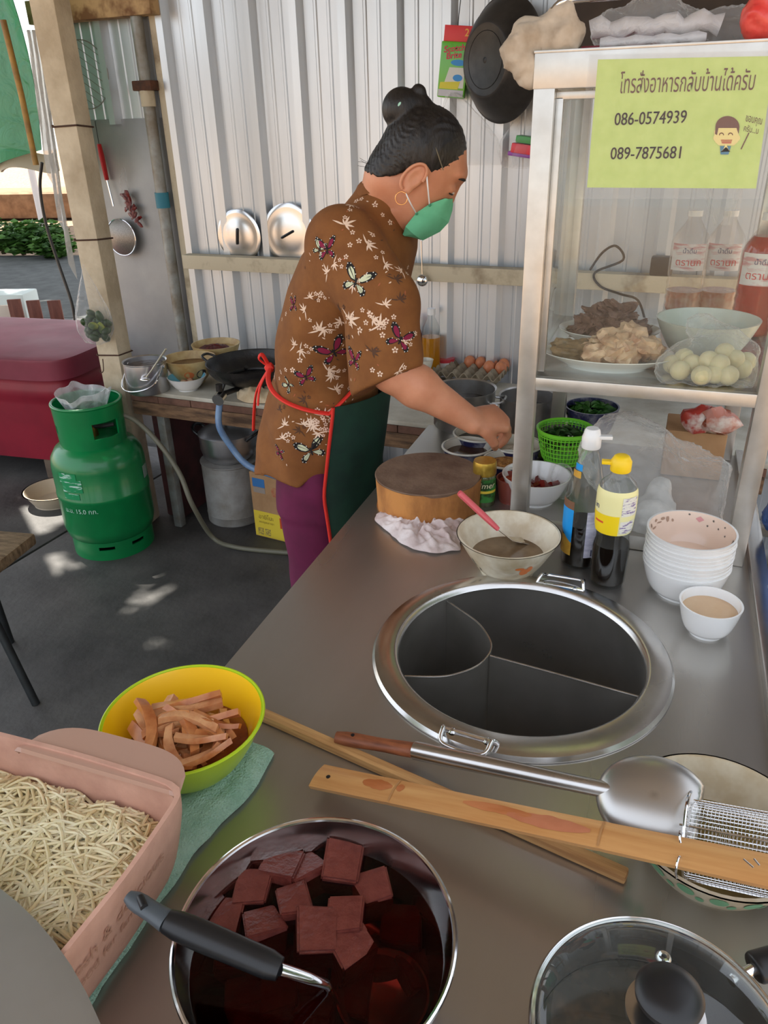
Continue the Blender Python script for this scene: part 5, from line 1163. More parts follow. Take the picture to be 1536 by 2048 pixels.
# two cream enamel bowls
M_cr = mat('yellowed_enamel', srgb(206, 184, 132), .4, 0, srgb(170, 136, 84), scale=14)
c, r = circ((330, 712), (426, 716), TH+.10)
t = bowl('mixing_bowl', 'yellowed enamel bowl with painted fruit, nearest the cooking wok', (c.x, c.y, TH), r, .10, r*.5, M_cr, curve=1.5, fill=(.070, mat('bean_paste', srgb(150, 120, 78), .6, 0, srgb(110, 80, 48), scale=20)))
D_ = (r, .10, r*.5, 1.5); fa = tocam(c); out_mark(t, D_, fa-.1, .45, .24, .16, mat('faded_orange', srgb(200, 110, 60), .5)); out_mark(t, D_, fa+.5, .45, .26, .20, mat('dark_fruit', srgb(50, 36, 30), .5))
c, r = circ((380, 688), (472, 690), TH+.105); c = c+tn*.02
t = bowl('mixing_bowl', 'yellowed enamel bowl of dark red chilli paste against the wall', (c.x, c.y, TH), r, .105, r*.5, M_cr, curve=1.5)
obj('contents', MB().grid(lambda u, v: Vector((r*.62*v*math.cos(2*PI*u)-.01, r*.62*v*math.sin(2*PI*u), .085+.012*(1-v*v)+.006*nz(v*6*math.cos(2*PI*u), v*6*math.sin(2*PI*u), 2))), 36, 10, closeu=True), mat('red_paste', srgb(104, 24, 16), .5, 0, srgb(70, 12, 8), scale=40, bump=.5), t)
obj('bed', MB().lathe([(0, .082), (bowl_r_at(r, .105, r*.5, .082, 1.5), .082), (r*.4, .07), (0, .07)], 36), M_cr, t)
# wok on a burner
c, r = circ((412, 722), (570, 738), TH+.105); c = c+tn*.05
t = thing('cooking_wok', 'black iron wok sitting on the gas burner', 'wok', (c.x, c.y, TH)); wpts = [(r*math.sin(a), .105+.09*(1-math.cos(a))-.09) for a in np.linspace(0, PI/2, 14)]
obj('pan', MB().lathe([(0, wpts[0][1])]+wpts[1:]+[(r*1.01, .108), (r*.985, .106)]+[(q[0]*.97, q[1]+.004) for q in wpts[:-1][::-1]]+[(0, wpts[0][1]+.004)], 64), M_blackiron, t)
for s in (-1, 1): obj('ear_handle', MB().tube(smoothpts([(s*r*.98, -.035, .10), (s*(r+.03), -.02, .115), (s*(r+.03), .02, .115), (s*r*.98, .035, .10)], 5), .005, 8), M_blackiron, t)
bq = c; t = thing('gas_burner', 'black cast iron gas burner stand under the wok with regulator knob', 'burner', (c.x, c.y, TH))
obj('ring', MB().tube([Vector((.11*math.cos(2*PI*i/40), .11*math.sin(2*PI*i/40), .045)) for i in range(41)], .008, 8, cap=False), M_blackiron, t)
for i in range(4):
    a = PI/4+i*PI/2; obj('leg', MB().tube([(.13*math.cos(a), .13*math.sin(a), .003), (.11*math.cos(a), .11*math.sin(a), .045), (.085*math.cos(a), .085*math.sin(a), .062)], .007, 8), M_blackiron, t)
obj('burner_head', MB().lathe([(0, .006), (.05, .006), (.055, .02), (.05, .030), (0, .032)], 32), M_blackiron, t)
hk = TB(440, 790, .035)-Vector((c.x, c.y, TH)); obj('feed_pipe', MB().tube([Vector((hk.x*.35, hk.y*.35, .025)), Vector((hk.x, hk.y, .035))], .010, 10), M_blackiron, t)
vk = obj('valve_body', MB().tube([Vector((hk.x-.002, hk.y+.015, .03)), Vector((hk.x+.002, hk.y-.022, .022))], [.020, .022], 14), mat('chrome_valve', (.7, .68, .64), .2, 1), t)
obj('knob', MB().tube([Vector((hk.x, hk.y, .05)), Vector((hk.x, hk.y, .075))], .012, 10), M_blackiron, vk)
# blue hose hanging from the burner
h0 = TB(440, 800, .015); hp = [h0, PY(438, 850, h0.y-.03), PY(460, 890, h0.y-.02), PY(495, 930, h0.y-.02), PY(550, 952, h0.y-.02), PY(600, 968, h0.y-.02), PY(650, 990, h0.y-.02)]
o = obj('blue_hose', MB().tube([q-h0 for q in smoothpts(hp, 8)], .012, 12), mat('blue_hose_pvc', srgb(120, 150, 184), .3, 0, srgb(92, 124, 166), scale=20), loc=h0); tag(o, 'light blue rubber hose hanging from the burner valve', 'hose')
rag('dough_cloth', 'bunched cream cloth on the edge of the cooking table', [(472, 798), (480, 776), (505, 768), (535, 772), (548, 790), (545, 806), (500, 808)], TH, .06, mat('cream_cloth', srgb(222, 204, 172), .9, 0, srgb(190, 168, 134), scale=20), seed=11, na=60, nr=14)
q = TB(545, 745, .03); o = obj('clear_jar', MB().lathe([(0, 0), (.028, 0), (.03, .004), (.03, .05), (.026, .056), (0, .056)], 24), mat('cloudy_plastic', srgb(190, 190, 180), .25, 0, trans=.4), loc=(q.x, q.y, TH+.09), rot=(1.3, 0, .5)); 
o.location = (q.x+.02, q.y+.02, TH+.031); tag(o, 'cloudy plastic jar lying behind the cream cloth', 'jar')
# right part of the table: oil, eggs
q = TB(862, 748); oil = thing('oil_bottle', 'plastic bottle of amber cooking oil against the ribbed wall', 'bottle', (q.x, q.y, TH))
obj('plastic_body', MB().lathe([(0, 0), (.036, 0), (.038, .006), (.038, .15), (.032, .19), (.014, .225), (.014, .24), (0, .24)], 32), M_bottleglass, oil)
obj('oil', MB().lathe([(0, .003), (.036, .004), (.0365, .15), (0, .15)], 32), mat('amber_oil', srgb(226, 150, 24), .1, 0, trans=.5), oil)
obj('cap', MB().lathe([(.016, .235), (.016, .258), (0, .26), (0, .235)], 20), M_white, oil)
q = TB(832, 742); t = thing('sauce_bottle', 'dark reddish brown sauce bottle beside the oil bottle', 'bottle', (q.x, q.y, TH)); obj('body', MB().lathe([(0, 0), (.028, 0), (.030, .005), (.030, .13), (.02, .165), (.012, .18), (.012, .195), (0, .195)], 28), mat('red_brown_glass', srgb(96, 34, 26), .15), t); obj('cap', MB().lathe([(.014, .19), (.014, .215), (0, .216), (0, .19)], 20), M_red, t)
q = TB(888, 742); t = thing('seasoning_tub', 'small white tub with red lid beside the egg tray', 'tub', (q.x, q.y, TH)); obj('body', MB().lathe([(0, 0), (.034, 0), (.038, .004), (.040, .045), (0, .045)], 28), M_white, t); obj('lid', MB().lathe([(.042, .043), (.042, .055), (0, .056), (0, .043)], 28), mat('red_lid', srgb(190, 50, 60), .4), t)
c, r = circ((834, 715), (866, 718), TH+.10); bowl('small_bowl', 'small pale bowl set in front of the oil bottle', (c.x, c.y, TH+.045), r, .05, r*.5, M_glz, curve=1.6)
o = obj('upturned_tin', MB().lathe([(0, 0), (.04, 0), (.04, .045), (0, .045)], 28), M_alu, loc=(c.x, c.y, TH)); tag(o, 'short aluminium tin under the small pale bowl', 'tin')
e0, e1, e2 = TB(875, 770, .02), TB(1022, 768, .02), TB(880, 716, .02)
ec_ = (e1+e2)/2; et = thing('egg_tray', 'grey moulded paper egg tray partly filled, on the cooking table', 'egg tray', (ec_.x, ec_.y, TH), (0, 0, ta))
ew = (e1-e0).length; eh = .27; nx_, ny_ = 6, 6; M_pulp = mat('paper_pulp', srgb(150, 138, 118), .95, 0, srgb(124, 112, 94), scale=40, bump=.3, bscale=120)
def trayf(u, v):
    x = (u-.5)*ew; y = (v-.5)*eh; return Vector((x, y, .024+.016*(math.cos(u*nx_*2*PI)*.5+math.cos(v*ny_*2*PI)*.5)+.006*abs(math.cos(u*nx_*PI)*math.cos(v*ny_*PI))))
obj('pulp_tray', MB().sheet(trayf, 73, 61, .003), M_pulp, et, ang=70)
M_egg = mat('brown_egg', srgb(206, 134, 92), .45, 0, srgb(190, 112, 74), scale=20); em = MB().ico((0, 0, 0), .023, 3, (1, 1, 1.22)).mesh('egg'); em.materials.append(M_egg); finish(em)
for j in range(ny_):
    for i in range(nx_):
        if (j >= 3 and i >= 2) or (j == 2 and i >= 4):
            lx = ((i+.5)/nx_-.5)*ew; ly = ((j+.5)/ny_-.5)*eh; wv = Matrix.Rotation(ta, 3, 'Z')@Vector((lx, ly, 0)); o = bpy.data.objects.new('egg', em); COL.objects.link(o); o.location = (ec_.x+wv.x, ec_.y+wv.y, TH+.043); tag(o, 'brown egg sitting in the paper tray', 'egg', 'eggs in the paper tray')

# ------------------------------------------------------------------ under the table: pots and cartons
c, r = circ((393, 960), (506, 968), .30); q = P(450, 1052, 0); c = Vector((q.x, q.y+.10, 0))
t = thing('white_stockpot', 'tall whitened aluminium stockpot standing on the floor under the table', 'pot', (c.x, c.y, 0)); r = .118
obj('shell', MB().lathe([(0, .0), (r*.96, .0), (r, .006), (r, .036), (r*1.012, .04), (r, .044), (r, .262), (r*1.03, .266), (r*1.03, .27), (0, .268)], 56), mat('chalky_aluminium', srgb(170, 170, 168), .6, .3, srgb(136, 132, 124), scale=8, bump=.15), t)
t = thing('lidded_pot', 'aluminium pot with domed lid and black loop handles stacked on the white stockpot', 'pot', (c.x, c.y, .27)); r2 = .112
obj('shell', MB().lathe([(0, 0), (r2*.72, .0), (r2*.92, .02), (r2, .055), (r2, .110), (r2*1.03, .112), (r2*1.03, .118), (0, .118)], 56), mat('pot_aluminium', (.62, .62, .64), .3, .95), t)
obj('lid', MB().lathe([(r2*1.02, .118), (r2*.98, .124), (r2*.7, .138), (r2*.3, .146), (0, .148), (0, .118)], 56), mat('dull_lid', (.3, .3, .31), .4, .8), t)
obj('lid_knob', MB().lathe([(.006, .146), (.006, .158), (.014, .162), (.012, .170), (0, .171)], 20), M_black, t)
for s in (-1, 1):
    obj('handle', MB().tube(smoothpts([(s*r2*.98, -.035, .100), (s*(r2+.026), -.032, .122), (s*(r2+.036), 0, .132), (s*(r2+.026), .032, .122), (s*r2*.98, .035, .100)], 5), .006, 8), M_black, t)
q = P(512, 1070, 0); q2 = P(588, 1086, 0); bx = thing('carton_box', 'brown cardboard carton with yellow panel and a large figure one', 'carton', (q.x, q.y, 0), (0, 0, math.radians(-8)))
cw, ch, cd = .24, .285, .17; M_card = mat('cardboard', srgb(176, 138, 98), .85, 0, srgb(160, 122, 84), scale=14)
obj('carton_body', MB().box((cw/2, cd/2, ch/2), (cw, cd, ch), bev=.003), M_card, bx)
def cpanel(x0, x1, z0, z1, m, name='print_panel', d=.0008): obj(name, MB().box(((x0+x1)/2, -d/2-.0002, (z0+z1)/2), (x1-x0, d, z1-z0)), m, bx)
cpanel(.003, .155, .004, .118, mat('carton_yellow', srgb(226, 200, 60), .6)); cpanel(.012, .070, .225, .262, mat('carton_blue', srgb(50, 110, 170), .6)); cpanel(.014, .070, .200, .223, mat('carton_grey', srgb(150, 138, 128), .6)); cpanel(.155, .238, .004, .20, mat('carton_violet', srgb(64, 58, 104), .6, 0, srgb(120, 80, 90), scale=16)); cpanel(.10, .15, .195, .235, mat('carton_rust', srgb(170, 96, 64), .6, 0, srgb(176, 138, 98), scale=40))
def flat_text(txt, size, x, z, m, parent, d=.0016, bold=0, slant=0):
    me = text_mesh(txt, size, bold)
    for v in me.vertices: v.co = Vector((x+v.co.x+slant*v.co.y, -d, z+v.co.y))
    return obj('lettering', me, m, parent, smooth=False)
M_crd = mat('carton_ink_red', srgb(196, 70, 30), .6); M_cbr = mat('carton_ink_brown', srgb(124, 96, 40), .6)
flat_text('1', .066, .132, .080, M_crd, bx, bold=.001); flat_text('อายิโนะ', .026, .062, .093, M_cbr, bx); flat_text('ผงปรุงรส ตรา', .013, .062, .070, M_cbr, bx)
for i in range(2): cpanel(.016+.034*i, .044+.034*i, .012, .042, mat('carton_code', srgb(150, 128, 70), .7, 0, srgb(206, 182, 70), scale=160, lo=.48, hi=.52), 'print_square', .0014)
q = P(590, 1000, .14); o = obj('carton_box', MB().box((0, 0, .10), (.2, .15, .2), bev=.003), M_card, loc=(q.x+.12, q.y+.25, 0), rot=(0, 0, .1)); tag(o, 'plain unprinted carton at the back under the table', 'carton')
# ================================================================== things hung on the wall
def wall_frame(px, py, off, yaw=0, tilt=0):
    """4x4 at a wall point: local Z out of the wall, local X along it, local Y up"""
    q = WP(px, py, off); n = Matrix.Rotation(yaw, 3, 'Z')@WN; x = Vector((0, 0, 1)).cross(n).normalized(); y = n.cross(x); M = Matrix(((x.x, y.x, n.x, q.x), (x.y, y.y, n.y, q.y), (x.z, y.z, n.z, q.z), (0, 0, 0, 1))); return M@Matrix.Rotation(tilt, 4, 'X')
def hung(name, label, cat, M, group=None):
    t = thing(name, label, cat, group=group); t.matrix_world = M; t.location = M.translation; t.rotation_euler = M.to_euler(); return t
for (px, py, rr, ang, lab) in ((478, 472, 50, 1.45, 'smaller round aluminium pot lid with upright handle tucked behind the wall rail'), (578, 468, 58, .45, 'larger round aluminium pot lid with slanting handle tucked behind the wall rail')):
    M = wall_frame(px, py, .029); dep = (M.translation-Vector(CAM)).dot(Vector(CM@np.array([0, 0, -1]))); r = rr*dep/FPX
    t = hung('pot_lid', lab, 'lid', M)
    obj('disc', MB().lathe([(0, .012), (r*.16, .0125), (r*.55, .009), (r*.78, .0035), (r*.85, .005), (r*.96, .003), (r, .001), (r, -.001), (r*.8, -.001), (0, .004)], 64), mat('spun_aluminium', (.70, .70, .71), .22, 1, (.6, .6, .61), scale=3, rvar=.05), t)
    d = Vector((math.cos(ang), math.sin(ang), 0)); obj('handle', MB().tube(smoothpts([-d*.026+Vector((0, 0, .010)), -d*.025+Vector((0, 0, .0155)), d*.025+Vector((0, 0, .0155)), d*.026+Vector((0, 0, .010))], 4), .005, 8), M_black, t)
# ladle on the rail
q0, q1 = WP(843, 481, .115), WP(845, 556, .115)
t = thing('hanging_ladle', 'small steel ladle hung on the wall rail beside the woman', 'ladle', tuple(q0))
obj('handle', MB().tube([Vector((0, 0, .0)), (q1-q0)*.5, q1-q0], [.006, .0045, .0045], 10, flat=.5), M_chrome, t)
obj('scoop', MB().ico(q1-q0+Vector((0, -.004, -.008)), .022, 3, (1, .7, 1)), M_chrome, t); obj('hook', MB().tube(smoothpts([(0, 0, -.002), (0, .006, .012), (0, .022, .010)], 4), .002, 6), M_chrome, t)
# black wok
M = wall_frame(1006, 121, .115, yaw=math.radians(-33), tilt=0); t = hung('hanging_wok', 'big black iron wok hung on the ribbed wall, underside showing', 'wok', M); wr = .178
wp_ = [(0, .076), (.098, .076), (.101, .0775), (.106, .076), (.114, .070), (.130, .056), (.150, .036), (.168, .012), (wr, 0), (wr+.003, -.001), (wr+.001, -.005), (wr-.004, -.003), (.160, .012), (.12, .05), (.10, .066), (0, .070)]
obj('pan', MB().lathe(wp_, 72), mat('worn_wok_iron', (.03, .029, .028), .36, .4, (.055, .052, .05), scale=14), t); obj('base_ring', MB().tube([Vector((.080*math.cos(2*PI*i/48), .080*math.sin(2*PI*i/48), .0762)) for i in range(49)], .0012, 6, cap=False), M_blackiron, t)
obj('center_mark', MB().lathe([(0, .0775), (.006, .077), (.009, .076)], 16), M_blackiron, t)
obj('hang_loop', MB().tube(smoothpts([(0, wr, 0), (-.004, wr+.05, -.02), (0, wr+.2, -.05)], 4), .004, 6), M_pipe, t)
# sponge packet on a string
M = wall_frame(908, 135, .05); t = hung('sponge_packet', 'hanging green sponge packet with red header card and brand lettering', 'packet', M@Matrix.Rotation(-.10, 4, 'Z'))
obj('pack', MB().box((0, -.008, 0), (.098, .165, .022), bev=.006), mat('pack_green', srgb(96, 184, 40), .3, 0, coat=.5), t)
obj('header_card', MB().box((.004, .094, .0), (.098, .052, .003), bev=.0008), mat('pack_red', srgb(220, 44, 48), .4), t)
def face(name, pts, m, z=.0116): me = bpy.data.meshes.new(name); me.from_pydata([(x, y, z) for x, y in pts], [], [list(range(len(pts)))]); return obj(name, me, m, t, smooth=False)
face('window', [(-.012, .0), (.042, .0), (.042, -.06), (-.030, -.06)], mat('pack_clear', srgb(214, 214, 206), .3)); face('blue_flash', ellp(.018, .014, .027, .009), mat('pack_blue', srgb(30, 140, 214), .4), .0120); face('blue_flash', ellp(.020, -.030, .017, .010), mat('pack_blue', srgb(30, 140, 214), .4), .0120)
face('yellow_strip', [(-.040, -.045), (.030, -.040), (.024, -.064), (-.042, -.064)], mat('pack_yellow', srgb(214, 206, 40), .4), .0122); face('foot_strip', [(-.045, -.066), (.044, -.066), (.044, -.086), (-.045, -.086)], mat('pack_silver', srgb(190, 190, 196), .3), .0121)
for i, (tx, yy) in enumerate((('Scotch', .054), ('Brite', .034))):
    me = text_mesh(tx, .026, .0006)
    for v in me.vertices: v.co = Vector((v.co.x*1.05, v.co.y+yy+.15*v.co.x, .0123))
    obj('lettering', me, mat('pack_crimson', srgb(206, 34, 70), .4), t, smooth=False)
me = text_mesh('2', .03, .0005)
for v in me.vertices: v.co = Vector((v.co.x+.034, v.co.y+.100, .0022))
obj('lettering', me, mat('pack_orange', srgb(240, 170, 60), .4), t, smooth=False)
obj('string', MB().tube([(0, .115, .0), (-.004, .15, -.01), (0, .42, -.02)], .0015, 5), M_blackiron, t)
# clear bags hung on the wall
def hangbag(name, label, pts, wid, m, seed, th=.02, twist=.35):
    """flat hanging bag: pts = pixel top and bottom centres on the wall"""
    a, b = WP(*pts[0], .07), WP(*pts[1], .07); c = (a+b)/2
    def fn(u, v):
        p = a.lerp(b, v); w_ = wid*(.12+.88*min(1, v*1.6)**.8)*(1-.1*v*v); an = 2*PI*u; x = math.cos(an)*w_/2; y = math.sin(an)*th*(.3+.7*v)*(1+.5*math.sin(u*40+seed)*.5)
        cr = .006*math.sin(u*31+v*9+seed)+.006*nz(u*14, v*6, seed); return p+WU*(x+cr)-WN*(-y-cr)-c
    mb = MB(); mb.grid(fn, 56, 18, closeu=True); return tag(obj(name, mb, m, loc=c, ang=80), label, 'plastic bag')
hangbag('plastic_bag', 'empty creased clear bag hanging below the sponge packet', ((905, 185), (950, 330)), .22, M_bag, 3)
hangbag('plastic_bag', 'clear hanging bag holding coloured plastic boxes beside the cabinet', ((1062, 205), (1062, 335)), .22, M_bag, 9, th=.06)
for i, (px, py, d, col, lab) in enumerate(((1066, 312, (.16, .07, .014), srgb(150, 70, 170), 'flat purple plastic box lid in the hanging bag'), (1068, 300, (.14, .08, .030), srgb(226, 60, 76), 'red plastic box in the hanging bag'), (1074, 282, (.13, .07, .022), srgb(52, 160, 70), 'green plastic box on top of the red one in the hanging bag'))):
    q = WP(px, py, .075); o = obj('plastic_box', MB().box((0, 0, 0), d, bev=.005), mat('box_%d' % i, col, .35), loc=q, rot=(0, .14, -WA)); tag(o, lab, 'box')
# cable and small box on the rail seen through the glass
cpts = [WP(x, y, .105) for x, y in ((1180, 540), (1205, 505), (1232, 492), (1246, 520), (1190, 545), (1200, 572), (1240, 588), (1275, 600), (1290, 640))]
o = obj('power_cable', MB().tube([q-cpts[0] for q in smoothpts(cpts, 6)], .004, 6), M_black, loc=cpts[0]); tag(o, 'black power cable looping along the wall behind the cabinet', 'cable')
q = WP(1327, 505, .075); o = obj('switch_box', MB().box((0, 0, 0), (.07, .05, .06), bev=.006), M_black, loc=(q.x, q.y, railz+.058), rot=(0, 0, -WA)); tag(o, 'small black switch box sitting on the wall rail', 'box')
# left sheet: wire grill, strainer, bag of red bits
M = wall_frame(168, 150, .035); gr_ = .123; t = hung('wire_grill', 'round wire grill rack hanging above the dull flat sheet', 'grill', M)
obj('rim', MB().tube([Vector((gr_*math.cos(2*PI*i/60), gr_*math.sin(2*PI*i/60), 0)) for i in range(61)], .0022, 6, cap=False), M_pipe, t)
for k in range(9):
    o_ = -.105+.026*k; hl = math.sqrt(gr_**2-o_**2); d = Vector((math.cos(-.55), math.sin(-.55), 0)); n_ = Vector((-d.y, d.x, 0)); obj('wire', MB().tube([n_*o_-d*hl, n_*o_+d*hl], .0013, 5), M_pipe, t)
obj('hook', MB().tube(smoothpts([(-.06, .105, 0), (-.062, .16, .01), (-.062, .40, .0)], 4), .0018, 6), M_pipe, t)
q0, q1 = WP(198, 288, .03), WP(214, 360, .03); qb_ = WP(243, 475, .045)
t = thing('mesh_skimmer', 'round wire mesh skimmer with a red handle hung on the flat sheet', 'skimmer', tuple(q0)); rs_ = 36*3.25/FPX
obj('handle', MB().tube([Vector((0, 0, 0)), (q1-q0)*.3, (q1-q0)], [.012, .016, .013], 12, flat=.45), mat('red_handle', srgb(190, 26, 26), .4), t)
obj('shank', MB().tube([q1-q0, (q1-q0).lerp(qb_-q0, .45)], .004, 8), M_chrome, t)
obj('rim', MB().tube([qb_-q0+WU*rs_*math.cos(2*PI*i/48)+Vector((0, 0, rs_*math.sin(2*PI*i/48))) for i in range(49)], .0035, 8, cap=False), M_chrome, t)
obj('mesh_bowl', MB().grid(lambda u, v: qb_-q0+WU*rs_*v*math.cos(2*PI*u)+Vector((0, 0, rs_*v*math.sin(2*PI*u)))-WN*(-.022*(1-v*v))+Vector((0, 0, 0)), 40, 8, closeu=True), mat('fine_mesh', (.30, .27, .24), .4, .7, (.2, .18, .16), scale=300), t)
obj('hang_string', MB().tube([(0, 0, 0), WP(190, 242, .02)-q0], .0018, 5), M_blackiron, t)
bagc = WP(262, 415, .04); t = thing('chilli_packet', 'small clear packet of dried red chillies hung beside the skimmer', 'packet', tuple(bagc))
for i in range(26):
    u = R.random(); px, py = 248+28*u+R.uniform(-7, 7), 388+56*u+R.uniform(-6, 6); q = WP(px, py, .035+R.random()*.012); obj('dried_chilli', MB().ico(q-bagc, .012, 1, (1.5, .7, .7), .3, i, Matrix.Rotation(R.uniform(0, 3), 4, 'Y')), M_dchili, t)
obj('film', MB().tube([q-bagc for q in (WP(248, 335, .04), WP(246, 360, .04), WP(252, 390, .04), WP(264, 418, .04), WP(276, 442, .04), WP(280, 452, .04))], [.008, .02, .03, .032, .022, .006], 14, flat=.5), M_bag, t)
# bag of vegetables tied to the post
vz0 = PY(166, 528, pf.y-.10); vz1 = PY(170, 688, pf.y-.10); t = thing('vegetable_bag', 'clear bag of small green aubergines tied to the concrete post', 'plastic bag', tuple(vz0)); Lg = vz0.z-vz1.z
obj('film', MB().grid(lambda u, v: Vector(((np.interp(v, [0, .05, .3, .6, .8, .95, 1], [.003, .005, .035, .064, .068, .045, .004])*(1+.06*math.sin(u*50+v*6)))*math.cos(2*PI*u), (np.interp(v, [0, .05, .3, .6, .8, .95, 1], [.003, .005, .028, .056, .06, .04, .004])*(1+.06*math.sin(u*37+v*4)))*math.sin(2*PI*u), -Lg*v)), 48, 20, closeu=True), M_bag, t, ang=80)
M_aub = mat('pale_aubergine', srgb(176, 186, 70), .4, 0, srgb(66, 92, 34), scale=14, lo=.4, hi=.6); M_aubd = mat('dark_aubergine', srgb(62, 92, 40), .4, 0, srgb(40, 62, 30), scale=14)
k = 0
for i in range(22):
    v = R.uniform(.62, .93); a = R.uniform(0, 6.28); rr = np.interp(v, [.55, .75, .9, 1], [.045, .050, .036, .01])*math.sqrt(R.random())
    o = obj('green_vegetable', MB().ico((0, 0, 0), .014, 2, (1, 1, 1.7), .1, i, Matrix.Rotation(R.uniform(0, 1.8), 4, 'X')), M_aub if R.random() < .45 and v > .7 else M_aubd, loc=vz0+Vector((rr*math.cos(a), rr*math.sin(a)*.9, -Lg*v))); tag(o, 'small green aubergine inside the bag tied to the post', 'vegetable', 'vegetables in the tied bag')
hkq = PY(205, 735, pf.y-.09); o = obj('wire_hook', MB().tube(smoothpts([(0, .01, .03), (.006, 0, .01), (.004, -.004, -.012), (-.008, -.004, -.02), (-.012, -.004, -.012)], 5), .002, 6), mat('rust_wire', srgb(70, 44, 30), .8), loc=hkq); tag(o, 'bent rusty wire hook on the concrete post', 'hook')

# ================================================================== food in the glass cabinet
def plate(name, label, L, Rr, zb, h, ecc=1.0, rz=0.0):
    c, r = circ(L, Rr, zb+h); t = thing(name, label, 'plate', (c.x, c.y, zb), (0, 0, rz)); mb = MB().lathe([(0, .002), (r*.55, .001), (r*.60, 0), (r*.62, .004), (r*.80, h*.55), (r, h), (r, h+.0015), (r*.80, h*.55+.003), (r*.62, .0075), (0, .0065)], 72)
    mb.v = [(x, y*ecc, z) for x, y, z in mb.v]; obj('dish', mb, mat('plate_white', srgb(226, 228, 222), .2, 0, coat=.4), t); return c, r
pc1, pr1 = plate('serving_plate', 'oval white plate of chicken pieces at the front of the shelf', (1084, 700), (1350, 712), ZS, .026, .62)
pc2, pr2 = plate('serving_plate', 'white plate piled with sliced grey beef behind the chicken plate', (1118, 652), (1322, 662), ZS, .030, .8)
M_chk = mat('boiled_chicken', srgb(216, 186, 152), .45, 0, srgb(170, 128, 98), scale=24, sss=.1, bump=.3, bscale=60); M_bone = mat('chicken_skin', srgb(150, 122, 84), .4, 0, srgb(92, 76, 50), scale=30); M_beef = mat('sliced_beef', srgb(140, 108, 92), .6, 0, srgb(96, 68, 58), scale=30, bump=.4, bscale=80)
rr7 = random.Random(5)
def lump(seed, r, sq): return MB().ico((0, 0, 0), r, 3, sq, .45, seed).mesh('piece')
chm = [lump(i, .026, (1.2, .95, .8)) for i in range(5)]
for m in chm: m.materials.append(M_chk); finish(m)
bnm = [lump(i+9, .018, (1.7, .8, .7)) for i in range(4)]
for m in bnm: m.materials.append(M_bone); finish(m)
for i in range(24):
    x = rr7.uniform(-.25, .85); y = rr7.uniform(-.7, .7); lay = max(0, 1-((x-.45)/.55)**2-(y/.8)**2)
    o = bpy.data.objects.new('chicken_piece', chm[i % 5]); COL.objects.link(o); o.location = (pc1.x+x*pr1*.72, pc1.y+y*pr1*.62*.6, ZS+.030+lay*.046*rr7.random()); o.rotation_euler = (rr7.uniform(-.5, .5), rr7.uniform(-.5, .5), rr7.uniform(0, 6)); tag(o, 'pale boiled chicken piece on the oval plate', 'chicken piece', 'chicken pieces on the oval plate')
for i in range(12):
    o = bpy.data.objects.new('chicken_wing', bnm[i % 4]); COL.objects.link(o); o.location = (pc1.x+rr7.uniform(-.72, .0)*pr1, pc1.y+rr7.uniform(-.42, .05)*pr1*.62, ZS+.026+.012*rr7.random()); o.rotation_euler = (rr7.uniform(-.4, .4), rr7.uniform(-.3, .3), rr7.uniform(-.6, .6)); tag(o, 'brownish chicken foot on the oval plate', 'chicken foot', 'chicken feet on the oval plate')
bfm = [lump(i+20, .020, (1.35, .9, .42)) for i in range(6)]
for m in bfm: m.materials.append(M_beef); finish(m)
for i in range(70):
    a = rr7.uniform(0, 6.28); d = math.sqrt(rr7.random()); hgt = .062*(1-d**1.6); o = bpy.data.objects.new('beef_slice', bfm[i % 6]); COL.objects.link(o); o.location = (pc2.x+d*math.cos(a)*pr2*.66, pc2.y+d*math.sin(a)*pr2*.5, ZS+.020+hgt*(.55+.45*rr7.random())); o.rotation_euler = (rr7.uniform(-.7, .7), rr7.uniform(-.7, .7), rr7.uniform(0, 6)); tag(o, 'grey brown slice of beef in the pile on the plate', 'beef slice', 'beef slices on the plate')
# bag of meatballs
M_ball = mat('fish_ball', srgb(226, 216, 176), .4, 0, srgb(206, 192, 148), scale=20, sss=.15); bme = MB().ico((0, 0, 0), .0175, 3).mesh('meatball'); bme.materials.append(M_ball); finish(bme)
MBY = Vector((0, .022, 0))
for i, (x, y, z) in enumerate(((1360, 748, .018), (1403, 758, .018), (1430, 755, .018), (1458, 758, .018), (1485, 745, .018), (1368, 722, .030), (1385, 735, .026), (1418, 728, .036), (1470, 725, .036), (1494, 730, .024), (1440, 735, .034), (1345, 735, .018), (1450, 712, .045))):
    q = P(x, y, ZS+z)+MBY; o = bpy.data.objects.new('meatball', bme); COL.objects.link(o); o.location = (q.x, q.y, ZS+z); tag(o, 'pale round fish ball in the clear bag', 'fish ball', 'fish balls in the bag')
m0, m1 = P(1352, 742, ZS+.03)+MBY, P(1490, 742, ZS+.03)+MBY; mm = (m0+m1)/2; tp = P(1375, 640, ZS+.09)
bag('plastic_bag', 'clear bag of fish balls lying on the cabinet shelf', [m0, m0.lerp(m1, .33)+Vector((0, .01, .005)), m0.lerp(m1, .66)+Vector((0, .01, .008)), m1, P(1440, 690, ZS+.06), P(1400, 655, ZS+.08)], [.032, .040, .042, .034, .030, .022], M_bag, seed=12, h=.005, amp=.25, floor=ZS+.0012, clip=lambda x, y, z: np.maximum((YF+.026)-y, x-.163))
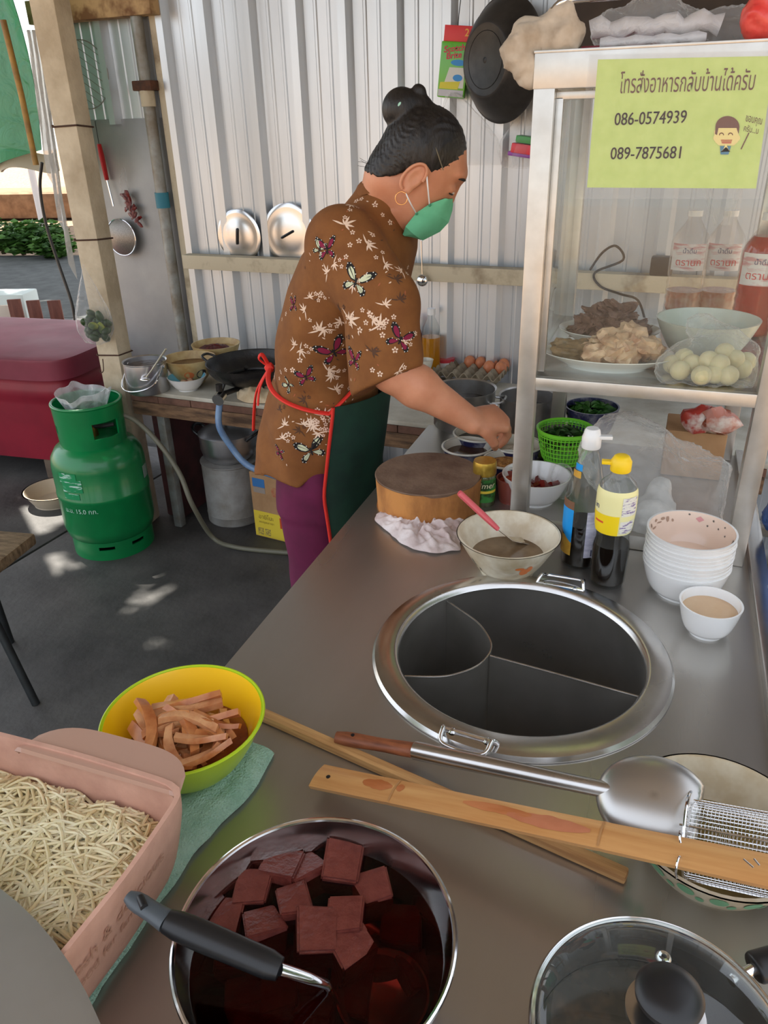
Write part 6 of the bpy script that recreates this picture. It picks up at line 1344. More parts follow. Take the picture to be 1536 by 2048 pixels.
# bowl behind and red drink bottles
c, r = circ((1318, 632), (1530, 640), ZS+.075); c = c+Vector((-.005, .0, 0)); bowl('white_bowl', 'wide white bowl in front of the red drink bottles', (c.x, c.y, ZS), r, .075, r*.55, mat('dull_white', srgb(196, 200, 188), .25), curve=1.6)
M_redj = mat('red_syrup', srgb(196, 34, 26), .1, 0, srgb(176, 26, 20), scale=10, trans=.35); M_wat = mat('dregs', srgb(196, 120, 92), .2, 0, srgb(214, 190, 170), scale=24, trans=.4); M_lbl = mat('bottle_label', srgb(226, 220, 216), .5, 0, srgb(206, 150, 150), scale=40, stretch=(.5, .5, 2.5), lo=.5, hi=.62)
M_petb = glass('pet_bottle', (.97, .95, .94), 1.4)
def drink(px, ybase, ytop, label, full, capm=M_white):
    b = P(px, ybase, ZS); hgt = PY(px+8, ytop, b.y).z-ZS; t = thing('drink_bottle', label, 'bottle', (b.x, b.y, ZS), group='red drink bottles in the cabinet'); r = .043
    pr = [(0, .001), (r*.9, 0), (r, .008)]+[(r*(1-.05*(k % 2)), hgt*(.06+.04*k)) for k in range(9)]+[(r, hgt*.44), (r, hgt*.70), (r*.85, hgt*.77), (r*.42, hgt*.89), (.0145, hgt*.92), (.0145, hgt*.965)]
    obj('plastic_body', MB().lathe(pr, 36), M_petb, t)
    if full: obj('drink', MB().lathe([(0, .003)]+[(a*.96, max(z, .003)) for a, z in pr[1:-3]]+[(r*.6, hgt*.82), (0, hgt*.82)], 36), M_redj, t)
    else: obj('drink', MB().lathe([(0, .003), (r*.86, .004), (r*.93, .010)]+[(a*.95, z) for a, z in pr[3:8]]+[(0, pr[7][1])], 36), M_wat, t)
    obj('cap', MB().lathe([(.0165, hgt*.945), (.0165, hgt), (0, hgt+.001), (0, hgt*.945)], 24), capm, t)
    fa = tocam(b); curved_label(r+.0005, hgt*.44, hgt*.70, fa-1.0, fa+.9, M_lbl, t)
    wrap_text('ตรานก', .022, r+.001, hgt*.52, fa, mat('label_print_red', srgb(206, 70, 70), .5), t); wrap_text('น้ำดื่ม', .014, r+.001, hgt*.63, fa, mat('label_print_navy', srgb(70, 70, 110), .5), t)
    return t
drink(1362, 622, 420, 'nearly empty clear drink bottle with white label next to the cabinet pane', False)
drink(1430, 622, 420, 'clear drink bottle with pink dregs between the other two bottles', False)
drink(1498, 668, 425, 'full bottle of bright red syrup with a white cap', True)
hangbag_c = (PY(1440, 300, 1.72), PY(1445, 450, 1.72))
o = obj('plastic_bag', MB().grid(lambda u, v: hangbag_c[0].lerp(hangbag_c[1], v)-hangbag_c[0]+Vector((math.cos(2*PI*u)*.045*(1.1-.8*v)*(1+.2*math.sin(u*44)), math.sin(2*PI*u)*.02*(1.1-.8*v), .004*nz(u*9, v*7, 1))), 44, 14, closeu=True), M_bag, loc=hangbag_c[0]); tag(o, 'twisted clear bag hanging inside the cabinet above the bottles', 'plastic bag')
# red and white packets beneath the shelf at the right
for i, (px, py, col) in enumerate(((1405, 812, srgb(170, 60, 50)), (1445, 818, srgb(150, 80, 60)), (1475, 822, srgb(190, 120, 100)))):
    q = P(px, py, .93)+Vector((0, .05, 0)); o = obj('noodle_packet', MB().ico((0, 0, 0), .04, 2, (1, .6, .8), .5, i), mat('packet_%d' % i, col, .25, 0, srgb(220, 210, 200), scale=16, lo=.5), loc=(min(q.x, .145), q.y, ZC+.15)); tag(o, ('dark red snack packet under the shelf beside the big bag', 'brown snack packet between the two redder packets under the shelf', 'pale pink snack packet against the cabinet right post')[i], 'packet')
    bq_ = obj('carton_box', MB().box((0, 0, .055), (.07, .07, .11), bev=.003), M_card, loc=(min(q.x, .145), q.y, ZC+.0005)) if False else None
    o.location = (min(q.x, .145), min(q.y, 1.86), ZC+.145)

o = obj('carton_box', MB().box((0, 0, .056), (.13, .12, .112), bev=.003), M_card, loc=(.105, 1.84, ZC+.0005)); tag(o, 'small brown carton under the shelf carrying the snack packets', 'carton')
# ================================================================== on top of the cabinet
zt_ = ZT+.005
def clothlump(name, label, pts, rs, m, cat='cloth', seed=0, h=.005, amp=1.0):
    lo = [min(p[i] for p in pts)-max(rs)-.02 for i in range(3)]; hi = [max(p[i] for p in pts)+max(rs)+.02 for i in range(3)]; F = Field(lo, hi, h)
    for i, p in enumerate(pts): F.ell(p, (rs[i], rs[i]*.8, rs[i]), k=.02 if i else 0)
    n = F.f.shape; g = np.meshgrid(*[F.lo[k]+np.arange(n[k])*h for k in range(3)], indexing='ij'); F.f += (amp*.003*np.sin(g[0]*70+3*np.sin(g[2]*40+seed))).astype(np.float32)
    me = crumple(F.mesh(name, 2), .009, 15, seed); c = Vector(pts[0]); me.transform(Matrix.Translation(-c)); return tag(obj(name, me, m, loc=c, ang=70), label, cat)
M_dcl = mat('dingy_cloth', srgb(206, 194, 176), .9, 0, srgb(170, 154, 134), scale=16)
cq = [Vector((XL-.018, YF+.02, ZT+.022)), Vector((XL-.032, YF+.005, ZT-.002)), Vector((XL+.028, YF+.03, ZT+.038)), Vector((XL+.036, YF+.035, ZT+.020)), Vector((XL+.030, YF+.03, ZT+.055)), Vector((XL-.010, YF+.015, ZT-.030))]
clothlump('dish_cloth', 'dingy white cloth knotted on the cabinet guard pipe', cq, [.027, .024, .026, .030, .018, .014], M_dcl, seed=2)
rq = PY(1180, 78, YF+.09); re_ = PY(1440, 62, YF+.10)
M_roll = film('roll_film', (.86, .86, .88), opac=.55, rough=.25, bump=.5, bscale=30)
o = obj('plastic_roll', MB().tube([rq.lerp(re_, i/14)-rq+Vector((0, 0, .004*math.sin(i*1.7))) for i in range(15)], [.014+.003*math.sin(i*2.3) for i in range(15)], 18), M_roll, loc=(rq.x, rq.y, ZT+.034)); tag(o, 'long roll of clear plastic bags lying on the cabinet roof', 'bag roll')
o = obj('plastic_roll', MB().tube([(re_-rq)*(i/12*.8)+Vector((0, -.0, 0)) for i in range(13)], [.010+.003*math.sin(i*1.9) for i in range(13)], 14, flat=.7), M_roll, loc=(rq.x+.02, rq.y-.035, ZT+.013)); tag(o, 'flattened bundle of plastic bags in front of the long roll', 'bag roll')
o = obj('red_folder', MB().box((0, 0, 0), (.12, .07, .006), bev=.002), mat('maroon_card', srgb(140, 40, 56), .5), loc=(rq.x+.05, rq.y+.01, ZT+.008)); tag(o, 'thin dark red card under the plastic rolls', 'card')
bag('plastic_bag', 'grey crumpled plastic bag behind the plastic rolls on the cabinet', [Vector((rq.x+.03, rq.y+.06, ZT+.035)), Vector((rq.x+.09, rq.y+.07, ZT+.045)), Vector((rq.x+.22, rq.y+.06, ZT+.03)), Vector((rq.x+.30, rq.y+.05, ZT+.026))], [.030, .036, .026, .022], M_bagw, seed=5, h=.005, floor=ZT+.0045)
rp_ = PY(1524, 55, YF+.05); bag('red_bag', 'bright red plastic bag on the cabinet corner', [Vector((min(rp_.x, .16), rp_.y, ZT+.035)), Vector((min(rp_.x, .16)+.02, rp_.y, ZT+.06))], [.030, .022], mat('red_film', srgb(216, 62, 56), .3, 0, srgb(236, 110, 96), scale=20), seed=7, h=.004, amp=.3, floor=ZT+.0045)
# dark shade cloth hanging behind the cabinet
ta0 = PY(1118, 40, 2.15); shp = Vector((ta0.x, 2.15, 0)); zb_ = PY(1300, 92, 2.15).z-.03
M_shade = mat('dark_shade_cloth', srgb(62, 50, 40), .85, 0, srgb(44, 36, 30), scale=7)
o = obj('shade_cloth', MB().sheet(lambda u, v: Vector((u*2.2+(.02*math.sin(v*22)+.014*math.sin(v*47) if u < .02 else 0), .03*math.sin(u*14), zb_+(2.50-zb_)*v)), 60, 30, .004), M_shade, loc=shp); tag(o, 'dark brown shade cloth hanging from the roof behind the cabinet', 'shade cloth')

# ================================================================== left opening: net, film, pole, cable
nq = Vector((-2.42, 2.66, 0)); zt0, zt1 = 1.40, 2.45
M_net = film('green_net', srgb(20, 140, 84), opac=.82, rough=.5, bump=.8, bscale=12)
o = obj('shade_net', MB().sheet(lambda u, v: Vector((-1.3+1.33*u+.03*math.sin(v*5), .04*math.sin(u*20+v*3)+.25*(1-u), zt0+.05*math.sin(u*7)+(zt1-zt0)*v)), 40, 20, .003), M_net, loc=nq); tag(o, 'green shade net hanging at the open side of the stall', 'shade net')
a, b = PY(6, 40, 2.60), PY(72, 330, 2.60); o = obj('bamboo_pole', MB().tube([Vector((0, 0, 0)), (b-a)*.5+Vector((.006, 0, 0)), b-a], .011, 10), mat('yellow_bamboo', srgb(176, 134, 54), .5, 0, srgb(110, 80, 40), scale=10), loc=a); tag(o, 'slanting yellow bamboo pole along the edge of the green net', 'pole')
fq = [PY(52, 60, 2.55), PY(78, 60, 2.55), PY(150, 560, 2.55), PY(95, 330, 2.55)]
o = obj('plastic_curtain', MB().sheet(lambda u, v: (fq[0].lerp(fq[3], v)).lerp(fq[1].lerp(fq[2], v), u)-fq[0]+Vector((0, .015*math.sin(u*16+v*4), 0)), 14, 26, .001), film('curtain_film', (.86, .86, .84), opac=.45, rough=.3), loc=fq[0]); tag(o, 'cloudy plastic curtain gathered beside the concrete post', 'curtain')
fc = PY(40, 328, 2.75); o = obj('cream_tarp', MB().sheet(lambda u, v: Vector((-.25+.42*u, .05*math.sin(u*9), -.03+.07*v+.012*math.sin(u*13)+.02*(1-u))), 30, 8, .01), mat('cream_canvas', srgb(206, 198, 180), .85), loc=fc); tag(o, 'rolled cream canvas below the green net', 'canvas')
cb_ = [PY(x, y, 2.62) for x, y in ((84, 325), (80, 370), (86, 420), (98, 470), (118, 530), (142, 600), (150, 640))]
o = obj('hanging_cable', MB().tube([q-cb_[0] for q in smoothpts(cb_, 5)], .006, 8), M_black, loc=cb_[0]); tag(o, 'black cable hanging in the opening beside the post', 'cable')
# outside: bank for a band of shade, bushes, trees that shade the yard
M_leaf = mat('leaf_green', srgb(84, 128, 44), .6, 0, srgb(40, 74, 24), scale=3); M_bark = mat('bark', srgb(92, 74, 58), .9, 0, srgb(64, 50, 38), scale=8, bump=.4)
M_earth = mat('bank_earth', srgb(146, 112, 84), .95, 0, srgb(116, 86, 62), scale=5, bump=.3)
def leafcloud(n, rx, ry, rz_, sz, seed, skip=None):
    rr = random.Random(seed); V = []; Fc = []
    for i in range(n):
        while True:
            x, y, z = (rr.uniform(-1, 1) for _ in range(3))
            if x*x+y*y+z*z < 1: break
        L = sz*rr.uniform(.6, 1.3); p = Vector((x*rx, y*ry, z*rz_)); 
        if skip and skip(p, L): continue
        M = Matrix.Rotation(rr.uniform(0, 6.28), 3, 'Z')@Matrix.Rotation(rr.uniform(-1.2, 1.2), 3, 'X'); k = len(V)
        V += [tuple(p+M@Vector(q)) for q in ((-L, 0, 0), (0, L*.42, .01), (L, 0, 0), (0, -L*.42, .01))]; Fc.append([k, k+1, k+2, k+3])
    return MB().add(V, Fc)
for i, (px, py, s) in enumerate(((8, 496, .62), (48, 498, .5), (85, 494, .6), (112, 504, .4))):
    q = P(px, py+12, 0); t = thing('garden_bush', ('leafy bush at the road edge beside the white pole', 'low bush between the taller bushes at the road edge', 'rounded bush at the road edge under the hanging cable', 'small bush at the road edge closest to the post')[i], 'bush', (q.x, q.y, 0)); obj('foliage', leafcloud(500, .75*s, .6*s, .35*s, .07, i), M_leaf, t, smooth=False).location = (0, 0, .38*s); obj('stem', MB().tube([(0, 0, 0), (0, 0, .35*s)], .03, 8), M_bark, t)
q = P(50, 435, 0); rdn = math.atan2(rd.y, rd.x)
o = obj('shade_band_bank', MB().box((0, 0, .15), (9, 1.6, .5), bev=.12), M_earth, loc=(q.x-1, q.y+1.2, 0), rot=(0, 0, rdn)); tag(o, 'low brown bank standing in for a band of shade across the road', 'bank')  # added bank, stands in for a band of shade on the ground
q = P(92, 480, 0); q2 = PY(88, 352, q.y); o = obj('white_pole', MB().tube([(0, 0, 0), (0, 0, max(1.0, q2.z))], .05, 12), mat('white_paint', srgb(236, 226, 222), .5), loc=(q.x, q.y, 0)); tag(o, 'white painted pole outside by the road', 'pole')
# tree overhead: its crown dapples the sunlight; gaps lie where the photograph shows sun spots
spots = [(P(298, 1184, 0), .045), (P(275, 1190, 0), .018), (P(98, 1136, 0), .05), (P(76, 1119, 0), .035), (P(402, 1096, 0), .035), (P(88, 1026, 0), .11), (P(30, 1052, 0), .05), (P(12, 1040, 0), .05), (Vector((-3.05, 2.58, .22)), .10), (P(20, 935, 0), .12), (P(60, 1060, 0), .04)]
TC = Vector((-3.9, 2.6, 4.6))
def inbeam(p, L):
    w_ = TC+p
    for s, r in spots:
        d = w_-s; t_ = d.dot(SUN_DIR); 
        if (d-SUN_DIR*t_).length < r+L*.45: return True
    return False
tr = thing('shade_tree', 'leafy tree outside whose crown shades the stall side', 'tree', (-4.6, 3.4, 0))
obj('crown', leafcloud(9000, 3.0, 3.0, 1.0, .16, 77, inbeam), M_leaf, tr, smooth=False).location = TC-Vector((-4.6, 3.4, 0))
obj('trunk', MB().tube(smoothpts([(0, 0, 0), (.1, -.05, 1.5), (.4, -.4, 3.0), (.7, -.8, 4.4)], 5), [.16-.004*i for i in range(16)], 12), M_bark, tr)
tr2 = thing('shade_tree', 'unseen big tree added so its crown shades the asphalt road', 'tree', (-13.5, 11.0, 0)); obj('crown', leafcloud(7000, 4.6, 4.6, 1.3, .3, 55), M_leaf, tr2, smooth=False).location = (2.6, -1.2, 5.6); obj('trunk', MB().tube(smoothpts([(0, 0, 0), (.2, 0, 2.0), (1.2, -.5, 4.0), (2.2, -1.0, 5.6)], 5), .2, 10), M_bark, tr2)  # unseen tree, added to throw shade on the road
# garden to the right of the stall, seen only as reflections in the glass
for i, (x, y, s) in enumerate(((6.5, 3.0, 1.3), (8.5, .5, 1.6), (7.5, 6.0, 1.5))):
    t = thing('shade_tree', ('broad garden tree to the right of the stall opposite the cabinet', 'taller garden tree to the right of the stall towards the street', 'garden tree beyond the shade cloth to the right')[i], 'tree', (x, y, 0)); obj('crown', leafcloud(2500, 1.7*s, 1.7*s, 1.2*s, .16, 100+i), M_leaf, t, smooth=False).location = (0, 0, 2.6*s); obj('trunk', MB().tube([(0, 0, 0), (.05, 0, 1.2*s), (0, .05, 2.6*s)], [.14, .11, .07], 10), M_bark, t)
# ================================================================== the cook
PO = Vector((-.80, 1.74, 0))
per = thing('person', 'woman in brown butterfly shirt, green apron and mint face mask reaching over the counter', 'person', tuple(PO))
def ploc(me): me.transform(Matrix.Translation(-PO)); return me
HC = PY(848, 318, 1.72)                                  # centre of the skull
yaw, pit = math.radians(16), math.radians(36)
hf = Vector((math.cos(pit)*math.cos(yaw), math.cos(pit)*math.sin(yaw), -math.sin(pit))); hr = Vector((math.sin(yaw), -math.cos(yaw), 0)); hu = hr.cross(hf).normalized()
def HP(f, r, u): return HC+hf*f+hr*r+hu*u                # r > 0 is her right side, towards the camera
HM = Matrix(((hf.x, hr.x, hu.x, 0), (hf.y, hr.y, hu.y, 0), (hf.z, hr.z, hu.z, 0), (0, 0, 0, 1)))
SHR = Vector((-.668, 1.575, 1.262)); ELB = PY(785, 742, 1.515); WRI = PY(944, 842, 1.585); NB = PY(768, 412, 1.73)
SHL = PY(738, 470, 1.885); ELL = PY(715, 690, 1.915); WRL = PY(735, 790, 1.86)
KN = PY(1006, 836, 1.645)                                  # knuckles of the right hand
F = Field((-1.02, 1.42, -.0), (-.20, 2.08, 1.58), .0038)
# trunk and legs (covered by clothing)
F.loft([(.74, -.80, 1.74, .105, .150), (.86, -.80, 1.74, .115, .155), (.98, -.78, 1.74, .105, .140), (1.12, -.72, 1.74, .105, .155), (1.24, -.675, 1.74, .095, .160), (1.31, -.645, 1.735, .06, .115)])
for yy, kx in ((1.665, -.76), (1.815, -.79)):
    F.cone((-.80, yy, .80), (kx, yy, .44), .085, .060, .03); F.cone((kx, yy, .44), (-.83, yy, .09), .055, .036, .02); F.cone((-.83, yy, .058), (-.68, yy-.01, .042), .036, .026, .02)
F.cone((-.645, 1.735, 1.29), NB, .075, .056, .03); F.cone(NB, HP(-.040, 0, -.075), .053, .054, .03)
# head
F.ell(HP(-.003, 0, .014), (.086, .074, .080), HM, .02); F.ell(HP(.030, 0, -.045), (.066, .060, .088), HM, .035); F.ell(HP(.052, 0, -.105), (.034, .040, .030), HM, .03)
F.ell(HP(.078, 0, .020), (.016, .046, .014), HM, .02); F.cone(HP(.086, 0, -.010), HP(.096, 0, -.046), .008, .010, .012)
for s in (1, -1):
    F.ell(HP(.090, s*.032, -.010), (.014, .017, .010), HM, .012, sub=True); F.ell(HP(.077, s*.031, -.013), (.014, .016, .011), HM, .006)
    E_ = HM@Matrix.Rotation(.25, 4, 'Y'); F.ell(HP(.002, s*.074, -.036), (.0205, .0105, .034), E_, .004); F.ell(HP(.007, s*.0865, -.033), (.0125, .0085, .023), E_, .003, sub=True); F.ell(HP(.006, s*.078, -.064), (.009, .007, .010), HM, .006)
# right arm
F.cone(SHR, ELB, .054, .044, .03); F.cone(ELB, ELB.lerp(WRI, .3), .043, .044, .02); F.cone(ELB.lerp(WRI, .3), WRI, .044, .0275, .02)
F.cone(SHL, ELL, .052, .042, .03); F.cone(ELL, WRL, .041, .027, .02)
# right hand: palm, four curled fingers, thumb
def make_hand(W, K, acr):
    fd = (K-W).normalized(); acr = (acr-fd*acr.dot(fd)).normalized(); pn = fd.cross(acr).normalized()
    if pn.z < 0: pn = -pn
    for k in range(4):
        o_ = acr*(-.027+.018*k); F.cone(W+o_*.55, K+o_-fd*.008*abs(k-1.2), .0165, .0135, .012)
    F.ell(W.lerp(K, .5)+pn*.002, (.034, .030, .020), frame(fd, pn), .012)
    for k in range(4):
        o_ = acr*(-.027+.018*k); L = (.036, .041, .039, .031)[k]; p0 = K+o_-fd*.008*abs(k-1.2); d1 = (fd*.62-pn*.78).normalized(); d2 = (fd*.05-pn*1.0).normalized(); d3 = (-fd*.30-pn*.95).normalized()
        p1 = p0+d1*L; p2 = p1+d2*L*.62; p3 = p2+d3*L*.45; F.chain([p0, p1, p2, p3], [.0105, .0095, .0088, .0078], .005, .003)
    t0 = W.lerp(K, .30)-acr*.030-pn*.006; t1 = t0+(fd*.65-acr*.35-pn*.62).normalized()*.038; t2 = t1+(fd*.55+acr*.15-pn*.8).normalized()*.030; F.chain([t0, t1, t2], [.0135, .0112, .0088], .012, .003)
make_hand(WRI, KN, Vector((.42, .62, 0))); make_hand(WRL, WRL+(WRL-ELL).normalized()*.035+Vector((.03, -.025, -.03)), Vector((.3, -.6, 0)))
M_skin = mat('skin', srgb(216, 152, 118), .48, 0, srgb(204, 136, 102), scale=14, sss=.12, bump=.05, bscale=240, bdist=.003)
body = obj('body', ploc(F.mesh('body', 2)), M_skin, per, ang=180)
for yy in (1.665, 1.815):
    sd_ = obj('sandal', MB().box((-.745+.80, yy-1.74, .009), (.245, .088, .018), bev=.008), mat('dark_sandal', (.03, .025, .025), .6), per); obj('strap', MB().tube([Vector((-.70+.80, yy-1.74+.046*math.cos(t), .012+.052*math.sin(t))) for t in np.linspace(0, PI, 12)], .007, 8, flat=.5), mat('dark_sandal', (.03, .025, .025), .6), sd_)
# eyes, lashes, brows
M_eye = mat('eye_dark', (.02, .014, .012), .2)
for s in (1, -1):
    obj('eye', MB().ico(HP(.0862, s*.031, -.0165)-PO, .0060, 2, (1, 1.4, .6), M=HM), mat('eye_white', srgb(210, 196, 186), .3), per)
    obj('eyelash', MB().tube([HP(.0778+.0145*math.sqrt(max(0, .72-(.8*t)**2)), s*(.031+.013*t), -.0195-.0015*t)-PO for t in np.linspace(-1, 1, 9)], .0016, 6), M_eye, per)
    obj('eyebrow', MB().tube([HP(.0935-.012*abs(t)**1.5, s*(.032+.017*t), .012+.005*(1-t*t))-PO for t in np.linspace(-1, 1, 9)], [.001, .0024, .0028, .003, .003, .003, .0026, .002, .0008], 6), mat('brow_hair', (.02, .016, .014), .7), per)
for s in (1, -1): obj('ear_rim', MB().tube([HP(.002+.019*math.cos(t)+.005*math.sin(t), s*(.083-.002*math.cos(t)), -.036+.031*math.sin(t))-PO for t in np.linspace(.1, 4.6, 24)], .0032, 8), M_skin, per)
# hair
H = Field(tuple(np.array(HC)-.17), tuple(np.array(HC)+.19), .0036)
H.ell(HP(-.010, 0, .016), (.089, .081, .086), HM); H.ell(HP(-.042, 0, -.036), (.046, .058, .060), HM, .03); H.cone(HP(-.040, 0, -.06), HP(-.036, 0, -.110), .056, .058, .02)
n = H.f.shape; g = np.meshgrid(*[H.lo[k]+np.arange(n[k])*H.h for k in range(3)], indexing='ij'); dx = [g[k]-HC[k] for k in range(3)]
lf = sum(dx[k]*hf[k] for k in range(3)); lu = sum(dx[k]*hu[k] for k in range(3)); lrr = sum(dx[k]*hr[k] for k in range(3))
hl = np.interp(lf, [-.14, -.09, -.062, -.032, -.008, .012, .028, .038, .050, .056, .064, .076, .12], [-.092, -.090, -.082, -.058, -.022, -.006, -.016, -.034, -.034, -.005, .026, .058, .10])
H.f = np.maximum(H.f, ((hl-lu)*.75).astype(np.float32))
H.f += (.0012*np.sin((lu*1.0-lf*.55+.06*np.sin(lf*30))*900)).astype(np.float32)
H.ell(HP(-.093, .004, .050), (.041, .038, .041), HM, .004); H.ell(HP(-.064, .004, .078), (.026, .026, .022), HM, .008); H.ell(HP(-.082, .004, .096), (.016, .016, .014), HM, .004)
hair = obj('hair', ploc(H.mesh('hair', 1)), mat('black_hair', (.006, .005, .005), .46, 0, (.022, .018, .015), scale=60, stretch=(1, 1, .3), bump=.25, bscale=140), per, ang=180)
for i in range(4):
    a = HP(-.078+R.uniform(-.008, .008), .035+R.uniform(-.02, .02), -.075+R.uniform(-.015, .015))-PO; obj('hair_wisp', MB().tube(smoothpts([a, a-Vector((.012+.01*R.random(), 0, -.004)), a-Vector((.020+.012*R.random(), .006, .012*R.uniform(-1, 1)))], 4), .00035, 4), mat('black_hair', (0, 0, 0)), hair)
obj('hair_clip', MB().ico(HP(-.100, .0395, .054)-PO, .0042, 2, (.8, .5, 1.5), M=HM), mat('pearl_clip', srgb(170, 220, 200), .15), hair)
for i, (t0_, r_) in enumerate(((0, .0012),)):
    obj('grey_streak', MB().tube([HP(.030-.045*t, .0795-.012*t*t, .018+.030*t)-PO for t in np.linspace(-.3, 1, 8)], .0011, 5), mat('grey_hair', srgb(120, 110, 88), .6), hair)
# earring
obj('earring', MB().tube([HP(.004+.0125*math.cos(t), .0835, -.083+.0125*math.sin(t))-PO for t in np.linspace(0, 2*PI, 30)], .0009, 6), mat('gold', srgb(230, 180, 120), .25, 1), per)
# face mask: folded boat shape
M_mask = mat('mint_mask', srgb(122, 216, 172), .8, 0, srgb(112, 206, 160), scale=30)
ridge = [(.092, -.026), (.104, -.048), (.112, -.072), (.108, -.098), (.088, -.134), (.054, -.146)]
edge_ = [(.080, .048, -.034), (.062, .064, -.056), (.058, .066, -.064), (.047, .063, -.090), (.044, .056, -.126), (.050, .028, -.146)]
ridge = [(f+.006, u) for f, u in ridge]
def mk(u_, v_):
    s = 1 if u_ < .5 else -1; k = abs(2*u_-1)      # k=0 side edge .. hmm
    w_ = 1-abs(1-2*u_)                              # 0 at edges, 1 at ridge
    t = v_*(len(ridge)-1); i = min(len(ridge)-2, int(t)); fr = t-i
    rf = ridge[i][0]*(1-fr)+ridge[i+1][0]*fr; ru = ridge[i][1]*(1-fr)+ridge[i+1][1]*fr
    ef = edge_[i][0]*(1-fr)+edge_[i+1][0]*fr; er_ = edge_[i][1]*(1-fr)+edge_[i+1][1]*fr; eu = edge_[i][2]*(1-fr)+edge_[i+1][2]*fr
    q = w_**.9; bul = .016*math.sin(w_*PI); return HP(ef+(rf-ef)*q, s*(er_*(1-q)+bul), eu+(ru-eu)*q)-PO
mask = obj('face_mask', MB().sheet(mk, 25, 16, .0016), M_mask, per, ang=22)
for (a, b) in (((.060, .068, -.061), (.018, .080, -.014)), ((.047, .065, -.091), (.006, .083, -.070))):
    obj('ear_loop', MB().tube(smoothpts([HP(*a)-PO, HP((a[0]+b[0])/2, max(a[1], b[1])+.003, (a[2]+b[2])/2)-PO, HP(*b)-PO], 5), .0017, 6, flat=.6), M_white, mask)
    obj('loop_spot', MB().ico(HP(a[0]+.001, a[1]+.0015, a[2])-PO, .0032, 2, (1, .4, 1), M=HM), mat('mint_dark', srgb(60, 140, 104), .7), mask)

# ------------------------------------------------------------------ shirt
S = Field((-1.04, 1.40, .56), (-.36, 2.08, 1.42), .0052)
def folds(x, y, z, a): return -.0 + .0070*np.sin(a*7+z*11+1.5*np.sin(z*9))*np.clip((1.05-z)*3, .1, 1)+.0065*np.sin(z*34+a*3+2)*np.clip((z-.8)*4, 0, 1)*np.clip((1.12-z)*6, 0, 1)
back = lambda px, py, Y=1.74: PY(px, py, Y).x
rows = [(.60, -.845, 1.74, .150, .205), (.70, -.835, 1.74, .150, .198), (.80, -.815, 1.74, .145, .190), (.88, -.795, 1.74, .136, .182), (.935, -.785, 1.74, .128, .172), (1.00, -.770, 1.74, .132, .176), (1.08, -.742, 1.74, .138, .186), (1.16, -.712, 1.74, .137, .192), (1.23, -.684, 1.74, .126, .190), (1.285, -.660, 1.74, .105, .165), (1.325, -.640, 1.737, .080, .115), (1.36, -.622, 1.734, .066, .074), (1.385, -.610, 1.732, .060, .064)]
S.loft(rows, fold=folds)
HEMC = PY(772, 764, 1.515)
SMID = PY(762, 608, 1.535)
S.cone(SHR+Vector((.004, .012, .004)), SMID, .084, .082, .03, sq=(Vector((0, 1, 0)), .82)); S.cone(SMID, HEMC, .082, .083, .01, sq=(Vector((0, 1, 0)), .80))
S.cone(SHL, SHL.lerp(ELL, .5), .078, .066, .03); S.cone(SHL.lerp(ELL, .5), ELL, .066, .062, .01)
n = S.f.shape; g = np.meshgrid(*[S.lo[k]+np.arange(n[k])*S.h for k in range(3)], indexing='ij')
# sleeve hem cut, collar cut, sloping shirt hem (longer at the side)
sd = (HEMC-SHR).normalized(); d = (g[0]-HEMC.x)*(sd.x+.06)+(g[1]-HEMC.y)*sd.y+(g[2]-HEMC.z)*sd.z
cut = np.where((g[1] < 1.62) & (g[0] > -.665) & (g[2] < 1.1), d, -1).astype(np.float32); S.f = np.maximum(S.f, cut)
hem = .705+1.3*np.clip(g[0]+.745, 0, .12)+.006*np.sin(g[0]*60+g[1]*50)
S.f = np.maximum(S.f, np.where(g[2] < .9, (hem-g[2])*.9, -1).astype(np.float32))
# crease where the sleeve meets the body, and a collar rim
S.f += (.004*np.sin(g[2]*60+g[0]*45)*np.exp(-((g[1]-1.56)/.05)**2)*np.clip((1.2-g[2])*5, 0, 1)).astype(np.float32)
M_shirt = mat('brown_print_cotton', srgb(136, 86, 40), .85, 0, srgb(122, 74, 32), scale=18, bump=.15, bscale=400, bdist=.002)
shirt = obj('shirt', ploc(S.mesh('shirt', 2)), M_shirt, per, ang=180)
obj('collar', MB().grid(lambda u, v: Vector((-.612-.010*v+(.064+.004*v)*math.cos(2*PI*u), 1.732+(.068+.006*v)*math.sin(2*PI*u), 1.352+.026*(1-v)+.030*(.5-.5*math.cos(2*PI*u))*-1+.028))-PO, 48, 4, closeu=True), M_shirt, shirt)
# trousers
T = Field((-1.02, 1.50, .04), (-.60, 1.98, .88), .0065)
T.loft([(.60, -.805, 1.74, .120, .165), (.86, -.80, 1.74, .118, .160)])
for yy in (1.655, 1.825): T.cone((-.80, yy, .66), (-.80, yy, .40), .098, .088, .03); T.cone((-.80, yy, .40), (-.815, yy, .10), .088, .078, .02)
n = T.f.shape; g = np.meshgrid(*[T.lo[k]+np.arange(n[k])*T.h for k in range(3)], indexing='ij'); T.f += (.004*np.sin(g[2]*22+g[0]*30)).astype(np.float32); T.f = np.maximum(T.f, (.075-g[2]).astype(np.float32))
obj('trousers', ploc(T.mesh('trousers', 1)), mat('plum_cloth', srgb(104, 16, 66), .8, 0, srgb(86, 10, 54), scale=8), per, ang=180)
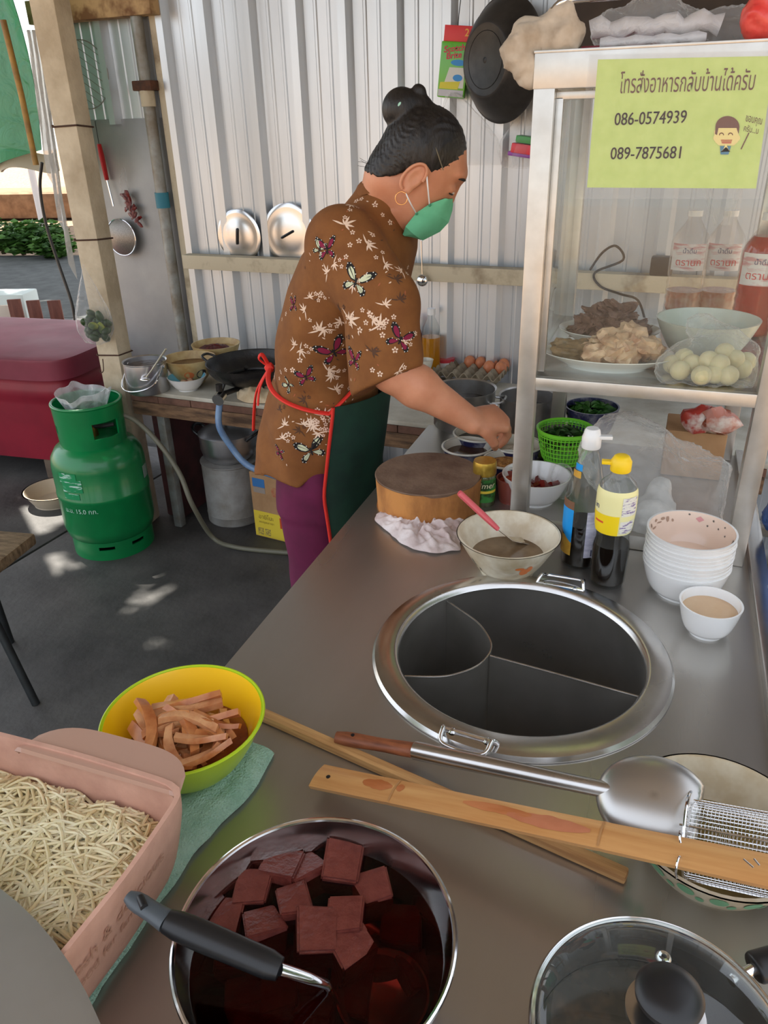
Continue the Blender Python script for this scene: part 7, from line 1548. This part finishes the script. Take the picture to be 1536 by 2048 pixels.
# apron: a sheet wrapped round the front from her right hip, over the shirt
A0 = np.array(rows)
def around(a, z, off):
    cx = np.interp(z, A0[:, 0], A0[:, 1]); rx = np.interp(z, A0[:, 0], A0[:, 3]); ry = np.interp(z, A0[:, 0], A0[:, 4])
    if z < .66: cx = np.interp(z, [.2, .66], [-.80, -.838]); rx, ry = .150, .200
    return Vector((cx+(rx+off)*math.cos(a), 1.74+(ry+off)*math.sin(a), z))
M_apron = mat('dark_green_apron', srgb(20, 62, 46), .8, 0, srgb(14, 46, 36), scale=10)
a_edge = -1.92
# find the angle of the apron edge under pixel (682,800)
best = min((abs(around(a, .90, .012).x-PY(690, 812, around(a, .90, .012).y).x), a) for a in np.linspace(-2.6, -1.0, 80)); a_edge = best[1]
ztop, zbot = .905, .30
def apr(u, v):
    a = a_edge+.05*math.sin(v*3)+(1.7-a_edge)*u; z = ztop-(ztop-zbot)*v-.05*(1-v)*math.exp(-(u/.08)**2)*0
    return around(a, z, .016+.006*math.sin(a*9+v*4)*v)+Vector((.012*max(0, math.cos(a)), 0, 0))-PO
ap = obj('apron', MB().sheet(apr, 60, 40, .003), M_apron, per, ang=80)
obj('edge_binding', MB().tube([apr(0, v)+(apr(0, v)-Vector((-.82+.80, 0, apr(0, v).z))).normalized()*.003 for v in np.linspace(0, 1, 30)], .0065, 8, flat=.6), M_red, ap)
# waist tie from the knot at the back to the apron corner and on under the sleeve
def tie(a0, z0, a1, z1, n=24, sag=0): return [around(a0+(a1-a0)*t, z0+(z1-z0)*t-sag*math.sin(t*PI), .0125)-PO for t in np.linspace(0, 1, n)]
zk = .955; 
obj('waist_tie', MB().tube(tie(-PI+.30, zk, a_edge, .888), .0062, 8, flat=.6), M_red, ap); obj('waist_tie', MB().tube(tie(a_edge, .888, -.4, .965), .0062, 8, flat=.6), M_red, ap)
kq_ = around(-PI-.30, zk, .018)-PO
kq_ = around(-PI+.30, zk, .016)-PO; ow = Vector((-.9, -.45, 0))*.012
obj('knot', MB().ico(kq_, .013, 2, (1, 1, 1), .3, 1), M_red, ap)
obj('bow_loop', MB().tube(smoothpts([kq_, kq_+Vector((-.022, -.01, .022)), kq_+Vector((-.012, -.01, .034)), kq_], 5), .0055, 8, flat=.5), M_red, ap)
tl = around(-PI+.25, .78, .020)-PO; obj('tie_end', MB().tube(smoothpts([kq_, kq_.lerp(tl, .35)+ow*1.6, kq_.lerp(tl, .7)+ow*1.2, tl+ow*.5], 6), [.006]*10+[.0075]*9, 8, flat=.5), M_red, ap)
tl2 = around(-PI+.40, .86, .018)-PO; obj('tie_end', MB().tube(smoothpts([kq_, kq_.lerp(tl2, .5)+ow, tl2+ow*.5], 6), .0062, 8, flat=.5), M_red, ap)

# ------------------------------------------------------------------ print on the shirt: flat patches laid on the cloth
vs_ = [v.co.copy() for v in shirt.data.vertices]; bvh = BVHTree.FromPolygons(vs_, [list(p.vertices) for p in shirt.data.polygons])
def shirt_hit(px, py):
    d = Vector(ray(px, py)).normalized(); h = bvh.ray_cast(Vector(CAM)-PO, d)
    return h
class Deco:
    def __init__(s): s.mb = {}
    def poly(s, key, px, py, pts, rot=0, sc_=1.0, lift=.0007):
        """pts in millimetres on the cloth around the point seen at (px,py)"""
        h = shirt_hit(px, py)
        if h[0] is None: return
        p, nn = h[0], h[1]
        if nn.dot(Vector(ray(px, py))) > 0: nn = -nn
        up = Vector((0, 0, 1)); up = up-nn*up.dot(nn)
        if up.length < 1e-3: return
        up.normalize(); rt = up.cross(nn).normalized(); c, s_ = math.cos(rot), math.sin(rot); out = []
        for x, y in pts:
            x, y = x*sc_*.001, y*sc_*.001; q = p+rt*(x*c-y*s_)+up*(x*s_+y*c); hh = bvh.ray_cast(q+nn*.03, -nn, .07)
            w_ = hh[0] if hh[0] is not None else q; out.append(w_+nn*lift)
        m = s.mb.setdefault(key, MB()); cen = sum(out, Vector())/len(out); hh = bvh.ray_cast(cen+nn*.03, -nn, .07)
        if hh[0] is not None: cen = hh[0]+nn*lift
        k = len(out); m.add(out+[cen], [[i, (i+1) % k, k] for i in range(k)])
DC = Deco(); rp8 = random.Random(3)
def leafpts(L, w): return [(0, 0), (L*.3, w), (L*.65, w*.8), (L, 0), (L*.65, -w*.5), (L*.3, -w*.6)]
def rotp(pts, a, ox=0, oy=0): return [(x*math.cos(a)-y*math.sin(a)+ox, x*math.sin(a)+y*math.cos(a)+oy) for x, y in pts]
def flower(px, py, s=1.0, key='cream'):
    for k in range(5): DC.poly(key, px, py, rotp([(1.2, 0), (3.2, 1.8), (5.6, 1.4), (6.2, 0), (5.6, -1.4), (3.2, -1.8)], k*2*PI/5+.3), sc_=s)
    DC.poly('rust', px, py, ellp(0, 0, 1.1, 1.1, n=8), sc_=s, lift=.0011)
def spray(px, py, rot, s=1.0, key='cream'):
    for L, w, a in ((26, 3.2, .1), (22, 3, .75), (20, 3, -.6), (15, 2.4, 1.5), (30, 2.4, 2.3), (16, 2.6, -1.3)): DC.poly(key, px, py, rotp(leafpts(L, w), a), rot, s)
def wing(key, px, py, pts, rot, s, lift=.0008): DC.poly(key, px, py, pts, rot, s, lift)
UW = [(0, 1), (6, 14), (14, 24), (24, 29), (30, 27), (29, 18), (22, 9), (12, 2)]; LW = [(0, -1), (8, -2), (18, -3), (25, -8), (26, -15), (20, -19), (12, -14), (5, -7)]
def butterfly(px, py, rot, s, colr, fold=1.0):
    for sg in (1, -1):
        f = fold if sg > 0 else 1.0
        for W in (UW, LW):
            pts = [(x*sg*f, y) for x, y in W]; pts = pts if sg > 0 else pts[::-1]; wing('black', px, py, pts, rot, s)
            cx_, cy_ = sum(p[0] for p in pts)/8, sum(p[1] for p in pts)/8; wing(colr, px, py, [(cx_*.86+(x-cx_)*.66, cy_*.86+(y-cy_)*.66) for x, y in pts], rot, s, .0013)
            if colr == 'pale':
                for t in (.3, .55, .8): wing('black', px, py, [(0, 0), (cx_*1.5+sg*3*(t-.5), cy_*1.5+8*(t-.5)), (cx_*1.5+sg*3*(t-.5)+1.0, cy_*1.5+8*(t-.5))], rot, s, .0017)
            for q in pts[2:7]: wing('white', px, py, ellp(q[0]*.93, q[1]*.93, 1.1, 1.1, n=6), rot, s, .0018)
    wing('black', px, py, [(-1.6, -9), (1.6, -9), (1.8, 6), (0, 9), (-1.8, 6)], rot, s, .0020)
for px, py, rot, s, c_, fo in ((712, 565, -.25, 1.15, 'pale', 1), (655, 500, .2, .95, 'magenta', .7), (800, 680, -.5, 1.0, 'magenta', 1), (668, 705, .5, 1.25, 'magenta', 1), (710, 722, -.1, .9, 'magenta', .6), (622, 902, .25, 1.2, 'pale', 1), (612, 755, .3, .8, 'magenta', 1), (795, 752, .9, .9, 'magenta', 1), (640, 500, -.4, .7, 'pale', .6), (588, 610, .2, .7, 'magenta', .6), (560, 905, 1.2, .7, 'magenta', .7), (578, 770, .9, .7, 'pale', .7)): butterfly(px, py, rot, s, c_, fo)
for px, py, rot, s in ((690, 450, .4, 1), (735, 490, -.5, .9), (640, 660, 1.1, 1), (700, 640, .2, 1.2), (650, 830, .7, .9), (745, 640, -.3, .8), (655, 545, 2.0, .8), (770, 530, -.8, .8), (775, 400, .2, .8), (590, 690, 1.6, .8), (770, 610, .6, .7), (570, 850, 1.4, .8), (610, 620, 2.4, .8), (665, 860, -.6, .8)): spray(px, py, rot, s)
for px, py in ((705, 465), (718, 482), (700, 490), (745, 470), (738, 485), (752, 515), (765, 505), (640, 590), (650, 595), (725, 620), (740, 628), (732, 645), (720, 660), (758, 655), (765, 670), (620, 640), (630, 655), (635, 820), (645, 835), (660, 840), (630, 845), (765, 430), (750, 410), (780, 445), (700, 420), (690, 435), (790, 700), (745, 740), (760, 748), (600, 720), (585, 740), (655, 860), (670, 830)): flower(px, py, rp8.uniform(.8, 1.15))
for i in range(26):
    px, py = rp8.uniform(560, 825), rp8.uniform(395, 950); (flower(px, py, rp8.uniform(.7, 1.1)), flower(px+rp8.uniform(9, 16), py+rp8.uniform(-10, 10), .9), flower(px+rp8.uniform(-6, 6), py+13, .8)); spray(px-12, py+8, rp8.uniform(0, 6.28), rp8.uniform(.6, .95))
for i in range(90):
    px, py = rp8.uniform(545, 830), rp8.uniform(400, 960); DC.poly(('cream', 'cream', 'rust2', 'char')[i % 4], px, py, rotp(leafpts(rp8.uniform(5, 11), 1.8), rp8.uniform(0, 6.28)))
for px, py in ((680, 620), (792, 560), (800, 600), (560, 820), (600, 860), (690, 680), (745, 705), (610, 800), (690, 860)): spray(px, py, rp8.uniform(0, 6), .8, 'char'); flower(px+8, py-6, .9, 'char')
CK = {'cream': srgb(236, 208, 184), 'rust': srgb(150, 80, 50), 'rust2': srgb(168, 96, 62), 'char': srgb(86, 58, 40), 'black': (.012, .010, .010), 'pale': srgb(214, 220, 186), 'magenta': srgb(134, 22, 62), 'white': srgb(240, 236, 226)}
for k_, mb in DC.mb.items(): stuff(obj('printed_pattern', mb, mat('print_'+k_, CK[k_], .85), shirt, smooth=True, ang=180))
